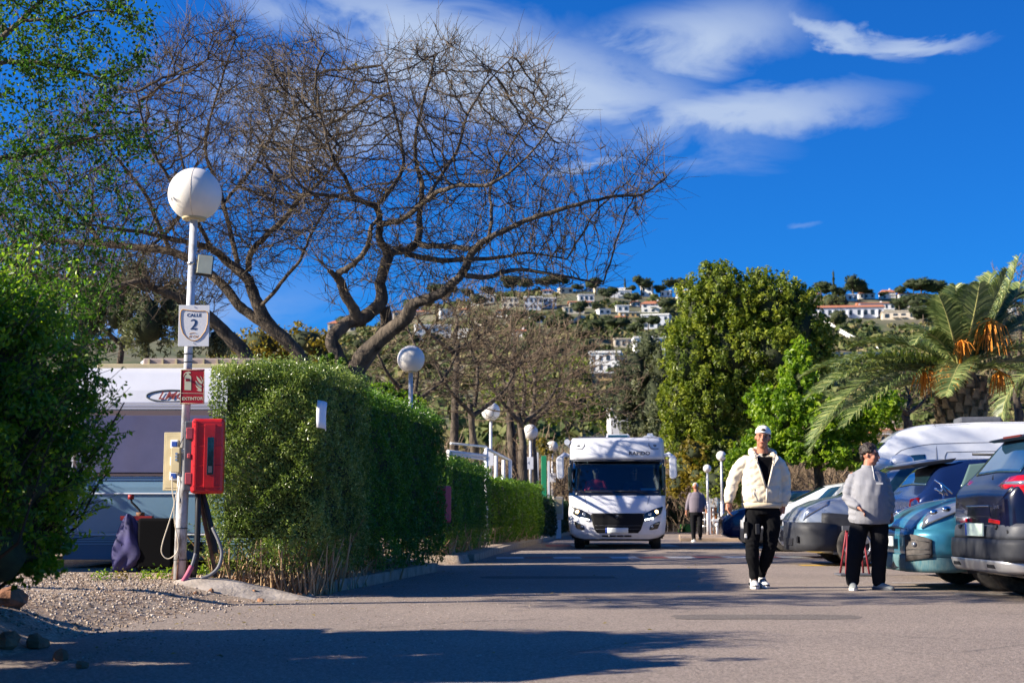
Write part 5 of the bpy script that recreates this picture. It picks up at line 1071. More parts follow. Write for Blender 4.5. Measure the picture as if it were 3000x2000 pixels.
# ------------------------------------------------------------------ caravan
def caravan():
    D = 17.1; cx = X(470, D); root = thing('caravan', 'white and pale blue caravan parked behind the nearest lamp', 'caravan', (cx, D, .12)); w = 1.16; b0 = root.location.z
    m_cw = mat('caravan_white', (.58, .59, .64), .35, coat=.2, var=.04, vscale=2); m_cb = mat('caravan_blue', (.20, .34, .47), .35, coat=.2, var=.06, vscale=2); m_cd = mat('caravan_dark_blue', (.10, .17, .26), .5)
    zz = lambda py: W(470, py, D).z - b0
    prof = [(-.02, zz(1635)), (0, zz(1560)), (-.03, zz(1420)), (-.02, zz(1390)), (.05, zz(1210)), (.16, zz(1140)), (.30, zz(1085)), (.46, zz(1066)), (5.2, zz(1066)), (5.3, zz(1120)), (5.3, zz(1635))]
    mb = MB(); mb.prism(prof, lambda y, z: Vector((-w, y, z)), lambda y, z: Vector((w, y, z))); mb.build('body', m_cw, root, bevel=.04)
    def yf(z):
        zs_ = [p[1] for p in prof[:8]]; ys_ = [p[0] for p in prof[:8]]; return float(np.interp(z, zs_, ys_))
    def fr(name, m, z0, z1, hw, o, th=.012, bev=.004, x0=None, x1=None, parent=None):
        mb = MB(); x0 = -hw if x0 is None else x0; x1 = hw if x1 is None else x1
        V = []
        for z in np.linspace(z0, z1, 7): V += [(x0, yf(z) - o, z), (x1, yf(z) - o, z), (x1, yf(z) - o + th, z), (x0, yf(z) - o + th, z)]
        F = [(i * 4 + j, i * 4 + (j + 1) % 4, i * 4 + 4 + (j + 1) % 4, i * 4 + 4 + j) for i in range(6) for j in range(4)] + [(0, 1, 2, 3), (27, 26, 25, 24)]
        mb.add(V, F); return mb.build(name, m, parent or root, bevel=bev)
    fr('lower_panel', m_cb, zz(1560), zz(1400), 1.13, .012); fr('skirt_panel', m_cd, zz(1638), zz(1565), 1.14, .010)
    m_cwin = mat('caravan_window', (.115, .11, .185), .18, coat=.3, var=.12, vscale=1.5, spec=.5)
    fr('window_frame', mat('window_trim', (.10, .07, .075), .5), zz(1394), zz(1200), 1.06, .016); fr('window', m_cwin, zz(1384), zz(1216), 1.02, .026)
    for i, py in enumerate((1178, 1186, 1194)): fr('trim_rail', mat('alu_trim', (.55, .53, .56), .35, metal=.6), zz(py + 3), zz(py - 2), 1.12, .03)
    for py in (1399, 1406): fr('stripe', m_navy, zz(py + 2), zz(py - 1), 1.12, .018)
    # locker lid: rounded outline
    x0, x1, z0, z1, r = -.98, .96, zz(1566), zz(1446), .10; pts = []
    for (cx_, cz_, a0) in ((x1 - r, z1 - r, 0), (x0 + r, z1 - r, 90), (x0 + r, z0 + r, 180), (x1 - r, z0 + r, 270)):
        for a in np.linspace(a0, a0 + 90, 6): pts.append(Vector((cx_ + r * math.cos(rad(a)), yf(cz_) - .02, cz_ + r * math.sin(rad(a)))))
    mb = MB(); mb.tube(pts, .012, 6, closed=True, cap=False); mb.build('locker_frame', m_cw, root)
    for py in (1571, 1577, 1584, 1592): fr('moulding', m_cb, zz(py + 2), zz(py - 1), 1.13, .022)
    # logo
    zc = zz(1157); lx = X(484, D) - cx; yl = yf(zc) - .006; tilt = math.atan2(.11, zz(1140) - zz(1210))
    pts = [Vector((lx + .30 * math.cos(a), yf(zc + .072 * math.sin(a)) - .008, zc + .072 * math.sin(a))) for a in np.linspace(0, 2 * math.pi, 40)[:-1]]
    mb = MB(); mb.tube(pts, .010, 5, closed=True, cap=False); mb.build('logo_ring', mat('logo_grey', (.07, .08, .09), .5), root)
    text('LMC', .14, mat('logo_maroon', (.20, .03, .03), .5), root, (lx - .0, yf(zc) - .014, zc), rot=(rad(90) - tilt * .9, 0, 0), shear=.35, sx=1.15, off=.002, name='logo_lettering')
    # roof gear
    mb = MB(); mb.box((0, 1.3, zz(1066) + .02), (1.9, 1.7, .06)); mb.build('roof_rail', m_beige, root, bevel=.01)
    mb = MB()
    mb.box((.35, .75, zz(1056) + .03), (1.5, .5, .11)); mb.build('roof_hatch', mat('hatch_brown', (.34, .27, .24), .6), root, bevel=.02)
    for k in range(9): mb = MB(); mb.box((-.32 + k * .17, .49, zz(1056) + .03), (.02, .02, .09)); mb.build('hatch_rib', m_beige, root)
    mb = MB(); mb.lathe([(0, .10), (.17, .09), (.20, .06), (.12, .0), (0, 0)], 18, (X(402, D) - cx, .7, zz(1060))); mb.build('roof_vent', m_cw, root)
    mb = MB(); mb.ell((X(450, D) - cx, .8, zz(1058)), (.17, .25, .11), 12, 8); mb.build('roof_cowl', mat('pale_blue_cowl', (.50, .58, .72), .4), root)
    # wheels and drawbar
    for sx in (-1, 1): mb = MB(); mb.lathe([(.10, -.08), (.30, -.09), (.32, -.04), (.32, .04), (.30, .09), (.1, .08)], 20, (sx * .95, 2.6, .28), axis='x'); mb.build('wheel', m_tyre, root)
    mb = MB(); mb.box((0, .15, .33), (2.0, .12, .1)); mb.box((-.3, -.55, .33), (.08, 1.2, .09), rz=.32); mb.box((.3, -.55, .33), (.08, 1.2, .09), rz=-.32); mb.build('drawbar', m_black, root)
    # jockey crank
    k = lambda px, py, y=-.75: (X(px, D + y) - cx, y, W(px, py, D + y).z - b0)
    mb = MB(); mb.tube([k(382, 1456), k(384, 1470), k(400, 1485), k(409, 1495), k(411, 1512)], .013, 6); cr = mb.build('crank', m_black, root); mb = MB(); mb.tube([k(382, 1448), k(382, 1462)], .035, 8); mb.build('crank_knob', mat('dark_red', (.30, .02, .02), .5), cr)
    mb = MB(); mb.tube([k(411, 1500), k(411, 1516)], .05, 8); mb.tube([k(411, 1510), k(411, 1690)], .03, 8); mb.build('jockey_post', m_rust, root)
    mb = MB(); mb.box(k(402, 1517), (.36, .1, .05)); mb.build('coupling_head', mat('dark_red', (.30, .02, .02), .5), root)
    return root
cv = caravan()
D = 16.2
mb = MB(); c = W(470, 1590, D); mb.box((0, 0, 0), (.40, .5, .56)); o = mb.build('gas_box', mat('matt_black', (.006, .006, .007), .95, spec=.1), loc=(c.x, c.y, c.z), bevel=.03); tag(o, 'black box standing on the caravan drawbar', 'box')
c = W(378, 1590, D - .15); mb = MB()
prof = [(-.02, .31, .015, .02), (-.01, .28, .05, .04), (.0, .21, .08, .07), (.0, .1, .12, .09), (.01, 0, .16, .11), (.02, -.12, .19, .12), (-.02, -.20, .17, .12), (-.08, -.28, .10, .09), (-.13, -.32, .035, .05)]
V = []; n = 28
for (ox, z, rx, ry) in prof:
    for k in range(n): a = 2 * math.pi * k / n; q = 1 + .22 * math.sin(a * 4 + z * 9) + .12 * math.sin(a * 7 - z * 14); V.append((ox + rx * q * math.cos(a), ry * q * math.sin(a), z * 1.05))
F = [(j * n + k, j * n + (k + 1) % n, (j + 1) * n + (k + 1) % n, (j + 1) * n + k) for j in range(len(prof) - 1) for k in range(n)]
mb.add(V, F, True); o = mb.build('hitch_cover', mat('purple_cloth', (.045, .04, .14), .75, var=.4, vscale=6), loc=c, sub=1); tag(o, 'crumpled purple cover draped over the caravan hitch', 'cover')
# ------------------------------------------------------------------ vehicles
TS = np.array([0, .08, .13, .20, .30, .45, .54, .585, .62, .66, .80, .86, .91, 1.0])
def wheel(parent, pos, r, side, spokes=5, w=.21, rimm=None, rr=.66, swirl=.12):
    mb = MB(); k = side; h = w / 2
    mb.lathe([(r * rr, -h * .8), (r * .92, -h), (r * .985, -h * .75), (r, -h * .4), (r, h * .4), (r * .985, h * .75), (r * .92, h), (r * rr, h * .8)], 32, (0, 0, 0), axis='y'); t = mb.build('wheel', m_tyre, parent, loc=pos)
    mb = MB(); mb.lathe([(r * rr * 1.02, k * h * .78), (r * rr * .96, k * h * .86), (r * rr * .9, k * h * .72), (r * rr * .86, k * h * .1), (0, k * h * .05)], 32, axis='y'); mb.build('rim_well', m_black if spokes else m_grey, t)
    if spokes:
        mb = MB(); mb.lathe([(r * rr * 1.02, k * h * .80), (r * rr * .98, k * h * .95), (r * rr * .90, k * h * .88), (r * rr * .88, k * h * .6)], 32, axis='y'); mb.lathe([(r * .17, k * h * .3), (r * .15, k * h * .86), (0, k * h * .9)], 16, axis='y')
        for i in range(spokes):
            a = 2 * math.pi * i / spokes + .3; 
            for q in ((-.16, .05), (.05, .16)) if False else ((-.13, .13),):
                P = [(r * .14, a - .35), (r * .14, a + .35), (r * rr * .92, a + q[1] * 1.5 + swirl), (r * rr * .92, a + q[0] * 1.5 + swirl)]
                mb.prism(P, lambda d, g: Vector((d * math.cos(g), k * h * .62, d * math.sin(g))), lambda d, g: Vector((d * math.cos(g), k * h * (.9), d * math.sin(g))))
        mb.build('rim', rimm or m_rim, t)
    else:
        mb = MB(); mb.lathe([(r * rr, k * h * .8), (r * rr * .8, k * h * .95), (r * .2, k * h * .9), (0, k * h)], 24, axis='y'); mb.build('hubcap', m_rim, t)
    return t
def thin_glass(name, tint, refl):
    m = bpy.data.materials.new(name); m.use_nodes = True; nt = m.node_tree; nt.nodes.clear(); out = nn(nt, 'ShaderNodeOutputMaterial'); t = nn(nt, 'ShaderNodeBsdfTransparent'); t.inputs[0].default_value = (*tint, 1); g = nn(nt, 'ShaderNodeBsdfGlossy'); g.inputs['Roughness'].default_value = .02
    f = nn(nt, 'ShaderNodeFresnel'); f.inputs[0].default_value = 1.45; fa = M_(nt, 'ADD', f.outputs[0], refl - .04); mx = nn(nt, 'ShaderNodeMixShader'); nt.links.new(fa, mx.inputs[0]); nt.links.new(t.outputs[0], mx.inputs[1]); nt.links.new(g.outputs[0], mx.inputs[2]); nt.links.new(mx.outputs[0], out.inputs[0]); MATS[name] = m; return m
class Car:
    """front at x=0, rear at x=L; stations (x, bottom, shoulder, top, half width, half width at roof)"""
    def __init__(s, name, label, cat, loc, rotz, st, paint, group='parked cars on the right of the road', sm=.05):
        s.root = thing(name, label, cat, loc, rotz, group); s.st = np.array(st, float); s.L = s.st[-1, 0]; s.sm = sm; s.paint = paint
        xs = np.unique(np.concatenate([np.linspace(0, .12, 7), np.linspace(.12, s.L - .12, 80), np.linspace(s.L - .12, s.L, 7)])); tt = []
        for a, b in zip(TS[:-1], TS[1:]): tt += list(np.linspace(a, b, 3)[:-1])
        tt = np.array(tt + [1.0]); ring = [(t, 1) for t in tt] + [(t, -1) for t in tt[::-1][1:-1]]
        V = []; n = len(ring)
        for x in xs: V += [s.P(x, t, sd) for (t, sd) in ring]
        F = [(i * n + j, i * n + (j + 1) % n, (i + 1) * n + (j + 1) % n, (i + 1) * n + j) for i in range(len(xs) - 1) for j in range(n)]
        mb = MB(); mb.add(V, F, True)
        for i, xx in ((0, 0), (len(xs) - 1, s.L)):
            c = len(V); zc = np.mean([V[i * n + j][2] for j in range(n)]); base = V[i * n:(i + 1) * n]; mb.add(base + [Vector((xx, 0, zc))], [(j, (j + 1) % n, n) for j in range(n)], True)
        s.body = mb.build('body', paint, s.root); s.mb = mb
    def prm(s, x):
        q = np.zeros(5)
        for dx in (-1, -.5, 0, .5, 1):
            xx = min(max(x + dx * s.sm, 0), s.L); q += [np.interp(xx, s.st[:, 0], s.st[:, k]) for k in range(1, 6)]
        q /= 5
        e = min(x, s.L - x); r = .09
        if e < r: k = 1 - math.sqrt(max(0, 1 - (1 - e / r) ** 2)); q[0] += .05 * k; q[2] -= .055 * k; q[1] = min(q[1], q[2] - .004); q[3] -= .075 * k; q[4] -= .06 * k
        return q
    def P(s, x, t, sd=1):
        zb, zs, zr, hw, tw = s.prm(x); H = zs - zb; G = max(zr - zs, .0)
        ys = [0, .82 * hw, .93 * hw, .985 * hw, hw, .995 * hw, .975 * hw, .955 * hw, .94 * hw, .93 * hw - (.93 * hw - tw) * .14, tw + .025, tw - .02, tw - .12, 0]
        zz = [zb, zb, zb + .03, zb + .13 * H, zb + .34 * H, zb + .70 * H, zb + .90 * H, zs - .012, zs, zs + .12 * G, zs + .84 * G, zs + .955 * G, zs + .992 * G, zs + G + .018]
        return Vector((x, sd * float(np.interp(t, TS, ys)), float(np.interp(t, TS, zz))))
    def N(s, x, t, sd):
        a = s.P(x + .02, t, sd) - s.P(x - .02, t, sd); b = s.P(x, min(t + .01, 1), sd) - s.P(x, max(t - .01, 0), sd); n = a.cross(b).normalized()
        c = s.P(x, t, sd) - Vector((x, 0, .7)); return n if n.dot(c) > 0 else -n
    def patch(s, name, m, c, sd=1, off=.004, nx=8, nt=8, solid=.004, parent=None):
        """c: four corners (x, t): low-front, low-rear, high-rear, high-front"""
        V = []
        for j in range(nt + 1):
            for i in range(nx + 1):
                u, v = i / nx, j / nt; x = (c[0][0] * (1 - u) + c[1][0] * u) * (1 - v) + (c[3][0] * (1 - u) + c[2][0] * u) * v; t = (c[0][1] * (1 - u) + c[1][1] * u) * (1 - v) + (c[3][1] * (1 - u) + c[2][1] * u) * v
                V.append(s.P(x, t, sd) + s.N(x, t, sd) * off)
        mb = MB(); mb.add(V, [(j * (nx + 1) + i, j * (nx + 1) + i + 1, (j + 1) * (nx + 1) + i + 1, (j + 1) * (nx + 1) + i) for j in range(nt) for i in range(nx)], True)
        return mb.build(name, m, parent or s.root, solid=solid)
    def top(s, name, m, x0, x1, t0=.92, off=.004, parent=None, t0b=None):
        """patch over the top from side to side (windscreens)"""
        V = []; nx, nt = 10, 16; t0b = t0b or t0
        for i in range(nx + 1):
            x = x0 + (x1 - x0) * i / nx; ta = t0 + (t0b - t0) * i / nx
            for j in range(nt + 1):
                w = -1 + 2 * j / nt; t = 1 - abs(w) * (1 - ta); V.append(s.P(x, t, 1 if w >= 0 else -1) + s.N(x, min(t, .999), 1 if w >= 0 else -1) * off)
        mb = MB(); mb.add(V, [(i * (nt + 1) + j, i * (nt + 1) + j + 1, (i + 1) * (nt + 1) + j + 1, (i + 1) * (nt + 1) + j) for i in range(nx) for j in range(nt)], True); return mb.build(name, m, parent or s.root, solid=.004)
    def endp(s, name, m, poly, rear=False, d=.012, th=.02, parent=None, bulge=0.0, bevel=.004):
        """polygon (y, z) on the front or rear end"""
        sg = 1 if rear else -1; x0 = s.L if rear else 0
        f = lambda y, z: x0 - sg * bulge * (abs(y) ** 3)
        mb = MB(); mb.prism(poly, lambda y, z: Vector((f(y, z) + sg * (d - th), y, z)), lambda y, z: Vector((f(y, z) + sg * d, y, z))); return mb.build(name, m, parent or s.root, bevel=bevel)
    def arch(s, x, r, zc, sd, m=None, hw=None):
        y = s.P(x, .32, sd).y; mb = MB(); zb = s.prm(x)[0]; pts = [(x + r * math.cos(a), zc + r * math.sin(a)) for a in np.linspace(0, math.pi, 18)] + [(x - r, zb - .01), (x + r, zb - .01)]
        mb.prism(pts, lambda a, b: Vector((a, y - sd * .25, b)), lambda a, b: Vector((a, y + sd * .004, b))); mb.build('wheel_arch', m or m_black, s.root)
    def wheels(s, xf, xr, r, spokes=5, arch=None, zoff=0, hw=None, **kw):
        for x in (xf, xr):
            for sd in (1, -1):
                y = abs(s.P(x, .32, 1).y); s.arch(x, r * 1.15, r + .03, sd, arch); wheel(s.root, (x, sd * (y - .085), r), r, sd, spokes, **kw)
    def line(s, pts, sd, name='panel_gap', r=.004, m=None):
        P = []
        for (a, b) in zip(pts[:-1], pts[1:]): P += [s.P(a[0] + (b[0] - a[0]) * k / 6, a[1] + (b[1] - a[1]) * k / 6, sd) for k in range(6)]
        P.append(s.P(*pts[-1], sd)); mb = MB(); mb.tube(P, r, 4); return mb.build(name, m or m_black, s.root)

def paint(name, col, metal=.3, rough=.3, **kw): return mat(name, col, rough, metal=metal, coat=.6, var=kw.pop('var', .06), vscale=2, **kw)
p_navy = mat('navy_paint', (.004, .005, .020), .22, coat=.35, spec=.3); p_teal = paint('teal_paint', (.045, .22, .31), .3, .3, col2=(.03, .16, .24)); p_blue = paint('blue_paint', (.008, .022, .09), .3, .25)
p_silver = paint('silver_paint', (.42, .46, .50), .5, .3); p_white = paint('white_paint', (.74, .75, .77), 0, .3); p_lblue = paint('silver_blue_paint', (.30, .38, .48), .5, .28)
m_dirtp = mat('dusty_teal', (.13, .20, .20), .8, col2=(.03, .13, .17), vscale=7, stretch=(6, 6, 1), lo=.3, hi=.7)
m_tail = mat('tail_lens', (.45, .005, .012), .12, coat=.8); m_taild = mat('tail_lens_dark', (.12, .004, .008), .12, coat=.8); m_clear = mat('clear_lens', (.30, .33, .38), .12, metal=.6, coat=1)
m_plate = mat('plate_white', (.62, .74, .62), .5); m_plate2 = mat('plate_pale', (.66, .70, .70), .5); m_silverp = mat('silver_trim', (.48, .47, .46), .35, metal=.6)
m_bump = mat('bumper_plastic', (.030, .032, .038), .6, var=.2, vscale=4)
m_glass = mat('car_glass', (.010, .030, .040), .03, spec=1.0, coat=1.0)
m_glassb = mat('blue_tinted_glass', (.012, .045, .085), .05, spec=1.0, coat=1.0)

# navy SUV seen from behind, nearest
suv = Car('parked_suv', 'dark navy suv nearest the camera, seen from its tail with silver exhaust trim', 'car', (4.68 + 4.5, 14.36, 0), math.pi,
    [(0, .30, .80, .82, .76, .62), (.25, .22, .92, .96, .90, .72), (1.2, .2, 1.02, 1.06, .925, .74), (2.0, .2, 1.04, 1.58, .925, .66), (2.6, .2, 1.05, 1.66, .925, .68), (3.7, .2, 1.09, 1.66, .925, .67), (3.98, .2, 1.11, 1.62, .92, .66), (4.16, .21, 1.14, 1.40, .915, .72), (4.33, .22, 1.14, 1.18, .90, .78), (4.40, .24, 1.10, 1.13, .88, .78), (4.5, .34, .98, 1.02, .83, .76)], p_navy)
suv.wheels(.85, 3.80, .36, 5)
suv.top('rear_window', m_glassb, 3.99, 4.30, .905, .006)
for sd in (1, -1): suv.patch('side_window', m_glass, [(1.5, .64), (3.75, .64), (3.6, .82), (2.2, .82)], sd, .004)
mb = MB(); mb.prism([(3.80, 1.66), (4.10, 1.60), (4.16, 1.585), (4.10, 1.565), (3.84, 1.60)], lambda x, z: Vector((x, -.66, z)), lambda x, z: Vector((x, .66, z))); mb.build('spoiler', m_black, suv.root, bevel=.01)
mb = MB(); mb.box((4.13, 0, 1.60), (.02, .5, .02)); mb.build('brake_light', m_taild, suv.root)
B = lambda *p: list(p)
# bumper as a bulging box shell
def band(car, name, m, z0, z1, x_end, hw, depth, rear=True, slope=0.0, parent=None, cr=.22, th=.02, z0b=None, z1b=None):
    """wrap-around band with rounded corners; z range may change towards its forward ends"""
    sg = 1 if rear else -1; n = 12; path = []
    path.append((x_end - sg * depth, -hw, 1.0)); 
    for a in np.linspace(0, math.pi / 2, n): path.append((x_end - sg * cr + sg * cr * math.sin(a), -hw + cr - cr * math.cos(a), 1 - a / (math.pi / 2) if True else 0))
    for a in np.linspace(math.pi / 2, 0, n): path.append((x_end - sg * cr + sg * cr * math.sin(a), hw - cr + cr * math.cos(a), 1 - a / (math.pi / 2)))
    path.append((x_end - sg * depth, hw, 1.0)); z0b = z0 if z0b is None else z0b; z1b = z1 if z1b is None else z1b
    mb = MB(); V = []
    for i, (x, y, w) in enumerate(path):
        e = 1.0 if i in (0, len(path) - 1) else 0.0; za = z0 + (z0b - z0) * e; zc = z1 + (z1b - z1) * e
        for j in range(5): v = j / 4; bulge = math.sin(math.pi * v) * .008; V.append((x + sg * (bulge - slope * v) * (1 - e), y * (1 + .012 * math.sin(math.pi * v)), za + (zc - za) * v))
    mb.add(V, [(i * 5 + j, (i + 1) * 5 + j, (i + 1) * 5 + j + 1, i * 5 + j + 1) for i in range(len(path) - 1) for j in range(4)], True); return mb.build(name, m, parent or car.root, solid=th)
band(suv, 'lower_bumper', m_bump, .38, .585, 4.545, .905, .62, z0b=.40, z1b=.60, cr=.2); band(suv, 'upper_bumper', mat('grey_bumper', (.06, .064, .075), .5, var=.15, vscale=4), .585, .735, 4.515, .91, .50, z0b=.60, z1b=.63, cr=.2, slope=.03)
band(suv, 'silver_skid', m_silverp, .27, .385, 4.53, .86, .40, z0b=.33, z1b=.37, cr=.22, slope=-.05)
for sd in (1, -1):
    suv.endp('reflector', m_tail, [(sd * .34, .745), (sd * .78, .715), (sd * .78, .75), (sd * .36, .785)], True, .03, bulge=.1)
    mb = MB(); mb.box((4.56, sd * .52, .335), (.04, .22, .05)); mb.build('exhaust_tip', m_black, suv.root, bevel=.01)
    mb = MB(); mb.box((4.545, sd * .52, .335), (.04, .29, .10)); mb.build('exhaust_trim', m_silverp, suv.root, bevel=.02)
    # tail lamp wraps the corner
    V = []; pth = [(4.42, sd * .42, .25), (4.445, sd * .55, .7), (4.44, sd * .68, 1), (4.41, sd * .79, 1.15), (4.34, sd * .875, 1.25), (4.20, sd * .925, 1.0), (4.02, sd * .935, .35)]
    if sd < 0: pth = [(x - .05, y, k) for (x, y, k) in pth[:4]]
    mb = MB()
    for (x, y, k) in pth: V += [(x - .04 + .03, y, 1.10 - .09 * k), (x + .012, y, 1.10), (x - .04, y * .985, 1.10 + .075 * k)]
    mb.add(V, [(i * 3 + j, (i + 1) * 3 + j, (i + 1) * 3 + j + 1, i * 3 + j + 1) for i in range(len(pth) - 1) for j in range(2)], True); tl = mb.build('tail_light', m_tail, suv.root, solid=.02)
    mb = MB()
    V = []
    for (x, y, k) in pth[1:6] if sd > 0 else pth[:3]: V += [(x - .0, y * 1.004, 1.105), (x - .008, y * 1.004, 1.105 + .028 * k)]
    mb.add([(v[0] + .012, v[1] * 1.01, v[2]) for v in V], [(i * 2, i * 2 + 2, i * 2 + 3, i * 2 + 1) for i in range(len(V) // 2 - 1)], True); mb.build('clear_strip', m_clear, tl, solid=.008)
suv.endp('number_plate', m_plate, [(-.26, .61), (.26, .61), (.26, .735), (-.26, .735)], True, .06); suv.endp('plate_blue_band', mat('plate_blue', (.02, .07, .4), .5), [(-.258, .612), (-.215, .612), (-.215, .733), (-.258, .733)], True, .063)
suv.endp('plate_recess', p_navy, [(-.36, .80), (.36, .80), (.33, .90), (-.33, .90)], True, .006); suv.endp('chrome_strip', m_chrome, [(-.34, .90), (.34, .90), (.34, .912), (-.34, .912)], True, .02)
for (y, z) in ((.55, .70), (.80, .66), (-.55, .70)): mb = MB(); mb.tube([(4.50, y, z), (4.545 - .1 * abs(y) ** 4, y, z)], .02, 12); mb.build('parking_sensor', m_bump, suv.root)
mb = MB(); mb.tube([(4.36, .05, 1.17), (4.30, -.1, 1.22), (4.24, -.3, 1.26)], .012, 6); mb.build('wiper', m_black, suv.root)
suv.line([(4.18, .2), (4.20, .56)], 1); suv.line([(2.95, .16), (2.98, .6)], 1)
text('Sport', .07, m_chrome, suv.root, (4.52, .58, .90), rot=(rad(90), 0, rad(90)), name='badge', ext=.003)

# teal car nose
teal = Car('parked_car', 'teal blue car with dusty nose and big clear headlight behind the navy suv', 'car', (4.40, 16.42, 0), rad(-1),
    [(0, .26, .64, .66, .62, .5), (.08, .22, .74, .77, .72, .58), (.22, .20, .82, .86, .80, .62), (.5, .2, .92, .96, .86, .66), (1.15, .2, 1.02, 1.08, .89, .68), (2.0, .2, 1.04, 1.62, .89, .58), (2.6, .2, 1.05, 1.68, .89, .62), (3.7, .2, 1.08, 1.64, .88, .6), (4.2, .25, 1.02, 1.1, .84, .7), (4.4, .34, .9, .94, .76, .66)], p_teal)
teal.wheels(.92, 3.5, .34, 5)
band(teal, 'bumper', p_teal, .36, .66, -.035, .86, .62, rear=False, z0b=.34, z1b=.70, cr=.42, slope=.02, th=.03)
band(teal, 'dusty_lower_bumper', m_dirtp, .20, .38, -.02, .85, .60, rear=False, z0b=.22, z1b=.36, cr=.42, slope=-.03, th=.03)
for sd in (1, -1):
    hl = teal.patch('headlight', m_clear, [(.10, .52), (.74, .56), (1.12, .72), (.20, .78)], sd, .012, 12, 10, .02)
    for (x, t_) in ((.24, .63), (.36, .61), (.52, .62), (.70, .645)): p = teal.P(x, t_, sd) + teal.N(x, t_, sd) * .02; mb = MB(); mb.ell(p, (.055, .035, .035), 12, 8); mb.build('reflector_bowl', m_chrome, hl)
    mb = MB(); r_ = .46; xc, yc = -.035 + .42, .86 - .42; g_ = lambda u, v: (xc - r_ * math.cos(rad(18 + 44 * u)), sd * (yc + r_ * math.sin(rad(18 + 44 * u))), .31 + .05 * u + (.29 - .10 * u * u) * v)
    mb.grid(g_, 8, 4); mb.build('fog_lamp_surround', mat('dusty_plastic', (.085, .075, .068), .8, var=.5, vscale=9), teal.root, solid=.012)
    for zf in (.2, .42, .8): mb = MB(); mb.tube([g_(u, zf) for u in np.linspace(.08, .92, 7)], .010, 5); mb.build('louvre', m_black, teal.root)
    q_ = g_(.4, .62); mb = MB(); mb.ell(q_, (.03, .045, .03), 10, 6); mb.build('fog_lamp', m_clear, teal.root)
teal.endp('grille', m_black, [(0, .22), (.34, .24), (.46, .30), (.50, .50), (.42, .66), (0, .69), (-.42, .66), (-.50, .50), (-.46, .30), (-.34, .24)], False, .075, th=.1, bulge=.9)
for z in (.30, .38, .46): teal.endp('grille_bar', m_chrome if z > .7 else m_grey, [(-.46, z), (.46, z), (.46, z + .02), (-.46, z + .02)], False, .095, bulge=.9)
for z in (.655, .70): teal.endp('chrome_bar', m_chrome, [(-.46, z), (.46, z), (.46, z + .018), (-.46, z + .018)], False, .085 - (z - .65), bulge=.9)
teal.endp('number_plate', m_plate2, [(-.26, .47), (.26, .47), (.26, .58), (-.26, .58)], False, .12, bulge=.1)
teal.top('windscreen', m_glass, 1.25, 1.98, .90, .006)
for sd in (1, -1): teal.patch('side_window', m_glass, [(1.55, .64), (3.7, .64), (3.4, .82), (2.15, .82)], sd)
teal.line([(.66, .60), (.70, .5), (.64, .42), (.66, .3)], -1); teal.line([(1.3, .15), (1.32, .6)], -1)

# navy car beyond, rear towards the road
nav = Car('parked_car', 'deep blue car with black tail spoiler, half hidden by the teal bonnet', 'car', (5.12 + 4.3, 18.95, 0), math.pi,
    [(0, .3, .76, .78, .7, .6), (.25, .2, .88, .92, .86, .68), (1.2, .2, .98, 1.02, .90, .7), (2.0, .2, 1.0, 1.48, .90, .60), (2.6, .2, 1.02, 1.56, .90, .63), (3.6, .2, 1.07, 1.53, .90, .60), (3.95, .2, 1.10, 1.42, .90, .62), (4.14, .22, 1.10, 1.16, .88, .72), (4.3, .32, .98, 1.02, .83, .72)], p_blue)
nav.wheels(.85, 3.4, .34, 5); nav.top('rear_window', m_glass, 3.85, 4.12, .90, .006)
for sd in (1, -1): nav.patch('side_window', m_glass, [(1.5, .64), (3.3, .64), (3.15, .82), (2.15, .82)], sd); nav.patch('quarter_window', mat('pale_inner_glass', (.10, .16, .15), .1), [(3.42, .66), (3.72, .68), (3.55, .80), (3.30, .82)], sd)
mb = MB(); mb.prism([(3.70, 1.545), (4.22, 1.47), (4.30, 1.455), (4.24, 1.42), (3.76, 1.49)], lambda x, z: Vector((x, -.62, z)), lambda x, z: Vector((x, .62, z))); mb.build('spoiler', m_black, nav.root, bevel=.01)
for sd in (1, -1): nav.endp('tail_light', m_taild, [(sd * .5, .92), (sd * .82, .90), (sd * .80, 1.04), (sd * .55, 1.02)], True, .02, bulge=.1)
band(nav, 'bumper', p_blue, .30, .62, 4.32, .87, .5, cr=.25)
mb = MB(); mb.tube([(3.2, .66, 1.50), (3.2, .60, 1.575)], .02, 5); mb.tube([(2.0, .64, 1.56), (3.5, .62, 1.59)], .018, 6); mb.build('roof_rail', m_black, nav.root)
# mobility rack / metal bars standing between the cars
c = W(2760, 1440, 17.6); root = thing('folded_rack', 'shiny folded metal rack with curved bars above the teal bonnet', 'rack', (c.x, 17.6, 0)); b = root.location
mb = MB()
for pts in ([(2738, 1405), (2762, 1420), (2790, 1445)], [(2738, 1430), (2755, 1438), (2768, 1450)], [(2758, 1412), (2762, 1448)], [(2752, 1445), (2764, 1430), (2776, 1450)]): mb.tube([W(x, y, 17.6) - b for (x, y) in pts], .014, 6)
mb.tube([W(2764, 1445, 17.6) - b, Vector((0, 0, .0))], .014, 6); mb.build('bars', m_chrome, root)

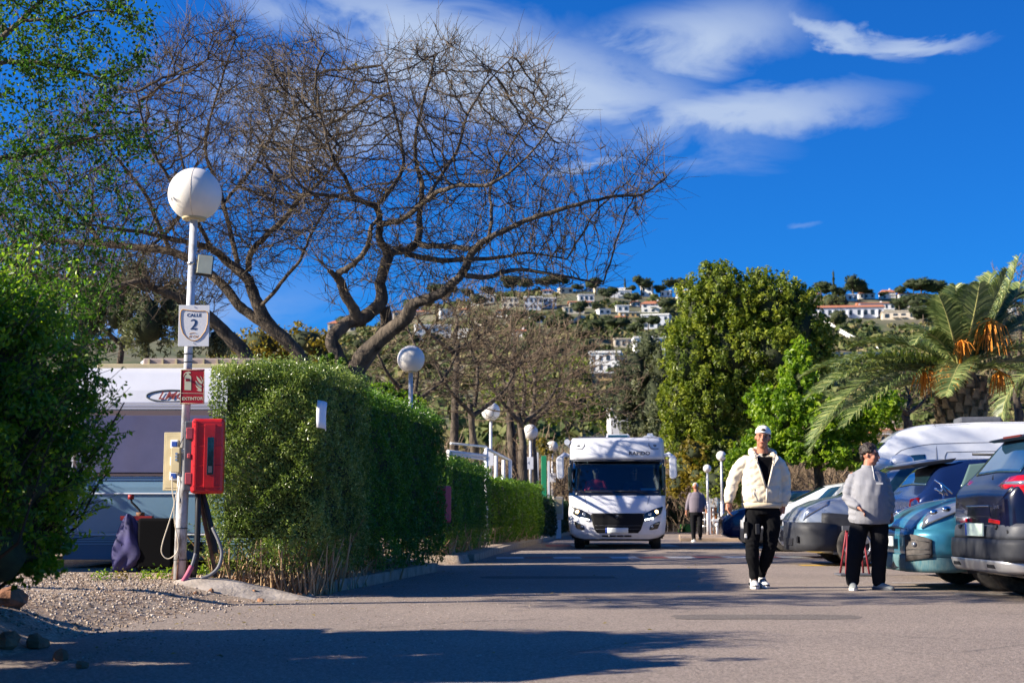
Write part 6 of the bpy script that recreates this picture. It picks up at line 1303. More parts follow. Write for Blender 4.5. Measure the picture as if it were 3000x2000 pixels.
# silver van with grey plastic front
van = Car('parked_van', 'silver compact van with unpainted dark grey front bumper beside the man in the cream jacket', 'van', (4.68, 23.95, 0), rad(-2),
    [(0, .30, .72, .74, .70, .6), (.10, .22, .90, .93, .80, .66), (.4, .2, 1.02, 1.06, .88, .7), (.95, .2, 1.10, 1.16, .90, .74), (1.65, .2, 1.14, 1.62, .90, .66), (2.2, .2, 1.14, 1.72, .90, .68), (4.0, .2, 1.14, 1.74, .90, .70), (4.3, .3, 1.1, 1.55, .86, .70)], p_silver)
van.wheels(.88, 3.45, .33, 6, arch=m_bump)
band(van, 'bumper', m_bump, .24, .70, -.03, .90, .60, rear=False, z0b=.28, z1b=.66, cr=.32, th=.04); van.endp('air_intake', m_black, [(-.40, .32), (.40, .32), (.46, .44), (-.46, .44)], False, .07)
for sd in (1, -1):
    van.patch('fender_cladding', m_bump, [(.30, .14), (1.36, .14), (1.30, .40), (.34, .50)], sd, .008); wheel(van.root, (.88, sd * .86, .33), .33, sd, 6); van.patch('side_window', m_glass, [(1.15, .64), (2.3, .64), (2.2, .83), (1.72, .83)], sd); van.patch('rear_side_window', m_glass, [(2.45, .64), (4.0, .64), (3.9, .83), (2.45, .83)], sd)
    van.patch('headlight', m_clear, [(.06, .50), (.44, .56), (.50, .66), (.16, .66)], sd, .01); mb = MB(); mb.box((1.22, sd * 1.0, 1.18), (.10, .17, .22)); mb.build('wing_mirror', m_bump, van.root, bevel=.03)
    van.endp('fog_lamp', m_black, [(sd * .56, .36), (sd * .78, .38), (sd * .78, .48), (sd * .56, .46)], False, .05)
van.top('windscreen', m_glassb, .98, 1.63, .90, .006); van.line([(1.12, .16), (1.14, .62)], -1)
# silver blue people carrier
mpv = Car('parked_car', 'silver blue people carrier with white mirror and roof box behind the silver van', 'car', (5.36, 27.95, 0), rad(-2),
    [(0, .28, .72, .74, .66, .55), (.12, .2, .84, .87, .78, .62), (.5, .2, .98, 1.02, .88, .68), (.95, .2, 1.06, 1.12, .90, .7), (1.85, .2, 1.10, 1.66, .90, .60), (2.4, .2, 1.12, 1.74, .90, .64), (3.9, .2, 1.14, 1.70, .90, .64), (4.4, .3, 1.0, 1.2, .84, .7)], p_lblue)
mpv.wheels(.9, 3.5, .33, 5)
for sd in (1, -1):
    mpv.patch('side_window', m_glassb, [(1.25, .64), (2.35, .64), (2.25, .83), (1.85, .83)], sd); mpv.patch('rear_side_window', m_glassb, [(2.47, .64), (3.9, .64), (3.7, .83), (2.42, .83)], sd); mpv.patch('headlight', m_clear, [(.05, .48), (.5, .56), (.55, .63), (.12, .64)], sd, .01)
    mb = MB(); mb.box((1.22, sd * 1.0, 1.16), (.14, .2, .16)); mb.build('wing_mirror', p_white, mpv.root, bevel=.04)
mpv.top('windscreen', m_glassb, .98, 1.83, .90, .006); band(mpv, 'bumper', p_lblue, .24, .6, -.03, .88, .5, rear=False, cr=.35); mpv.endp('grille', m_black, [(-.5, .30), (.5, .30), (.5, .52), (-.5, .52)], False, .06)
mb = MB(); mb.ell((1.75, -.25, 1.80), (.26, .24, .13), 16, 8); mb.ell((2.2, -.2, 1.84), (.25, .24, .15), 16, 8); mb.box((2.0, -.2, 1.75), (.8, .3, .05)); mb.build('roof_box', p_white, mpv.root)
# white hatchback
hat = Car('parked_car', 'white hatchback with black lower bumper partly hidden behind the walking man', 'car', (5.36, 33.0, 0), rad(-3),
    [(0, .34, .70, .72, .66, .5), (.12, .2, .84, .88, .78, .62), (.5, .2, .98, 1.02, .88, .68), (1.0, .2, 1.02, 1.08, .90, .7), (1.8, .2, 1.05, 1.46, .90, .58), (2.3, .2, 1.05, 1.54, .90, .62), (3.6, .2, 1.08, 1.48, .90, .6), (4.1, .3, 1.0, 1.1, .84, .7)], p_white)
hat.wheels(.85, 3.3, .33, 5); hat.top('windscreen', m_glassb, 1.04, 1.78, .90, .006); band(hat, 'bumper', p_white, .50, .70, -.03, .87, .5, rear=False, cr=.35); band(hat, 'lower_bumper', m_black, .2, .50, -.04, .87, .5, rear=False, cr=.35)
for sd in (1, -1): hat.patch('side_window', m_glassb, [(1.3, .64), (3.5, .64), (3.2, .83), (1.9, .83)], sd); hat.patch('headlight', m_glassb, [(.04, .46), (.5, .56), (.55, .64), (.10, .62)], sd, .012)
# far dark blue car
far = Car('parked_car', 'dark blue car farthest along the row beside the lamp foot', 'car', (5.70, 39.2, 0), rad(-3),
    [(0, .3, .70, .72, .66, .5), (.2, .2, .86, .9, .82, .62), (.6, .2, .98, 1.02, .88, .68), (1.0, .2, 1.02, 1.08, .90, .7), (1.8, .2, 1.05, 1.46, .90, .58), (3.6, .2, 1.08, 1.48, .90, .6), (4.1, .3, 1.0, 1.1, .84, .7)], p_blue)
far.wheels(.85, 3.3, .33, 5); far.top('windscreen', m_glassb, 1.04, 1.78, .90, .006)
for sd in (1, -1): far.patch('side_window', m_glassb, [(1.3, .64), (3.5, .64), (3.2, .83), (1.9, .83)], sd); far.patch('headlight', m_clear, [(.04, .46), (.4, .56), (.45, .64), (.10, .62)], sd, .012)
# white high roof camper van
cam_ = Car('camper_van', 'white high roofed camper van under the palm tree', 'van', (6.5, 30.3, 0), rad(-6),
    [(0, .3, .9, .92, .80, .6), (.3, .22, 1.12, 1.16, .95, .75), (.62, .22, 1.42, 1.50, 1.0, .80), (.95, .22, 1.50, 1.90, 1.0, .80), (1.25, .22, 1.52, 2.28, 1.0, .78), (1.6, .22, 1.53, 2.54, 1.0, .80), (2.05, .22, 1.53, 2.67, 1.0, .84), (3.2, .22, 1.53, 2.72, 1.0, .86), (5.9, .22, 1.53, 2.72, 1.0, .86), (6.2, .3, 1.5, 2.6, .96, .86)], p_white, group=None, sm=.12)
cam_.wheels(1.0, 4.9, .35, 0); cam_.top('windscreen', m_glass, .66, 1.3, .88, .006)
for sd in (1, -1):
    cam_.patch('door_window', m_glassb, [(1.50, .615), (2.10, .615), (2.07, .725), (1.60, .73)], sd, .006); cam_.patch('quarter_window', m_glassb, [(1.16, .615), (1.42, .615), (1.53, .725), (1.38, .715)], sd, .006)
    cam_.line([(1.02, .64), (1.28, .73), (1.6, .755), (2.3, .76), (6.0, .76)], sd, 'gutter_line', .007, m_grey); cam_.line([(2.28, .16), (2.30, .86), (2.31, .96)], sd, 'door_gap', .006, m_grey)
    cam_.line([(2.46, .62), (2.46, .715), (2.50, .73), (4.4, .73), (4.46, .715), (4.46, .62)], sd, 'pressed_panel', .008, m_grey)
    cam_.line([(2.25, .865), (6.0, .865)], sd, 'roof_line', .006, m_grey)
    mb = MB(); mb.box((1.35, sd * 1.13, 1.66), (.12, .2, .34)); mb.build('wing_mirror', m_black, cam_.root, bevel=.04)
mb = MB(); mb.box((3.3, -.1, 2.78), (.85, .7, .12)); mb.build('roof_fan', m_grey, cam_.root, bevel=.04)

# ------------------------------------------------------------------ motorhome
def motorhome():
    D = 34.2; rx = (1805 - 1500) / FPX * D; root = thing('motorhome', 'white integrated motorhome driving towards the camera with its headlights on', 'motorhome', (rx, D, 0), rad(-4.8))
    K = .00209; xx = lambda zx: (zx - 802) * K; zz = lambda zy: (1470 - zy) * K
    mw = mat('motorhome_white', (.64, .65, .69), .28, coat=.7, var=.03, vscale=1.5); mg = mat('motorhome_glass', (.010, .030, .045), .03, spec=1.0, coat=1.0); mk = mat('gloss_black', (.008, .008, .010), .15, coat=1)
    zk = np.array([.26, .36, .60, .86, 1.0, 1.23, 1.40, 2.15, 2.18, 2.62, 2.72]); yk = np.array([.10, .02, 0, .03, .08, .20, .27, .62, .60, .72, .86])
    def Y(x, z): return float(np.interp(z, zk, yk)) + .26 * abs(x / 1.17) ** 3.2
    def reg(name, m, rows, off=.0, nx=20, solid=.012, sub=3, parent=None):
        R = []
        for a, b in zip(rows[:-1], rows[1:]): R += [tuple(a[k] + (b[k] - a[k]) * i / sub for k in range(3)) for i in range(sub)]
        R.append(rows[-1]); V = []
        for (z, xl, xr) in R:
            for i in range(nx + 1): x = xl + (xr - xl) * i / nx; V.append((x, Y(x, z) - off, z))
        mb = MB(); mb.add(V, [(j * (nx + 1) + i, j * (nx + 1) + i + 1, (j + 1) * (nx + 1) + i + 1, (j + 1) * (nx + 1) + i) for j in range(len(R) - 1) for i in range(nx)], True); return mb.build(name, m, parent or root, solid=solid)
    # shell behind the front
    mb = MB(); n = 24; V = []
    outline = [(-1.14, .30), (-1.17, .5), (-1.17, 2.5), (-1.13, 2.66), (-1.0, 2.72), (1.0, 2.72), (1.13, 2.66), (1.17, 2.5), (1.17, .5), (1.14, .30)]
    for y in (None, 1.2, 7.0):
        for (x, z) in outline: V.append((x * (1 if y is not None else .985), (Y(x, min(z, 2.7)) + .02) if y is None else y, z))
    m = len(outline); mb.add(V, [(i * m + j, i * m + (j + 1) % m, (i + 1) * m + (j + 1) % m, (i + 1) * m + j) for i in range(2) for j in range(m)]); mb.add([V[2 * m + j] for j in range(m)], [tuple(range(m))]); mb.build('body', mw, root, fixn=True)
    reg('upper_front', mw, [(zz(437), -1.14, 1.16), (zz(320), -1.145, 1.16), (zz(220), -1.13, 1.15), (zz(180), -1.08, 1.10)], .012)
    reg('windscreen_surround', mk, [(zz(884), xx(250), xx(1360)), (zz(818), xx(255), xx(1356))], -.005); reg('windscreen_surround', mk, [(zz(456), xx(262), xx(1352)), (zz(438), xx(262), xx(1352))], -.005)
    for (p, q) in ((255, 300), (1318, 1356)): reg('windscreen_surround', mk, [(zz(820), xx(p), xx(q)), (zz(454), xx(p + 5), xx(q))], -.005, nx=3)
    # cab interior behind real glass
    mgl = thin_glass('windscreen_glass', (.62, .80, .86), .07); ws = [(zz(822), xx(300), xx(1325)), (zz(760), xx(290), xx(1328)), (zz(452), xx(296), xx(1320))]
    reg('windscreen_back', mat('cab_dark', (.012, .02, .026), .7), [(zz(822), xx(300), xx(1325)), (zz(452), xx(296), xx(1320))], -1.35, parent=root)
    reg('dashboard', mk, [(zz(884), xx(290), xx(1330)), (zz(800), xx(290), xx(1330))], .010)
    reg('windscreen_edge', m_grey, [(zz(455), xx(290), xx(1325)), (zz(446), xx(290), xx(1325))], .02)
    reg('bonnet', mw, [(zz(1062), xx(520), xx(1110)), (zz(1040), xx(420), xx(1190)), (zz(1000), xx(300), xx(1310)), (zz(985), xx(255), xx(1356)), (zz(860), xx(246), xx(1362))], .012)
    for sd in (-1, 1):
        mb = MB(); P = [(sd * .78, zz(860)), (sd * .74, zz(940)), (sd * .66, zz(1055))]; mb.tube([Vector((x, Y(x, z) - .02, z)) for x, z in P], .005, 4); mb.build('bonnet_gap', m_grey, root)
        mb = MB(); P = [(sd * .78, 2.66), (sd * .79, 2.50), (sd * .84, 2.425), (sd * 1.02, 2.42)]; mb.tube([Vector((x, Y(x, z) - .025, z)) for x, z in P], .010, 5); mb.build('marker_moulding', m_grey, root)
        mb = MB(); x = sd * .93; mb.ell((x, Y(x, 2.5) - .02, 2.5), (.05, .02, .025), 12, 6); mb.build('marker_lamp', m_grey, root)
    reg('bumper', mw, [(zz(1352), xx(420), xx(1180)), (zz(1335), xx(330), xx(1270)), (zz(1290), xx(262), xx(1345)), (zz(1150), xx(246), xx(1360)), (zz(1040), xx(246), xx(1362)), (zz(985), xx(250), xx(1360))], .004)
    reg('grille', mat('matt_grille', (.008, .008, .009), .6, spec=.2), [(zz(1285), xx(575), xx(1040)), (zz(1250), xx(548), xx(1072)), (zz(1160), xx(520), xx(1105)), (zz(1085), xx(498), xx(1135)), (zz(1064), xx(520), xx(1110))], .022)
    for k in range(2): reg('grille_slat', m_grey, [(zz(1240 - k * 40) - .006, xx(560 - k * 10), xx(1060 + k * 12)), (zz(1240 - k * 40) + .002, xx(560 - k * 10), xx(1060 + k * 12))], .030)
    reg('lower_slot', mk, [(zz(1326), xx(630), xx(965)), (zz(1310), xx(630), xx(965))], .022)
    for zx in (708, 790, 875): reg('slot_divider', mw, [(zz(1328), xx(zx), xx(zx + 8)), (zz(1308), xx(zx), xx(zx + 8))], .028, nx=2)
    reg('number_plate', m_plate2, [(zz(1288), xx(690), xx(930)), (zz(1226), xx(690), xx(930))], .05, nx=4); reg('plate_blue_band', mat('plate_blue', (.02, .07, .4), .5), [(zz(1288), xx(672), xx(692)), (zz(1226), xx(672), xx(692))], .05, nx=2)
    m_on = mat('lit_headlamp', (1, .8, .5), .3, emit=(1.0, .62, .22, 5.0)); m_led = mat('lit_led', (1, 1, 1), .3, emit=(1.0, 1.0, .95, 6.0))
    for sd in (-1, 1):
        f = lambda zx: (sd * (802 - zx) * K) if sd == 1 else (zx - 802) * K
        def R(rows): return [(zz(a), *((xx(b), xx(c)) if sd < 0 else (-xx(c), -xx(b)))) for (a, b, c) in rows]
        hl = reg('headlight', mk, R([(1150, 455, 492), (1110, 375, 500), (1070, 300, 492), (1020, 282, 400), (985, 276, 284)]), .028)
        x = sd * abs(xx(350)); mb = MB(); mb.ell((x, Y(x, zz(1045)) - .03, zz(1045)), (.045, .03, .045), 14, 8); mb.build('lit_lamp', m_on, hl)
        x = sd * abs(xx(428)); mb = MB(); mb.ell((x, Y(x, zz(1068)) - .03, zz(1068)), (.045, .025, .04), 14, 8); mb.build('lamp_lens', m_clear, hl)
        for k in range(5): x = sd * abs(xx(395 + k * 21)); z = zz(1117 + k * 4.5); mb = MB(); mb.ell((x, Y(x, z) - .035, z), (.016, .012, .018), 8, 6); mb.build('led', m_led, hl)
        fg = reg('fog_light', mk, R([(1248, 400, 434), (1235, 340, 432), (1195, 322, 415), (1155, 308, 330)]), .022, nx=6); x = sd * abs(xx(400)); mb = MB(); mb.ell((x, Y(x, zz(1215)) - .03, zz(1215)), (.035, .02, .035), 10, 6); mb.build('fog_lens', m_clear, fg)
        mb = MB(); w = sd * 1.17; arc = [(w, .45, 2.24), (sd * 1.26, .36, 2.27), (sd * 1.34, .30, 2.20), (sd * 1.375, .28, 2.10)]; mb.tube([Vector(p) for p in arc], [.05, .055, .055, .06], 10); mi = mb.build('mirror_arm', mw, root)
        mb = MB(); mb.prism([(-.10, .0), (-.085, -.42), (-.04, -.47), (.05, -.46), (.09, -.40), (.08, .05), (.02, .10), (-.06, .08)], lambda x, z: Vector((sd * 1.36 + x, .20, 2.14 + z)), lambda x, z: Vector((sd * 1.36 + x, .36, 2.14 + z))); mb.build('wing_mirror', mw, root, bevel=.03)
        
        for wy in (1.0, 5.2): wheel(root, (sd * .93, wy, .36), .36, -sd, 0, w=.24).rotation_euler = (0, 0, rad(90))
        mb = MB(); mb.box((sd * .93, 1.0, .50), (.34, .9, .5)); mb.build('wheel_housing', m_black, root)
        mb = MB(); mb.box((sd * 1.175, 1.1, 1.62), (.02, .9, .75)); mb.build('cab_side_window', m_glass, root, bevel=.01)
        mb = MB(); mb.tube([(sd * 1.12, Y(sd * 1.12, 1.5) - .0, z) for z in np.linspace(1.30, 2.15, 6)], .03, 6); mb.build('windscreen_pillar', mk, root)
    # windscreen: clear pane in front of the dark cab
    reg('windscreen', mgl, ws, .012, solid=.006)
    mb = MB(); mb.box((0, 1.0, .28), (1.7, 1.5, .16)); mb.build('underside', m_black, root)
    mb = MB(); mb.tube([Vector((x, Y(x, z) - .035, z)) for x, z in ((-.10, 1.33), (-.45, 1.36), (-.85, 1.37))], .010, 5); mb.build('wiper', m_black, root); mb = MB(); mb.tube([Vector((x, Y(x, z) - .035, z)) for x, z in ((.75, 1.33), (.35, 1.37), (-.05, 1.38))], .010, 5); mb.build('wiper', m_black, root)
    mb = MB(); mb.add([(xx(1085), Y(.6, 1.4) + .08, 1.37), (xx(1260), Y(.9, 1.4) + .02, 1.37), (xx(1245), Y(.9, 1.45) + .12, 1.455), (xx(1075), Y(.6, 1.45) + .18, 1.455)], [(0, 1, 2, 3)]); mb.build('dashboard_paper', mat('pale_blue_paper', (.45, .68, .75), .6), root, solid=.004)
    text('RAPIDO', .125, mat('badge_grey', (.035, .04, .05), .3), root, (xx(1068), Y(.56, zz(368)) - .045, zz(368)), rot=(rad(76), 0, rad(7)), off=.004, sx=1.12, sp=1.05, name='badge_lettering')
    for k in range(3): a = Vector((xx(1205 + k * 14), Y(.95, zz(372)) - .03, zz(396))); mb = MB(); mb.tube([a, a + Vector((.02, .012, .065))], .005, 4); mb.build('badge_stroke', m_silverp, root)
    for k in (-1, 0, 1): a = Vector((-.015 + k * .022, -.028 + .02, .715)); mb = MB(); mb.tube([a, a + Vector((.028, .01, .11))], .007, 4); mb.build('emblem_stroke', m_silverp, root)
    mb = MB(); mb.prism([(-.27, 0), (-.24, .09), (.30, .09), (.34, 0)], lambda x, z: Vector((x, 1.1, 2.71 + z)), lambda x, z: Vector((x, 1.9, 2.71 + z))); mb.build('skylight', mw, root, bevel=.02); mb = MB(); mb.box((.03, 1.085, 2.752), (.48, .02, .055)); mb.build('skylight_glass', m_glassb, root)
    mb = MB(); mb.box((-.62, 2.2, 2.76), (.7, 1.0, .05)); mb.build('solar_panel', m_grey, root); mb = MB(); mb.prism([(-.3, 0), (-.05, .07), (-.02, .13), (.10, .13), (.12, .07), (.34, .0)], lambda x, z: Vector((.80 + x, 2.0, 2.74 + z)), lambda x, z: Vector((.80 + x, 2.5, 2.74 + z))); mb.build('satellite_dish', p_white, root, bevel=.01)
    mb = MB(); mb.tube([(-1.22, .9, 2.60), (-1.22, 4.8, 2.60)], .075, 10); mb.build('awning_case', mw, root)
    return root
mh = motorhome()
# ------------------------------------------------------------------ people
def fused(name, mb, m, parent, vox, sm=4, disp=None, cut=None):
    """fuse overlapping closed shapes into one continuous skin"""
    me = bpy.data.meshes.new('t'); me.from_pydata(mb.v, [], mb.f); o = bpy.data.objects.new('t', me); COL.objects.link(o)
    import bmesh
    bm = bmesh.new(); bm.from_mesh(me); bmesh.ops.remove_doubles(bm, verts=bm.verts, dist=1e-5); bmesh.ops.recalc_face_normals(bm, faces=bm.faces); bm.to_mesh(me); bm.free()
    r = o.modifiers.new('r', 'REMESH'); r.mode = 'VOXEL'; r.voxel_size = vox
    q = o.modifiers.new('s', 'SMOOTH'); q.factor = .5; q.iterations = sm
    bpy.context.view_layer.update(); dg = bpy.context.evaluated_depsgraph_get(); m2 = bpy.data.meshes.new_from_object(o.evaluated_get(dg)); bpy.data.objects.remove(o)
    m2.name = name
    n = len(m2.vertices); co = np.zeros(n * 3, np.float32); m2.vertices.foreach_get('co', co); co = co.reshape(-1, 3)
    if disp is not None:
        no = np.zeros(n * 3, np.float32); m2.vertices.foreach_get('normal', no); no = no.reshape(-1, 3); co = co + no * disp(co)[:, None].astype(np.float32); m2.vertices.foreach_set('co', co.ravel())
    m2.polygons.foreach_set('use_smooth', np.ones(len(m2.polygons), bool)); m2.update()
    m2.materials.clear(); m2.materials.append(m); ob = bpy.data.objects.new(name, m2); COL.objects.link(ob); ob.parent = parent; return ob
def T(mb, pts, rr, n=14):
    pts = [Vector(p) for p in pts]; mb.tube(pts, rr, n)
    r0 = rr[0] if hasattr(rr, '__len__') else rr; r1 = rr[-1] if hasattr(rr, '__len__') else rr
    for p, r in ((pts[0], r0), (pts[-1], r1)): rm = (sum(r) / 2 if hasattr(r, '__len__') else r); mb.ell(p, rm * .98, 12, 8)
def hand(mb, w, dirv, side, s=1.0, curl=.35, palm=(0, -1, 0)):
    """w wrist, dirv pointing along the hand, palm normal; five fingers of different length"""
    w = Vector(w); d = Vector(dirv).normalized(); p = Vector(palm); p = (p - d * p.dot(d)).normalized(); a = d.cross(p).normalized() * side
    mb.tube([w - d * .03 * s, w + d * .03 * s, w + d * .085 * s], [(.026 * s, .020 * s), (.034 * s, .019 * s), (.036 * s, .016 * s)], 10)
    for k, (o, L) in enumerate(((-.030, .066), (-.010, .078), (.010, .074), (.029, .058))):
        b = w + d * .078 * s + a * o * s; c = b + (d * math.cos(curl * .6) + p * math.sin(curl * .6)) * L * .5 * s; e = c + (d * math.cos(curl * 1.8) + p * math.sin(curl * 1.8)) * L * .5 * s
        mb.tube([b - d * .02 * s, b, c, e], [.0095 * s, .0095 * s, .0088 * s, .0072 * s], 7); mb.ell(e, .0074 * s, 7, 5)
    b = w + d * .025 * s - a * .030 * s; c = b + (d * .75 - a * .55 + p * .25).normalized() * .038 * s; e = c + (d * .95 - a * .15 + p * .3).normalized() * .032 * s
    mb.tube([b, c, e], [.013 * s, .011 * s, .008 * s], 7); mb.ell(e, .0082 * s, 7, 5)
def head(mb, c, R, s=1.0, open_=0):
    """c head centre, R rotation; face looks along local -y. Returns mapper"""
    f = lambda x, y, z: Vector(c) + R @ Vector((x * s, y * s, z * s))
    E = lambda p, r, n=14, m=10: mb.ell(f(*p), [q * s for q in r], n, m, M=R)
    E((0, .012, .030), (.075, .094, .092)); E((0, -.012, -.035), (.060, .072, .075)); E((0, -.040, -.088), (.034, .034, .026)); E((0, -.066, .034), (.052, .020, .018))
    E((.036, -.052, -.022), (.024, .026, .028)); E((-.036, -.052, -.022), (.024, .026, .028)); E((.034, -.030, -.064), (.022, .034, .026)); E((-.034, -.030, -.064), (.022, .034, .026))
    mb.tube([f(0, -.082, .022), f(0, -.100, -.012), f(0, -.103, -.024)], [.009 * s, .012 * s, .014 * s], 8); E((0, -.098, -.026), (.017, .014, .011)); E((0, -.080, -.055), (.026, .014, .013))
    for sx in (-1, 1): E((sx * .077, .012, -.005), (.008, .015, .026))
    return f
m_skin = mat('skin', (.44, .19, .11), .5, var=.10, vscale=12, spec=.4); m_skinl = mat('fair_skin', (.46, .20, .125), .5, var=.1, vscale=12); m_lip = mat('lip', (.40, .12, .09), .5)
m_cream = mat('cream_nylon', (.74, .64, .48), .48, var=.05, vscale=6, bump=.25, bscale=28, bdist=.006); m_blackc = mat('black_cloth', (.006, .006, .007), .9, bump=.3, bscale=30, spec=.15); m_blackk = mat('black_knit', (.005, .005, .006), .95, spec=.1)
m_capw = mat('cap_cloth', (.80, .76, .70), .8, bump=.2, bscale=90); m_hair = mat('dark_hair', (.030, .020, .015), .55, var=.6, vscale=40, bump=.8, bscale=70); m_fleece = mat('grey_fleece', (.27, .27, .29), .95, var=.12, vscale=8, bump=.3, bscale=120)
m_char = mat('charcoal_cloth', (.012, .012, .014), .9, bump=.3, bscale=30, spec=.15); m_shoew = mat('shoe_white', (.70, .68, .64), .6); m_shoeb = mat('shoe_black', (.02, .02, .022), .6); m_slip = mat('pale_slipper', (.26, .28, .27), .8); m_eye = mat('eye_dark', (.01, .008, .008), .3)
def face(f, s, root, lip=True, brow=m_hair, smile=.3, M=None):
    for sx in (-1, 1):
        mb = MB(); mb.ell(f(sx * .031, -.0745, .006), (.012 * s, .007 * s, .0055 * s), 10, 6, M=M); mb.build('eye', m_eye, root)
        mb = MB(); mb.tube([f(sx * .014, -.084, .022), f(sx * .032, -.082, .028), f(sx * .050, -.068, .022)], [.004 * s, .0045 * s, .003 * s], 5); mb.build('eyebrow', brow, root)
    if lip: mb = MB(); mb.tube([f(-.026, -.080, -.050 + smile * .012), f(-.012, -.0925, -.058), f(0, -.0945, -.059), f(.012, -.0925, -.058), f(.026, -.080, -.050 + smile * .012)], [.003 * s, .0052 * s, .006 * s, .0052 * s, .003 * s], 6); mb.build('mouth', m_lip, root)
def shoe(root, ankle, toe, s=1.0, mu=m_shoew, ms=m_shoew, dark=None, sneaker=True):
    a = Vector(ankle); t = Vector(toe); d = (t - a); d.z = 0; L = d.length; d.normalize(); h = Vector((a.x, a.y, t.z)) - d * .055 * s; side = Vector((-d.y, d.x, 0))
    mb = MB(); P = [h - d * .01, h + d * .06 * s, h + d * .13 * s, h + d * .2 * s, h + d * .255 * s, h + d * .275 * s]
    mb.tube([p + Vector((0, 0, .052 * s - .006 * i)) for i, p in enumerate(P)], [(.034 * s, .040 * s), (.040 * s, .046 * s), (.043 * s, .042 * s), (.047 * s, .034 * s), (.040 * s, .026 * s), (.022 * s, .018 * s)], 14)
    if sneaker: mb.tube([a + Vector((0, 0, -.06)) - d * .01, a + Vector((0, 0, .01)) - d * .015], [.045 * s, .042 * s], 12)
    up = fused('shoe', mb, mu, root, .007, 3)
    mb = MB(); n = 22; V = []
    ol = [(-.028, .030), (-.02, .040), (.04, .043), (.10, .043), (.17, .049), (.23, .044), (.27, .026), (.285, .0)]; ol = ol + [(x, -y) for (x, y) in ol[::-1][1:]]
    mb.prism([(x * s, y * s) for x, y in ol], lambda x, y: h + d * x + side * y, lambda x, y: h + d * x + side * y + Vector((0, 0, .030 * s))); mb.build('sole', ms, up, bevel=.006)
    if dark:
        for k in range(3): q = h + d * (.10 + .035 * k) * s + Vector((0, 0, .092 * s - .012 * k)); mb = MB(); mb.tube([q - side * .036 * s - Vector((0, 0, .012)), q, q + side * .036 * s - Vector((0, 0, .012))], .006, 5); mb.build('lace', dark, up)
        mb = MB(); mb.tube([h + d * .03 * s + side * .045 * s + Vector((0, 0, .05)), h + d * .12 * s + side * .05 * s + Vector((0, 0, .045))], [.016, .010], 6); mb.tube([h + d * .03 * s - side * .045 * s + Vector((0, 0, .05)), h + d * .12 * s - side * .05 * s + Vector((0, 0, .045))], [.016, .010], 6); mb.tube([h + d * .26 * s + Vector((0, 0, .034)) - side * .03, h + d * .275 * s + Vector((0, 0, .034)), h + d * .26 * s + Vector((0, 0, .034)) + side * .03], .012, 6); mb.build('dark_panel', dark, up)
    return up

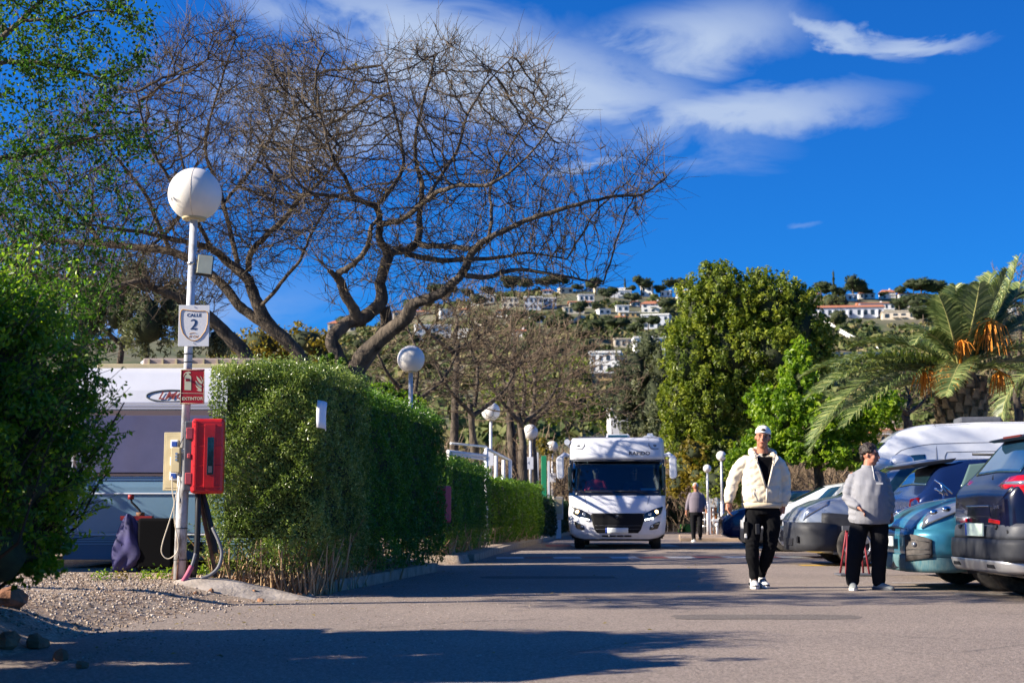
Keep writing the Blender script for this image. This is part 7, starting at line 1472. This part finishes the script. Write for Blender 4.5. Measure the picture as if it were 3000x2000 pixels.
def man():
    c = G(2243, 1722, 0); root = thing('person', 'man walking in cream puffer jacket, black trousers and backwards white cap', 'person', (c.x, c.y, 0))
    Rh = Matrix.Rotation(rad(-10), 3, 'Z') @ Matrix.Rotation(rad(6), 3, 'Y') @ Matrix.Rotation(rad(-4), 3, 'X'); hc = (-.005, -.045, 1.685); sh = 1.06
    # body skin: one mesh
    mb = MB(); f = head(mb, hc, Rh, sh); mb.tube([(-.005, 0, 1.40), (-.005, -.005, 1.50), (-.005, -.02, 1.62)], [(.085, .075), (.066, .068), (.062, .066)], 14)
    mb.tube([(-.02, 0, .88), (-.02, 0, 1.1), (-.02, 0, 1.3), (-.01, 0, 1.44)], [(.15, .10), (.15, .105), (.18, .11), (.12, .08)], 14)
    for (S, E_, Wr, hd, sd, pm) in (((-.20, 0, 1.42), (-.35, .03, 1.20), (-.405, -.06, .955), (-.10, -.25, -1), 1, (.75, -.35, 0)), ((.17, 0, 1.42), (.25, .06, 1.17), (.215, -.02, .925), (-.25, .05, -1), -1, (-1, 0, 0))):
        T(mb, [S, E_, Wr], [.05, .042, .028]); hand(mb, Wr, hd, sd, 1.08, .5, pm)
    for (H_, K, A) in (((-.10, 0, .90), (-.145, -.06, .50), (-.125, -.02, .10)), ((.07, 0, .90), (.045, -.02, .46), (-.02, .12, .13))): T(mb, [H_, K, A], [.08, .055, .04])
    body = fused('body', mb, m_skin, root, .0075, 3); face(f, sh, root, smile=.7, M=Rh)
    # teeth of the smile and necklace
    mb = MB(); mb.tube([(-.07, -.03, 1.475), (-.045, -.07, 1.452), (-.005, -.085, 1.445), (.035, -.07, 1.452), (.06, -.03, 1.475)], .006, 6); mb.build('necklace', m_shoew, root)
    # black top
    mb = MB(); mb.tube([(-.01, 0, 1.0), (-.01, -.01, 1.25), (-.005, -.014, 1.40), (-.005, -.012, 1.47), (-.005, -.008, 1.50)], [(.15, .125), (.16, .135), (.14, .125), (.10, .10), (.078, .080)], 20); fused('black_top', mb, m_blackk, root, .009, 4)
    # puffer jacket: open front made of two fronts, a back and sleeves
    def quilt(amp, k=1.0):
        def d(co):
            z = co[:, 2]; r = amp * (np.abs(np.sin((z - .955) * math.pi / .19)) ** .4 - .75) * (z < 1.36)
            wr = .0022 * np.sin(co[:, 0] * 90 + z * 30 + np.sin(z * 50) * 1.5) * np.sin(z * 67 + co[:, 1] * 40) + .0022 * np.sin(co[:, 0] * 44 - z * 78 + 1)
            return r + wr
        return d
    mb = MB(); W_ = [(.93, .205, .140, -.01), (.965, .225, .158, -.01), (1.03, .228, .165, -.01), (1.14, .224, .160, -.01), (1.26, .228, .152, -.005), (1.37, .228, .142, 0), (1.445, .200, .128, 0), (1.478, .13, .10, .01)]
    mb.tube([(-.025, .0 + y, z) for z, a, b, y in W_], [(a, b) for z, a, b, y in W_], 28)
    def arm(P, R, n=10):
        Q = []; RR = []
        for i in range(len(P) - 1):
            for k in range(n): t = k / n; Q.append(Vector(P[i]).lerp(Vector(P[i + 1]), t)); RR.append(R[i] * (1 - t) + R[i + 1] * t)
        Q.append(Vector(P[-1])); RR.append(R[-1]); RR = [r * (.95 + .10 * abs(math.sin(i * math.pi / 9)) ** .5) for i, r in enumerate(RR)]; T(mb, Q, RR, 18)
    arm([(-.185, .0, 1.415), (-.275, .02, 1.33), (-.335, .035, 1.20), (-.385, -.02, 1.06), (-.402, -.05, .985)], [.084, .084, .072, .064, .050]); arm([(.145, .0, 1.415), (.215, .03, 1.32), (.252, .06, 1.18), (.245, .02, 1.04), (.222, -.01, .955)], [.084, .084, .072, .066, .052])
    jk = fused('puffer_jacket', mb, m_cream, root, .0085, 2, quilt(.012))
    # open front: black wedge seen between the jacket edges
    mb = MB(); mb.prism([(-.105, 1.47), (-.092, 1.42), (-.066, 1.33), (-.034, 1.22), (-.002, 1.12), (.022, 1.18), (.044, 1.28), (.072, 1.39), (.098, 1.47)], lambda x, z: Vector((x, -.105 - .094 * min(1, (1.51 - z) / .12), z)), lambda x, z: Vector((x, -.02, z))); mb.build('black_shirt_front', m_blackk, root, bevel=.01)
    yF = lambda z: -.125 - .072 * min(1, (1.49 - z) / .12)
    for pts, w in (([(-.120, 1.49), (-.102, 1.42), (-.074, 1.33), (-.042, 1.22), (-.008, 1.12)], .013), ([(.110, 1.49), (.084, 1.39), (.056, 1.28), (.030, 1.18), (.004, 1.10), (.0, 1.02), (-.004, .955)], .012)):
        mb = MB(); mb.tube([(x, yF(z) - .006, z) for x, z in pts], [(w, .012)] * len(pts), 8); mb.build('zip_edge', m_cream, root)
    mb = MB(); mb.tube([(x - .006, yF(z) - .020, z) for x, z in ((-.105, 1.48), (-.090, 1.41), (-.062, 1.32), (-.030, 1.21), (-.002, 1.12))], .0035, 4); mb.build('zip', m_grey, root)
    for x, z in ((-.112, 1.455), (-.082, 1.375), (-.062, 1.30), (.095, 1.45), (.075, 1.39)): mb = MB(); mb.ell((x, yF(z) - .022, z), .006, 8, 5); mb.build('snap_button', m_grey, root)
    # lapels and hood
    for sx, pts in ((-1, [(-.095, -.10, 1.51), (-.14, -.12, 1.49), (-.135, -.17, 1.42), (-.100, -.20, 1.38), (-.092, -.165, 1.44)]), (1, [(.09, -.10, 1.51), (.135, -.12, 1.49), (.150, -.16, 1.45), (.088, -.205, 1.36), (.082, -.175, 1.43)])):
        mb = MB(); n = Vector((0, -.016, .004)); mb.prism(pts, lambda x, y, z: Vector((x, y, z)), lambda x, y, z: Vector((x, y, z)) + n); mb.build('lapel', m_cream, root, bevel=.006)
    mb = MB(); mb.tube([(-.105, -.095, 1.500), (-.130, -.02, 1.515), (-.115, .06, 1.535), (-.04, .115, 1.55), (.04, .115, 1.545), (.105, .06, 1.53), (.120, -.02, 1.51), (.098, -.095, 1.495)], [.026, .036, .042, .046, .046, .042, .036, .026], 12); hood = fused('hood', mb, m_cream, root, .009, 2, lambda co: .005 * np.sin(co[:, 0] * 60 + co[:, 1] * 50))
    mb = MB(); mb.tube([(-.025, -.01, .895), (-.025, -.01, .955)], [(.222, .145), (.232, .152)], 28); mb.build('hem_band', mat('cream_rib', (.70, .58, .40), .8, bump=.4, bscale=60), root)
    for P in ([(-.403, -.045, .99), (-.408, -.06, .945)], [(.224, -.008, .965), (.215, -.018, .925)]): mb = MB(); mb.tube(P, [.05, .044], 16); mb.build('cuff', MATS['cream_rib'], root)
    for x, sl in ((-.17, .02), (.15, -.02)): mb = MB(); mb.tube([(x, -.165, 1.13), (x + sl, -.175, 1.0)], .004, 4); mb.build('pocket_welt', MATS['cream_rib'], root)
    # trousers
    mb = MB(); mb.tube([(-.02, 0, .955), (-.02, 0, .90), (-.02, .0, .82)], [(.165, .12), (.178, .13), (.17, .13)], 22)
    T(mb, [(-.105, 0, .85), (-.135, -.02, .68), (-.150, -.06, .49), (-.150, -.05, .34), (-.130, -.02, .20), (-.128, -.015, .13)], [.110, .098, .078, .076, .058, .055], 16); T(mb, [(.075, 0, .85), (.085, -.01, .68), (.052, -.02, .46), (.020, .04, .32), (-.015, .10, .20), (-.022, .115, .15)], [.110, .10, .080, .074, .056, .052], 16)
    fused('cargo_trousers', mb, m_blackc, root, .009, 3, lambda co: .003 * np.sin(co[:, 2] * 42 + co[:, 0] * 60) * np.cos(co[:, 0] * 51 + co[:, 2] * 17) + .0022 * np.sin(co[:, 2] * 120 + np.sin(co[:, 0] * 50)) * (np.abs(co[:, 2] - .5) < .08))
    mb = MB(); mb.box((-.215, -.075, .66), (.035, .11, .17), rz=.25); mb.build('cargo_pocket', m_blackc, root, bevel=.015); mb = MB(); mb.box((-.10, -.14, .66), (.05, .02, .12), rz=.1); mb.build('cargo_flap', m_shoeb, root, bevel=.01)
    mb = MB(); mb.box((-.228, -.11, .585), (.030, .02, .05)); mb.build('key_tag', m_shoew, root, bevel=.006)
    # shoes
    shoe(root, (-.128, .0, .12), (-.145, -.16, .0), 1.12, m_shoew, m_shoew, m_shoeb); shoe(root, (-.022, .115, .145), (-.012, -.05, .002), 1.08, m_shoew, m_shoew, m_shoeb)
    # cap worn backwards
    mb = MB(); E = lambda p, r, n=20, k=12: mb.ell(f(*p), [q * sh for q in r], n, k, M=Rh)
    E((0, .008, .058), (.085, .103, .080)); cap = fused('cap', mb, m_capw, root, .006, 2, cut=None)
    me = cap.data; co = np.zeros(len(me.vertices) * 3, np.float32); me.vertices.foreach_get('co', co); co = co.reshape(-1, 3); Rt = np.array(Rh.transposed()); loc = (co - np.array(hc)) @ Rt.T / sh
    low = loc[:, 2] < .042; loc[low, 2] = .042; co2 = (loc * sh) @ Rt + np.array(hc); me.vertices.foreach_set('co', co2.astype(np.float32).ravel()); me.update()
    mb = MB(); mb.ell(f(0.0, -.078, .074), (.028 * sh, .022 * sh, .019 * sh), 14, 8, M=Rh); mb.build('cap_opening', m_hair, root)
    mb = MB(); mb.tube([f(-.042, -.083, .052), f(0, -.098, .051), f(.042, -.083, .052)], .0075, 6); mb.build('cap_strap', m_capw, root)
    mb = MB(); mb.prism([(-.06, 0), (.06, 0), (.045, .065), (-.045, .065)], lambda x, y: f(x, .09 + y, .045 - y * .35), lambda x, y: f(x, .09 + y, .050 - y * .35)); mb.build('cap_peak', m_capw, root, bevel=.004)
    mb = MB(); mb.tube([f(-.070, -.02, .035), f(-.074, .03, .02), f(-.06, .07, -.02)], .012, 6); mb.tube([f(.070, -.02, .035), f(.074, .03, .02), f(.06, .07, -.02)], .012, 6); mb.build('hair', m_hair, root)
    mb = MB(); mb.tube([(-.425, -.115, .835), (-.432, -.15, .815)], .0045, 6); tag(mb.build('cigarette', m_shoew, loc=c), 'cigarette between the fingers of the man in the cream jacket', 'cigarette')
man()

def woman():
    c = G(2553, 1727, 0); root = thing('person', 'older woman with short dark curls in a grey fleece and black trousers', 'person', (c.x, c.y, 0))
    Rh = Matrix.Rotation(rad(58), 3, 'Z') @ Matrix.Rotation(rad(4), 3, 'X'); hc = (.030, -.02, 1.475); sh = .98
    mb = MB(); f = head(mb, hc, Rh, sh); mb.tube([(.0, .01, 1.25), (.01, .0, 1.33), (.02, -.005, 1.42)], [(.07, .07), (.060, .062), (.058, .06)], 14)
    mb.tube([(0, 0, .72), (0, 0, 1.0), (0, 0, 1.2), (0, 0, 1.30)], [(.15, .12), (.16, .13), (.16, .12), (.10, .09)], 14)
    for (S, E_, Wr, hd, sd, pm) in (((-.17, 0, 1.24), (-.235, -.02, 1.02), (-.165, -.16, .905), (.7, -.45, -.55), 1, (0, -.3, -1)), ((.17, 0, 1.24), (.235, .03, 1.03), (.228, -.02, .845), (.12, -.12, -1), -1, (-.6, -.5, 0))):
        T(mb, [S, E_, Wr], [.048, .04, .027]); hand(mb, Wr, hd, sd, .98, .6, pm)
    for (H_, K, A) in (((-.09, 0, .78), (-.17, -.03, .42), (-.205, .0, .09)), ((.09, 0, .78), (.09, -.01, .42), (.085, .02, .09))): T(mb, [H_, K, A], [.08, .055, .04])
    fused('body', mb, m_skinl, root, .0075, 3); face(f, sh, root, smile=.4, M=Rh)
    mb = MB(); W_ = [(.735, .225, .165, -.01), (.77, .230, .18, -.015), (.90, .232, .19, -.02), (1.02, .225, .185, -.022), (1.13, .215, .165, -.012), (1.22, .205, .135, 0), (1.29, .155, .11, 0), (1.335, .078, .078, .0)]
    mb.tube([(0, y, z) for z, a, b, y in W_], [(a, b) for z, a, b, y in W_], 28)
    T(mb, [(-.150, 0, 1.215), (-.212, -.01, 1.10), (-.238, -.03, 1.0), (-.205, -.10, .945), (-.170, -.15, .91)], [.078, .070, .064, .056, .044], 16); T(mb, [(.150, 0, 1.215), (.208, .02, 1.10), (.238, .03, 1.0), (.236, .0, .91), (.230, -.02, .865)], [.078, .068, .062, .054, .044], 16)
    fl = fused('fleece', mb, m_fleece, root, .009, 3, lambda co: .0015 * np.sin(co[:, 0] * 38 + co[:, 2] * 30) * np.sin(co[:, 2] * 21 + co[:, 0] * 14) + .004 * np.sin(co[:, 0] * 52 - co[:, 2] * 16 + 2) * np.exp(-((co[:, 2] - 1.12) / .13) ** 2) + .004 * np.sin(co[:, 2] * 90 + co[:, 0] * 25) * (np.abs(co[:, 0]) > .18))
    mb = MB(); mb.tube([(0, .0, 1.315), (.004, -.004, 1.365)], [(.078, .078), (.066, .068)], 18); mb.build('collar', m_fleece, root); mb = MB(); mb.tube([(.030, -.073, 1.36), (.034, -.10, 1.30), (.034, -.155, 1.20)], .005, 5); mb.build('zip', m_shoew, root)
    mb = MB(); mb.box((.08, -.186, 1.16), (.07, .004, .02)); mb.build('chest_print', m_shoew, root)
    mb = MB(); mb.tube([(-.0, 0, .78), (0, 0, .70)], [(.185, .15), (.18, .15)], 22); T(mb, [(-.10, 0, .72), (-.145, -.02, .56), (-.175, -.035, .40), (-.195, -.01, .24), (-.205, .0, .10)], [.108, .10, .090, .080, .076], 16); T(mb, [(.10, 0, .72), (.105, -.01, .56), (.095, -.01, .40), (.088, .0, .24), (.085, .01, .10)], [.108, .10, .090, .080, .076], 16)
    fused('trousers', mb, m_char, root, .009, 3, lambda co: .004 * np.sin(co[:, 2] * 40 + co[:, 0] * 30) * np.cos(co[:, 0] * 31))
    shoe(root, (-.205, -.01, .09), (-.235, -.16, 0), 1.0, m_slip, m_shoew, None, False); shoe(root, (.085, .0, .09), (.16, -.12, 0), .95, m_slip, m_grey, None, False)
    mb = MB(); rg = np.random.default_rng(5)
    mb.ell(f(0, .025, .048), (.084 * sh, .098 * sh, .082 * sh), 16, 10, M=Rh)
    for k in range(150):
        a, e = rg.uniform(0, 6.28), rg.uniform(-.35, 1.5); x, y, z = math.cos(e) * math.cos(a), math.cos(e) * math.sin(a), math.sin(e)
        if y < -.55 and z < .55: continue
        if abs(x) > .8 and z < -.1 and y < .1: continue
        mb.ell(f(x * .083, .025 + y * .098, .042 + z * .088), rg.uniform(.012, .021), 7, 5)
    mb.ell(f(0, .085, -.02), (.055, .035, .05), 10, 8, M=Rh); fused('hair', mb, m_hair, root, .0055, 1)
woman()

def walker():
    c = W(2040, 1507, 43.2); c.z = 0; root = thing('person', 'white haired man seen from behind in grey jumper and dark trousers', 'person', (c.x, c.y, 0), rad(0)); root.scale = (1.05, 1.05, 1.06); Rh = Matrix.Rotation(rad(170), 3, 'Z')
    mb = MB(); f = head(mb, (-.01, .0, 1.56), Rh, 1.0); mb.tube([(0, 0, 1.30), (0, .0, 1.52)], [(.07, .07), (.058, .06)], 12); mb.tube([(0, 0, .8), (0, 0, 1.1), (0, 0, 1.35)], [(.13, .1), (.15, .1), (.12, .08)], 12)
    T(mb, [(-.17, 0, 1.33), (-.25, .02, 1.08), (-.285, -.02, .86)], [.045, .04, .028]); hand(mb, (-.285, -.02, .86), (-.08, -.05, -1), 1, 1, .4, (1, 0, 0)); T(mb, [(.17, 0, 1.33), (.25, -.02, 1.10), (.275, -.10, .90)], [.045, .04, .028]); hand(mb, (.275, -.10, .90), (.05, -.2, -1), -1, 1, .4, (-1, 0, 0))
    fused('body', mb, m_skin, root, .009, 2)
    mb = MB(); W_ = [(.84, .20, .13), (.95, .215, .15), (1.1, .215, .15), (1.25, .215, .14), (1.36, .17, .11), (1.42, .08, .08)]; mb.tube([(0, 0, z) for z, a, b in W_], [(a, b) for z, a, b in W_], 20)
    T(mb, [(-.15, 0, 1.33), (-.235, .02, 1.10), (-.275, -.01, .93)], [.075, .062, .045]); T(mb, [(.15, 0, 1.33), (.235, -.01, 1.12), (.272, -.08, .95)], [.075, .062, .045]); fused('jumper', mb, mat('mauve_grey_jumper', (.20, .17, .20), .9, bump=.3, bscale=60), root, .012, 2)
    mb = MB(); mb.tube([(0, 0, .86), (0, 0, .76)], [(.17, .13), (.17, .13)], 18); T(mb, [(-.09, 0, .80), (-.10, .0, .45), (-.08, .03, .10)], [.10, .075, .06]); T(mb, [(.09, 0, .80), (.09, -.06, .48), (.115, .06, .18)], [.10, .075, .058]); fused('trousers', mb, m_char, root, .012, 2)
    shoe(root, (-.08, .03, .09), (-.09, .2, 0), 1.0, m_shoew, m_shoew, None, False); shoe(root, (.115, .07, .14), (.12, .22, .06), 1.0, m_shoeb, m_shoeb, None, False)
    mb = MB(); mb.ell((-.01, -.012 * 0 - .0, 1.60), (.083, .10, .086), 16, 10); fused('hair', mb, mat('white_hair', (.62, .60, .56), .7), root, .01, 1)
walker()

def seated(label, px, py, shirt, s=1.0, hairm=m_hair, skin=m_skin):
    c = W(px, py, 35.15); root = thing('person', label, 'person', (c.x, c.y, c.z - 1.0)); z0 = 1.0
    mb = MB(); Rh = Matrix.Rotation(rad(8), 3, 'Z'); f = head(mb, (0, 0, z0 + .12), Rh, 1.0); mb.tube([(0, .02, z0 - .1), (0, 0, z0 + .06)], [.06, .055], 10); mb.tube([(0, .05, z0 - .62), (0, .04, z0 - .12)], [(.15, .1), (.15, .09)], 12)
    for sx in (-1, 1): T(mb, [(sx * .19, .04, z0 - .16), (sx * .27, -.06, z0 - .38), (sx * .14, -.30, z0 - .30)], [.045, .04, .028]); hand(mb, (sx * .14, -.30, z0 - .30), (-sx * .3, -1, .2), -sx, 1, 1.0, (0, .3, -1))
    T(mb, [(-.1, .05, z0 - .62), (-.12, -.40, z0 - .60), (-.12, -.45, z0 - .98)], [.08, .06, .045]); T(mb, [(.1, .05, z0 - .62), (.12, -.40, z0 - .60), (.12, -.45, z0 - .98)], [.08, .06, .045])
    fused('body', mb, skin, root, .011, 2); face(f, 1.0, root, M=Rh)
    mb = MB(); mb.tube([(0, .05, z0 - .64), (0, .04, z0 - .3), (0, .035, z0 - .13), (0, .02, z0 - .06)], [(.19, .13), (.21, .14), (.18, .12), (.08, .07)], 18)
    for sx in (-1, 1): T(mb, [(sx * .17, .04, z0 - .17), (sx * .26, -.06, z0 - .37), (sx * .16, -.26, z0 - .31)], [.078, .062, .045])
    fused('jacket', mb, shirt, root, .012, 2); mb = MB(); mb.ell((0, .02, z0 + .17), (.082, .098, .075), 14, 9); fused('hair', mb, hairm, root, .01, 1); mb = MB(); mb.tube([f(-.05, -.080, .008), f(0, -.092, .008), f(.05, -.080, .008)], .012, 5); mb.build('sunglasses', m_eye, root)
seated('driver side occupant in a red jacket behind the motorhome windscreen', 1745, 1395, mat('red_jacket', (.85, .02, .03), .7))
seated('dimly seen occupant in dark clothes behind the motorhome windscreen', 1858, 1398, mat('dim_jacket', (.02, .035, .045), .8), skin=m_skinl)
# ------------------------------------------------------------------ small things along the road
def post_obj(name, label, cat, px, pb, pt, d, w, m, group=None, z0=0.0):
    x = X(px, d); h = Zp(pt, d) - z0; mb = MB(); mb.box((0, 0, h / 2), (w, w, h)); o = mb.build(name, m, loc=(x, d, z0), bevel=.01); return tag(o, label, cat, group)
m_wpost = mat('white_painted_metal', (.70, .71, .72), .5); m_green = mat('green_paint', (.02, .28, .12), .5); m_lime = mat('lime_plastic', (.20, .62, .12), .5)
# pergola rails behind the low hedge
c = W(1400, 1330, 32); root = thing('pergola_frame', 'pale grey metal pergola frame above the low glossy hedge', 'frame', (c.x, 32, 0)); b = root.location
w = lambda px, py, d: W(px, py, d) - b
for (a, e, r) in [((1312, 1322, 31), (1425, 1336, 33), .045), ((1312, 1330, 31), (1425, 1346, 33), .03), ((1425, 1313, 33), (1495, 1348, 39), .035), ((1320, 1298, 35), (1425, 1308, 36), .03)]:
    mb = MB(); mb.tube([w(*a), w(*e)], r, 6); mb.build('rail', m_wpost, root)
for (px, pt, d) in [(1453, 1334, 35), (1475, 1346, 36.5), (1495, 1348, 38.5), (1316, 1322, 31.2), (1425, 1313, 33)]:
    p = w(px, pt, d); mb = MB(); mb.tube([p, Vector((p.x, p.y, .0))], .045, 6); mb.build('post', m_wpost, root)
post_obj('green_post', 'green post left of the fifth lamp', 'post', 1594, 1500, 1335, 55, .20, m_green)
post_obj('thin_post', 'thin grey post between the lime hedge lamp and the green post', 'post', 1575, 1500, 1325, 54, .08, m_wpost)
post_obj('slim_post', 'slim white post just left of the farthest lamp on the left', 'post', 1608, 1500, 1350, 58, .09, m_wpost)
c = W(1634, 1430, 50); root = thing('service_cabinet', 'pale service cabinet beside the motorhome mirror', 'cabinet', (c.x, 50, 0), .1); mb = MB(); mb.box((0, 0, 1.05), (.34, .3, .8)); mb.build('box', mat('cabinet_stone', (.50, .44, .36), .8, var=.1), root, bevel=.02); mb = MB(); mb.box((0, 0, .33), (.2, .2, .66)); mb.build('stand', m_wpost, root); mb = MB(); mb.box((0, -.155, 1.1), (.26, .01, .5)); mb.build('door', m_beige, root)
# far right side furniture
c = W(2030, 1400, 75); root = thing('notice_stand', 'pale blank notice panel behind the white haired walker', 'panel', (c.x, 75, 0)); mb = MB(); mb.box((0, 0, Zp(1405, 75) - .4), (.75, .06, .72)); mb.build('panel', mat('pale_panel', (.50, .52, .50), .6), root, bevel=.01)
for sx in (-.3, .3): mb = MB(); mb.tube([(sx, 0, 0), (sx, 0, Zp(1405, 75))], .03, 6); mb.build('leg', m_wpost, root)
c = W(2060, 1460, 62); root = thing('standing_banner', 'white upright board beside the shorter lamp', 'board', (c.x + .1, 61, 0)); mb = MB(); mb.box((0.2, 0, Zp(1460, 61)), (.34, .04, .72)); mb.build('panel', m_wpost, root, bevel=.01); mb = MB(); mb.tube([(.2, 0.05, 0), (.2, .05, Zp(1440, 61))], .04, 6); mb.build('leg', m_wpost, root)
post_obj('white_post', 'white post between the walker and the taller lamp', 'post', 2079, 1568, 1425, 57, .09, m_wpost)
c = W(2092, 1490, 63); root = thing('orange_kiosk', 'orange brown kiosk panel behind the railings', 'kiosk', (c.x, 63.5, 0)); mb = MB(); mb.box((0, 0, .75), (.30, .3, 1.5)); mb.build('panel', mat('orange_wood', (.55, .19, .05), .7, var=.2), root, bevel=.01); mb = MB(); mb.box((0, 0, 1.58), (.42, .4, .12)); mb.build('roof', m_grey, root)
c = W(2103, 1450, 64); root = thing('blue_umbrella', 'folded blue parasol leaning by the taller lamp', 'parasol', (c.x, 64.5, 0), rot=(0, rad(6), 0)); mb = MB(); mb.tube([(0, 0, .9), (0, 0, 1.2), (0, 0, 2.3), (0, 0, 2.5)], [.05, .17, .07, .02], 10); mb.build('canopy', mat('blue_cloth', (.02, .12, .25), .7), root); mb = MB(); mb.tube([(0, 0, 0), (0, 0, 1)], .03, 6); mb.build('pole', m_wpost, root)
c = W(2125, 1440, 66); root = thing('flag', 'limp red and white flag behind the taller lamp', 'flag', (c.x, 66, 0)); mb = MB(); mb.tube([(0, 0, 0), (0, 0, 2.5)], .03, 6); mb.build('pole', m_wpost, root)
mb = MB(); mb.grid(lambda u, v: (.02 + .22 * u * (1 - .4 * v), .08 * math.sin(u * 7 + v * 3), 2.45 - 1.5 * v), 8, 10); mb.build('cloth', mat('pink_white_cloth', (.62, .30, .28), .8, col2=(.7, .66, .64), vscale=3, lo=.45, hi=.5), root, solid=.01)
root = thing('metal_railing', 'low galvanised railing beside the taller lamp', 'railing', (X(2110, 59), 59, 0)); 
for z in (.35, .62, .9): mb = MB(); mb.tube([(-.85, 0, z), (.35, 0, z)], .022, 5); mb.build('rail', m_steel, root)
for k in range(7): mb = MB(); mb.tube([(-.85 + k * .2, 0, 0), (-.85 + k * .2, 0, .92)], .02, 5); mb.build('post', m_steel, root)
root = thing('water_tap', 'white tap stand at the foot of the taller lamp', 'tap', (X(2100, 57), 57, 0)); mb = MB(); mb.tube([(0, 0, 0), (0, 0, .55)], .045, 8); mb.build('stand', m_wpost, root); mb = MB(); mb.box((0, 0, .6), (.42, .2, .1)); mb.build('basin', m_wpost, root, bevel=.02); mb = MB(); mb.ell((0, -.02, .42), (.09, .08, .10), 10, 7); mb.build('drain_bowl', m_wpost, root)
for (px, pt, pb, ww, lab) in [(2012, 1533, 1556, .55, 'lime green plastic block beside the walker'), (1998, 1541, 1552, .35, 'lower lime green block left of the taller one')]:
    d = 68; x = X(px, d); h = (pb - pt) * PM(d); mb = MB(); mb.box((0, 0, h / 2), (ww, .4, h)); tag(mb.build('planter', m_lime, loc=(x, d, 0), bevel=.03), lab, 'planter')
root = thing('dark_fence', 'dark fence panels in shade under the tall evergreen tree', 'fence', (X(1990, 70), 70, 0))
for k in range(12): mb = MB(); mb.box((-1.6 + k * .29, 0, .62), (.26, .05, 1.24)); mb.build('board', mat('dark_fence_wood', (.05, .038, .028), .85, var=.3), root)
root = thing('trestle', 'red road trestle standing behind the woman in the grey fleece', 'trestle', (X(2503, 19.5), 19.5, 0))
for (a, e) in (((-.16, -.1, 0), (-.10, 0, .62)), ((.16, -.1, 0), (.10, 0, .62)), ((-.16, .25, 0), (-.10, .05, .62)), ((.16, .25, 0), (.10, .05, .62))): mb = MB(); mb.tube([a, e], .014, 6); mb.build('leg', mat('red_metal', (.22, .02, .03), .5), root)
mb = MB(); mb.box((0, 0, .64), (.34, .06, .06)); mb.box((0, 0, .02), (.5, .4, .02)); mb.build('crossbar', m_grey, root)
# raised sandy islands with pale kerbs on the far right of the road
for (xa, xb, y0, y1, nm) in [(5.0, 7.2, 44.5, 52.5, 'traffic_island')]:
    mb = MB(); mb.prism([(xa + .2, y0), (xb, y0 - .2), (xb + .9, y1), (xa + 1.1, y1)], lambda x, y: Vector((x, y, -.02)), lambda x, y: Vector((x, y, .11))); tag(mb.build('traffic_island', mat('sandy_concrete', (.42, .30, .20), .9, var=.3, vscale=2), bevel=.03), kind='structure')
# fallen leaves on the asphalt and in the gutter
rg = np.random.default_rng(77); n = 170; y = rg.uniform(8, 26, n); x = LX(y) + .15 + rg.random(n) ** 2.4 * 4; cl = Cloud(); cl.leaves(np.stack([x, y, np.full(n, .012)], 1), .04, rg.random(n), nrm=np.tile([0, 0, 1.], (n, 1)), bias=.8, aspect=.6, rng=rg); tag(cl.build('fallen_leaves', lm_yel), kind='stuff')
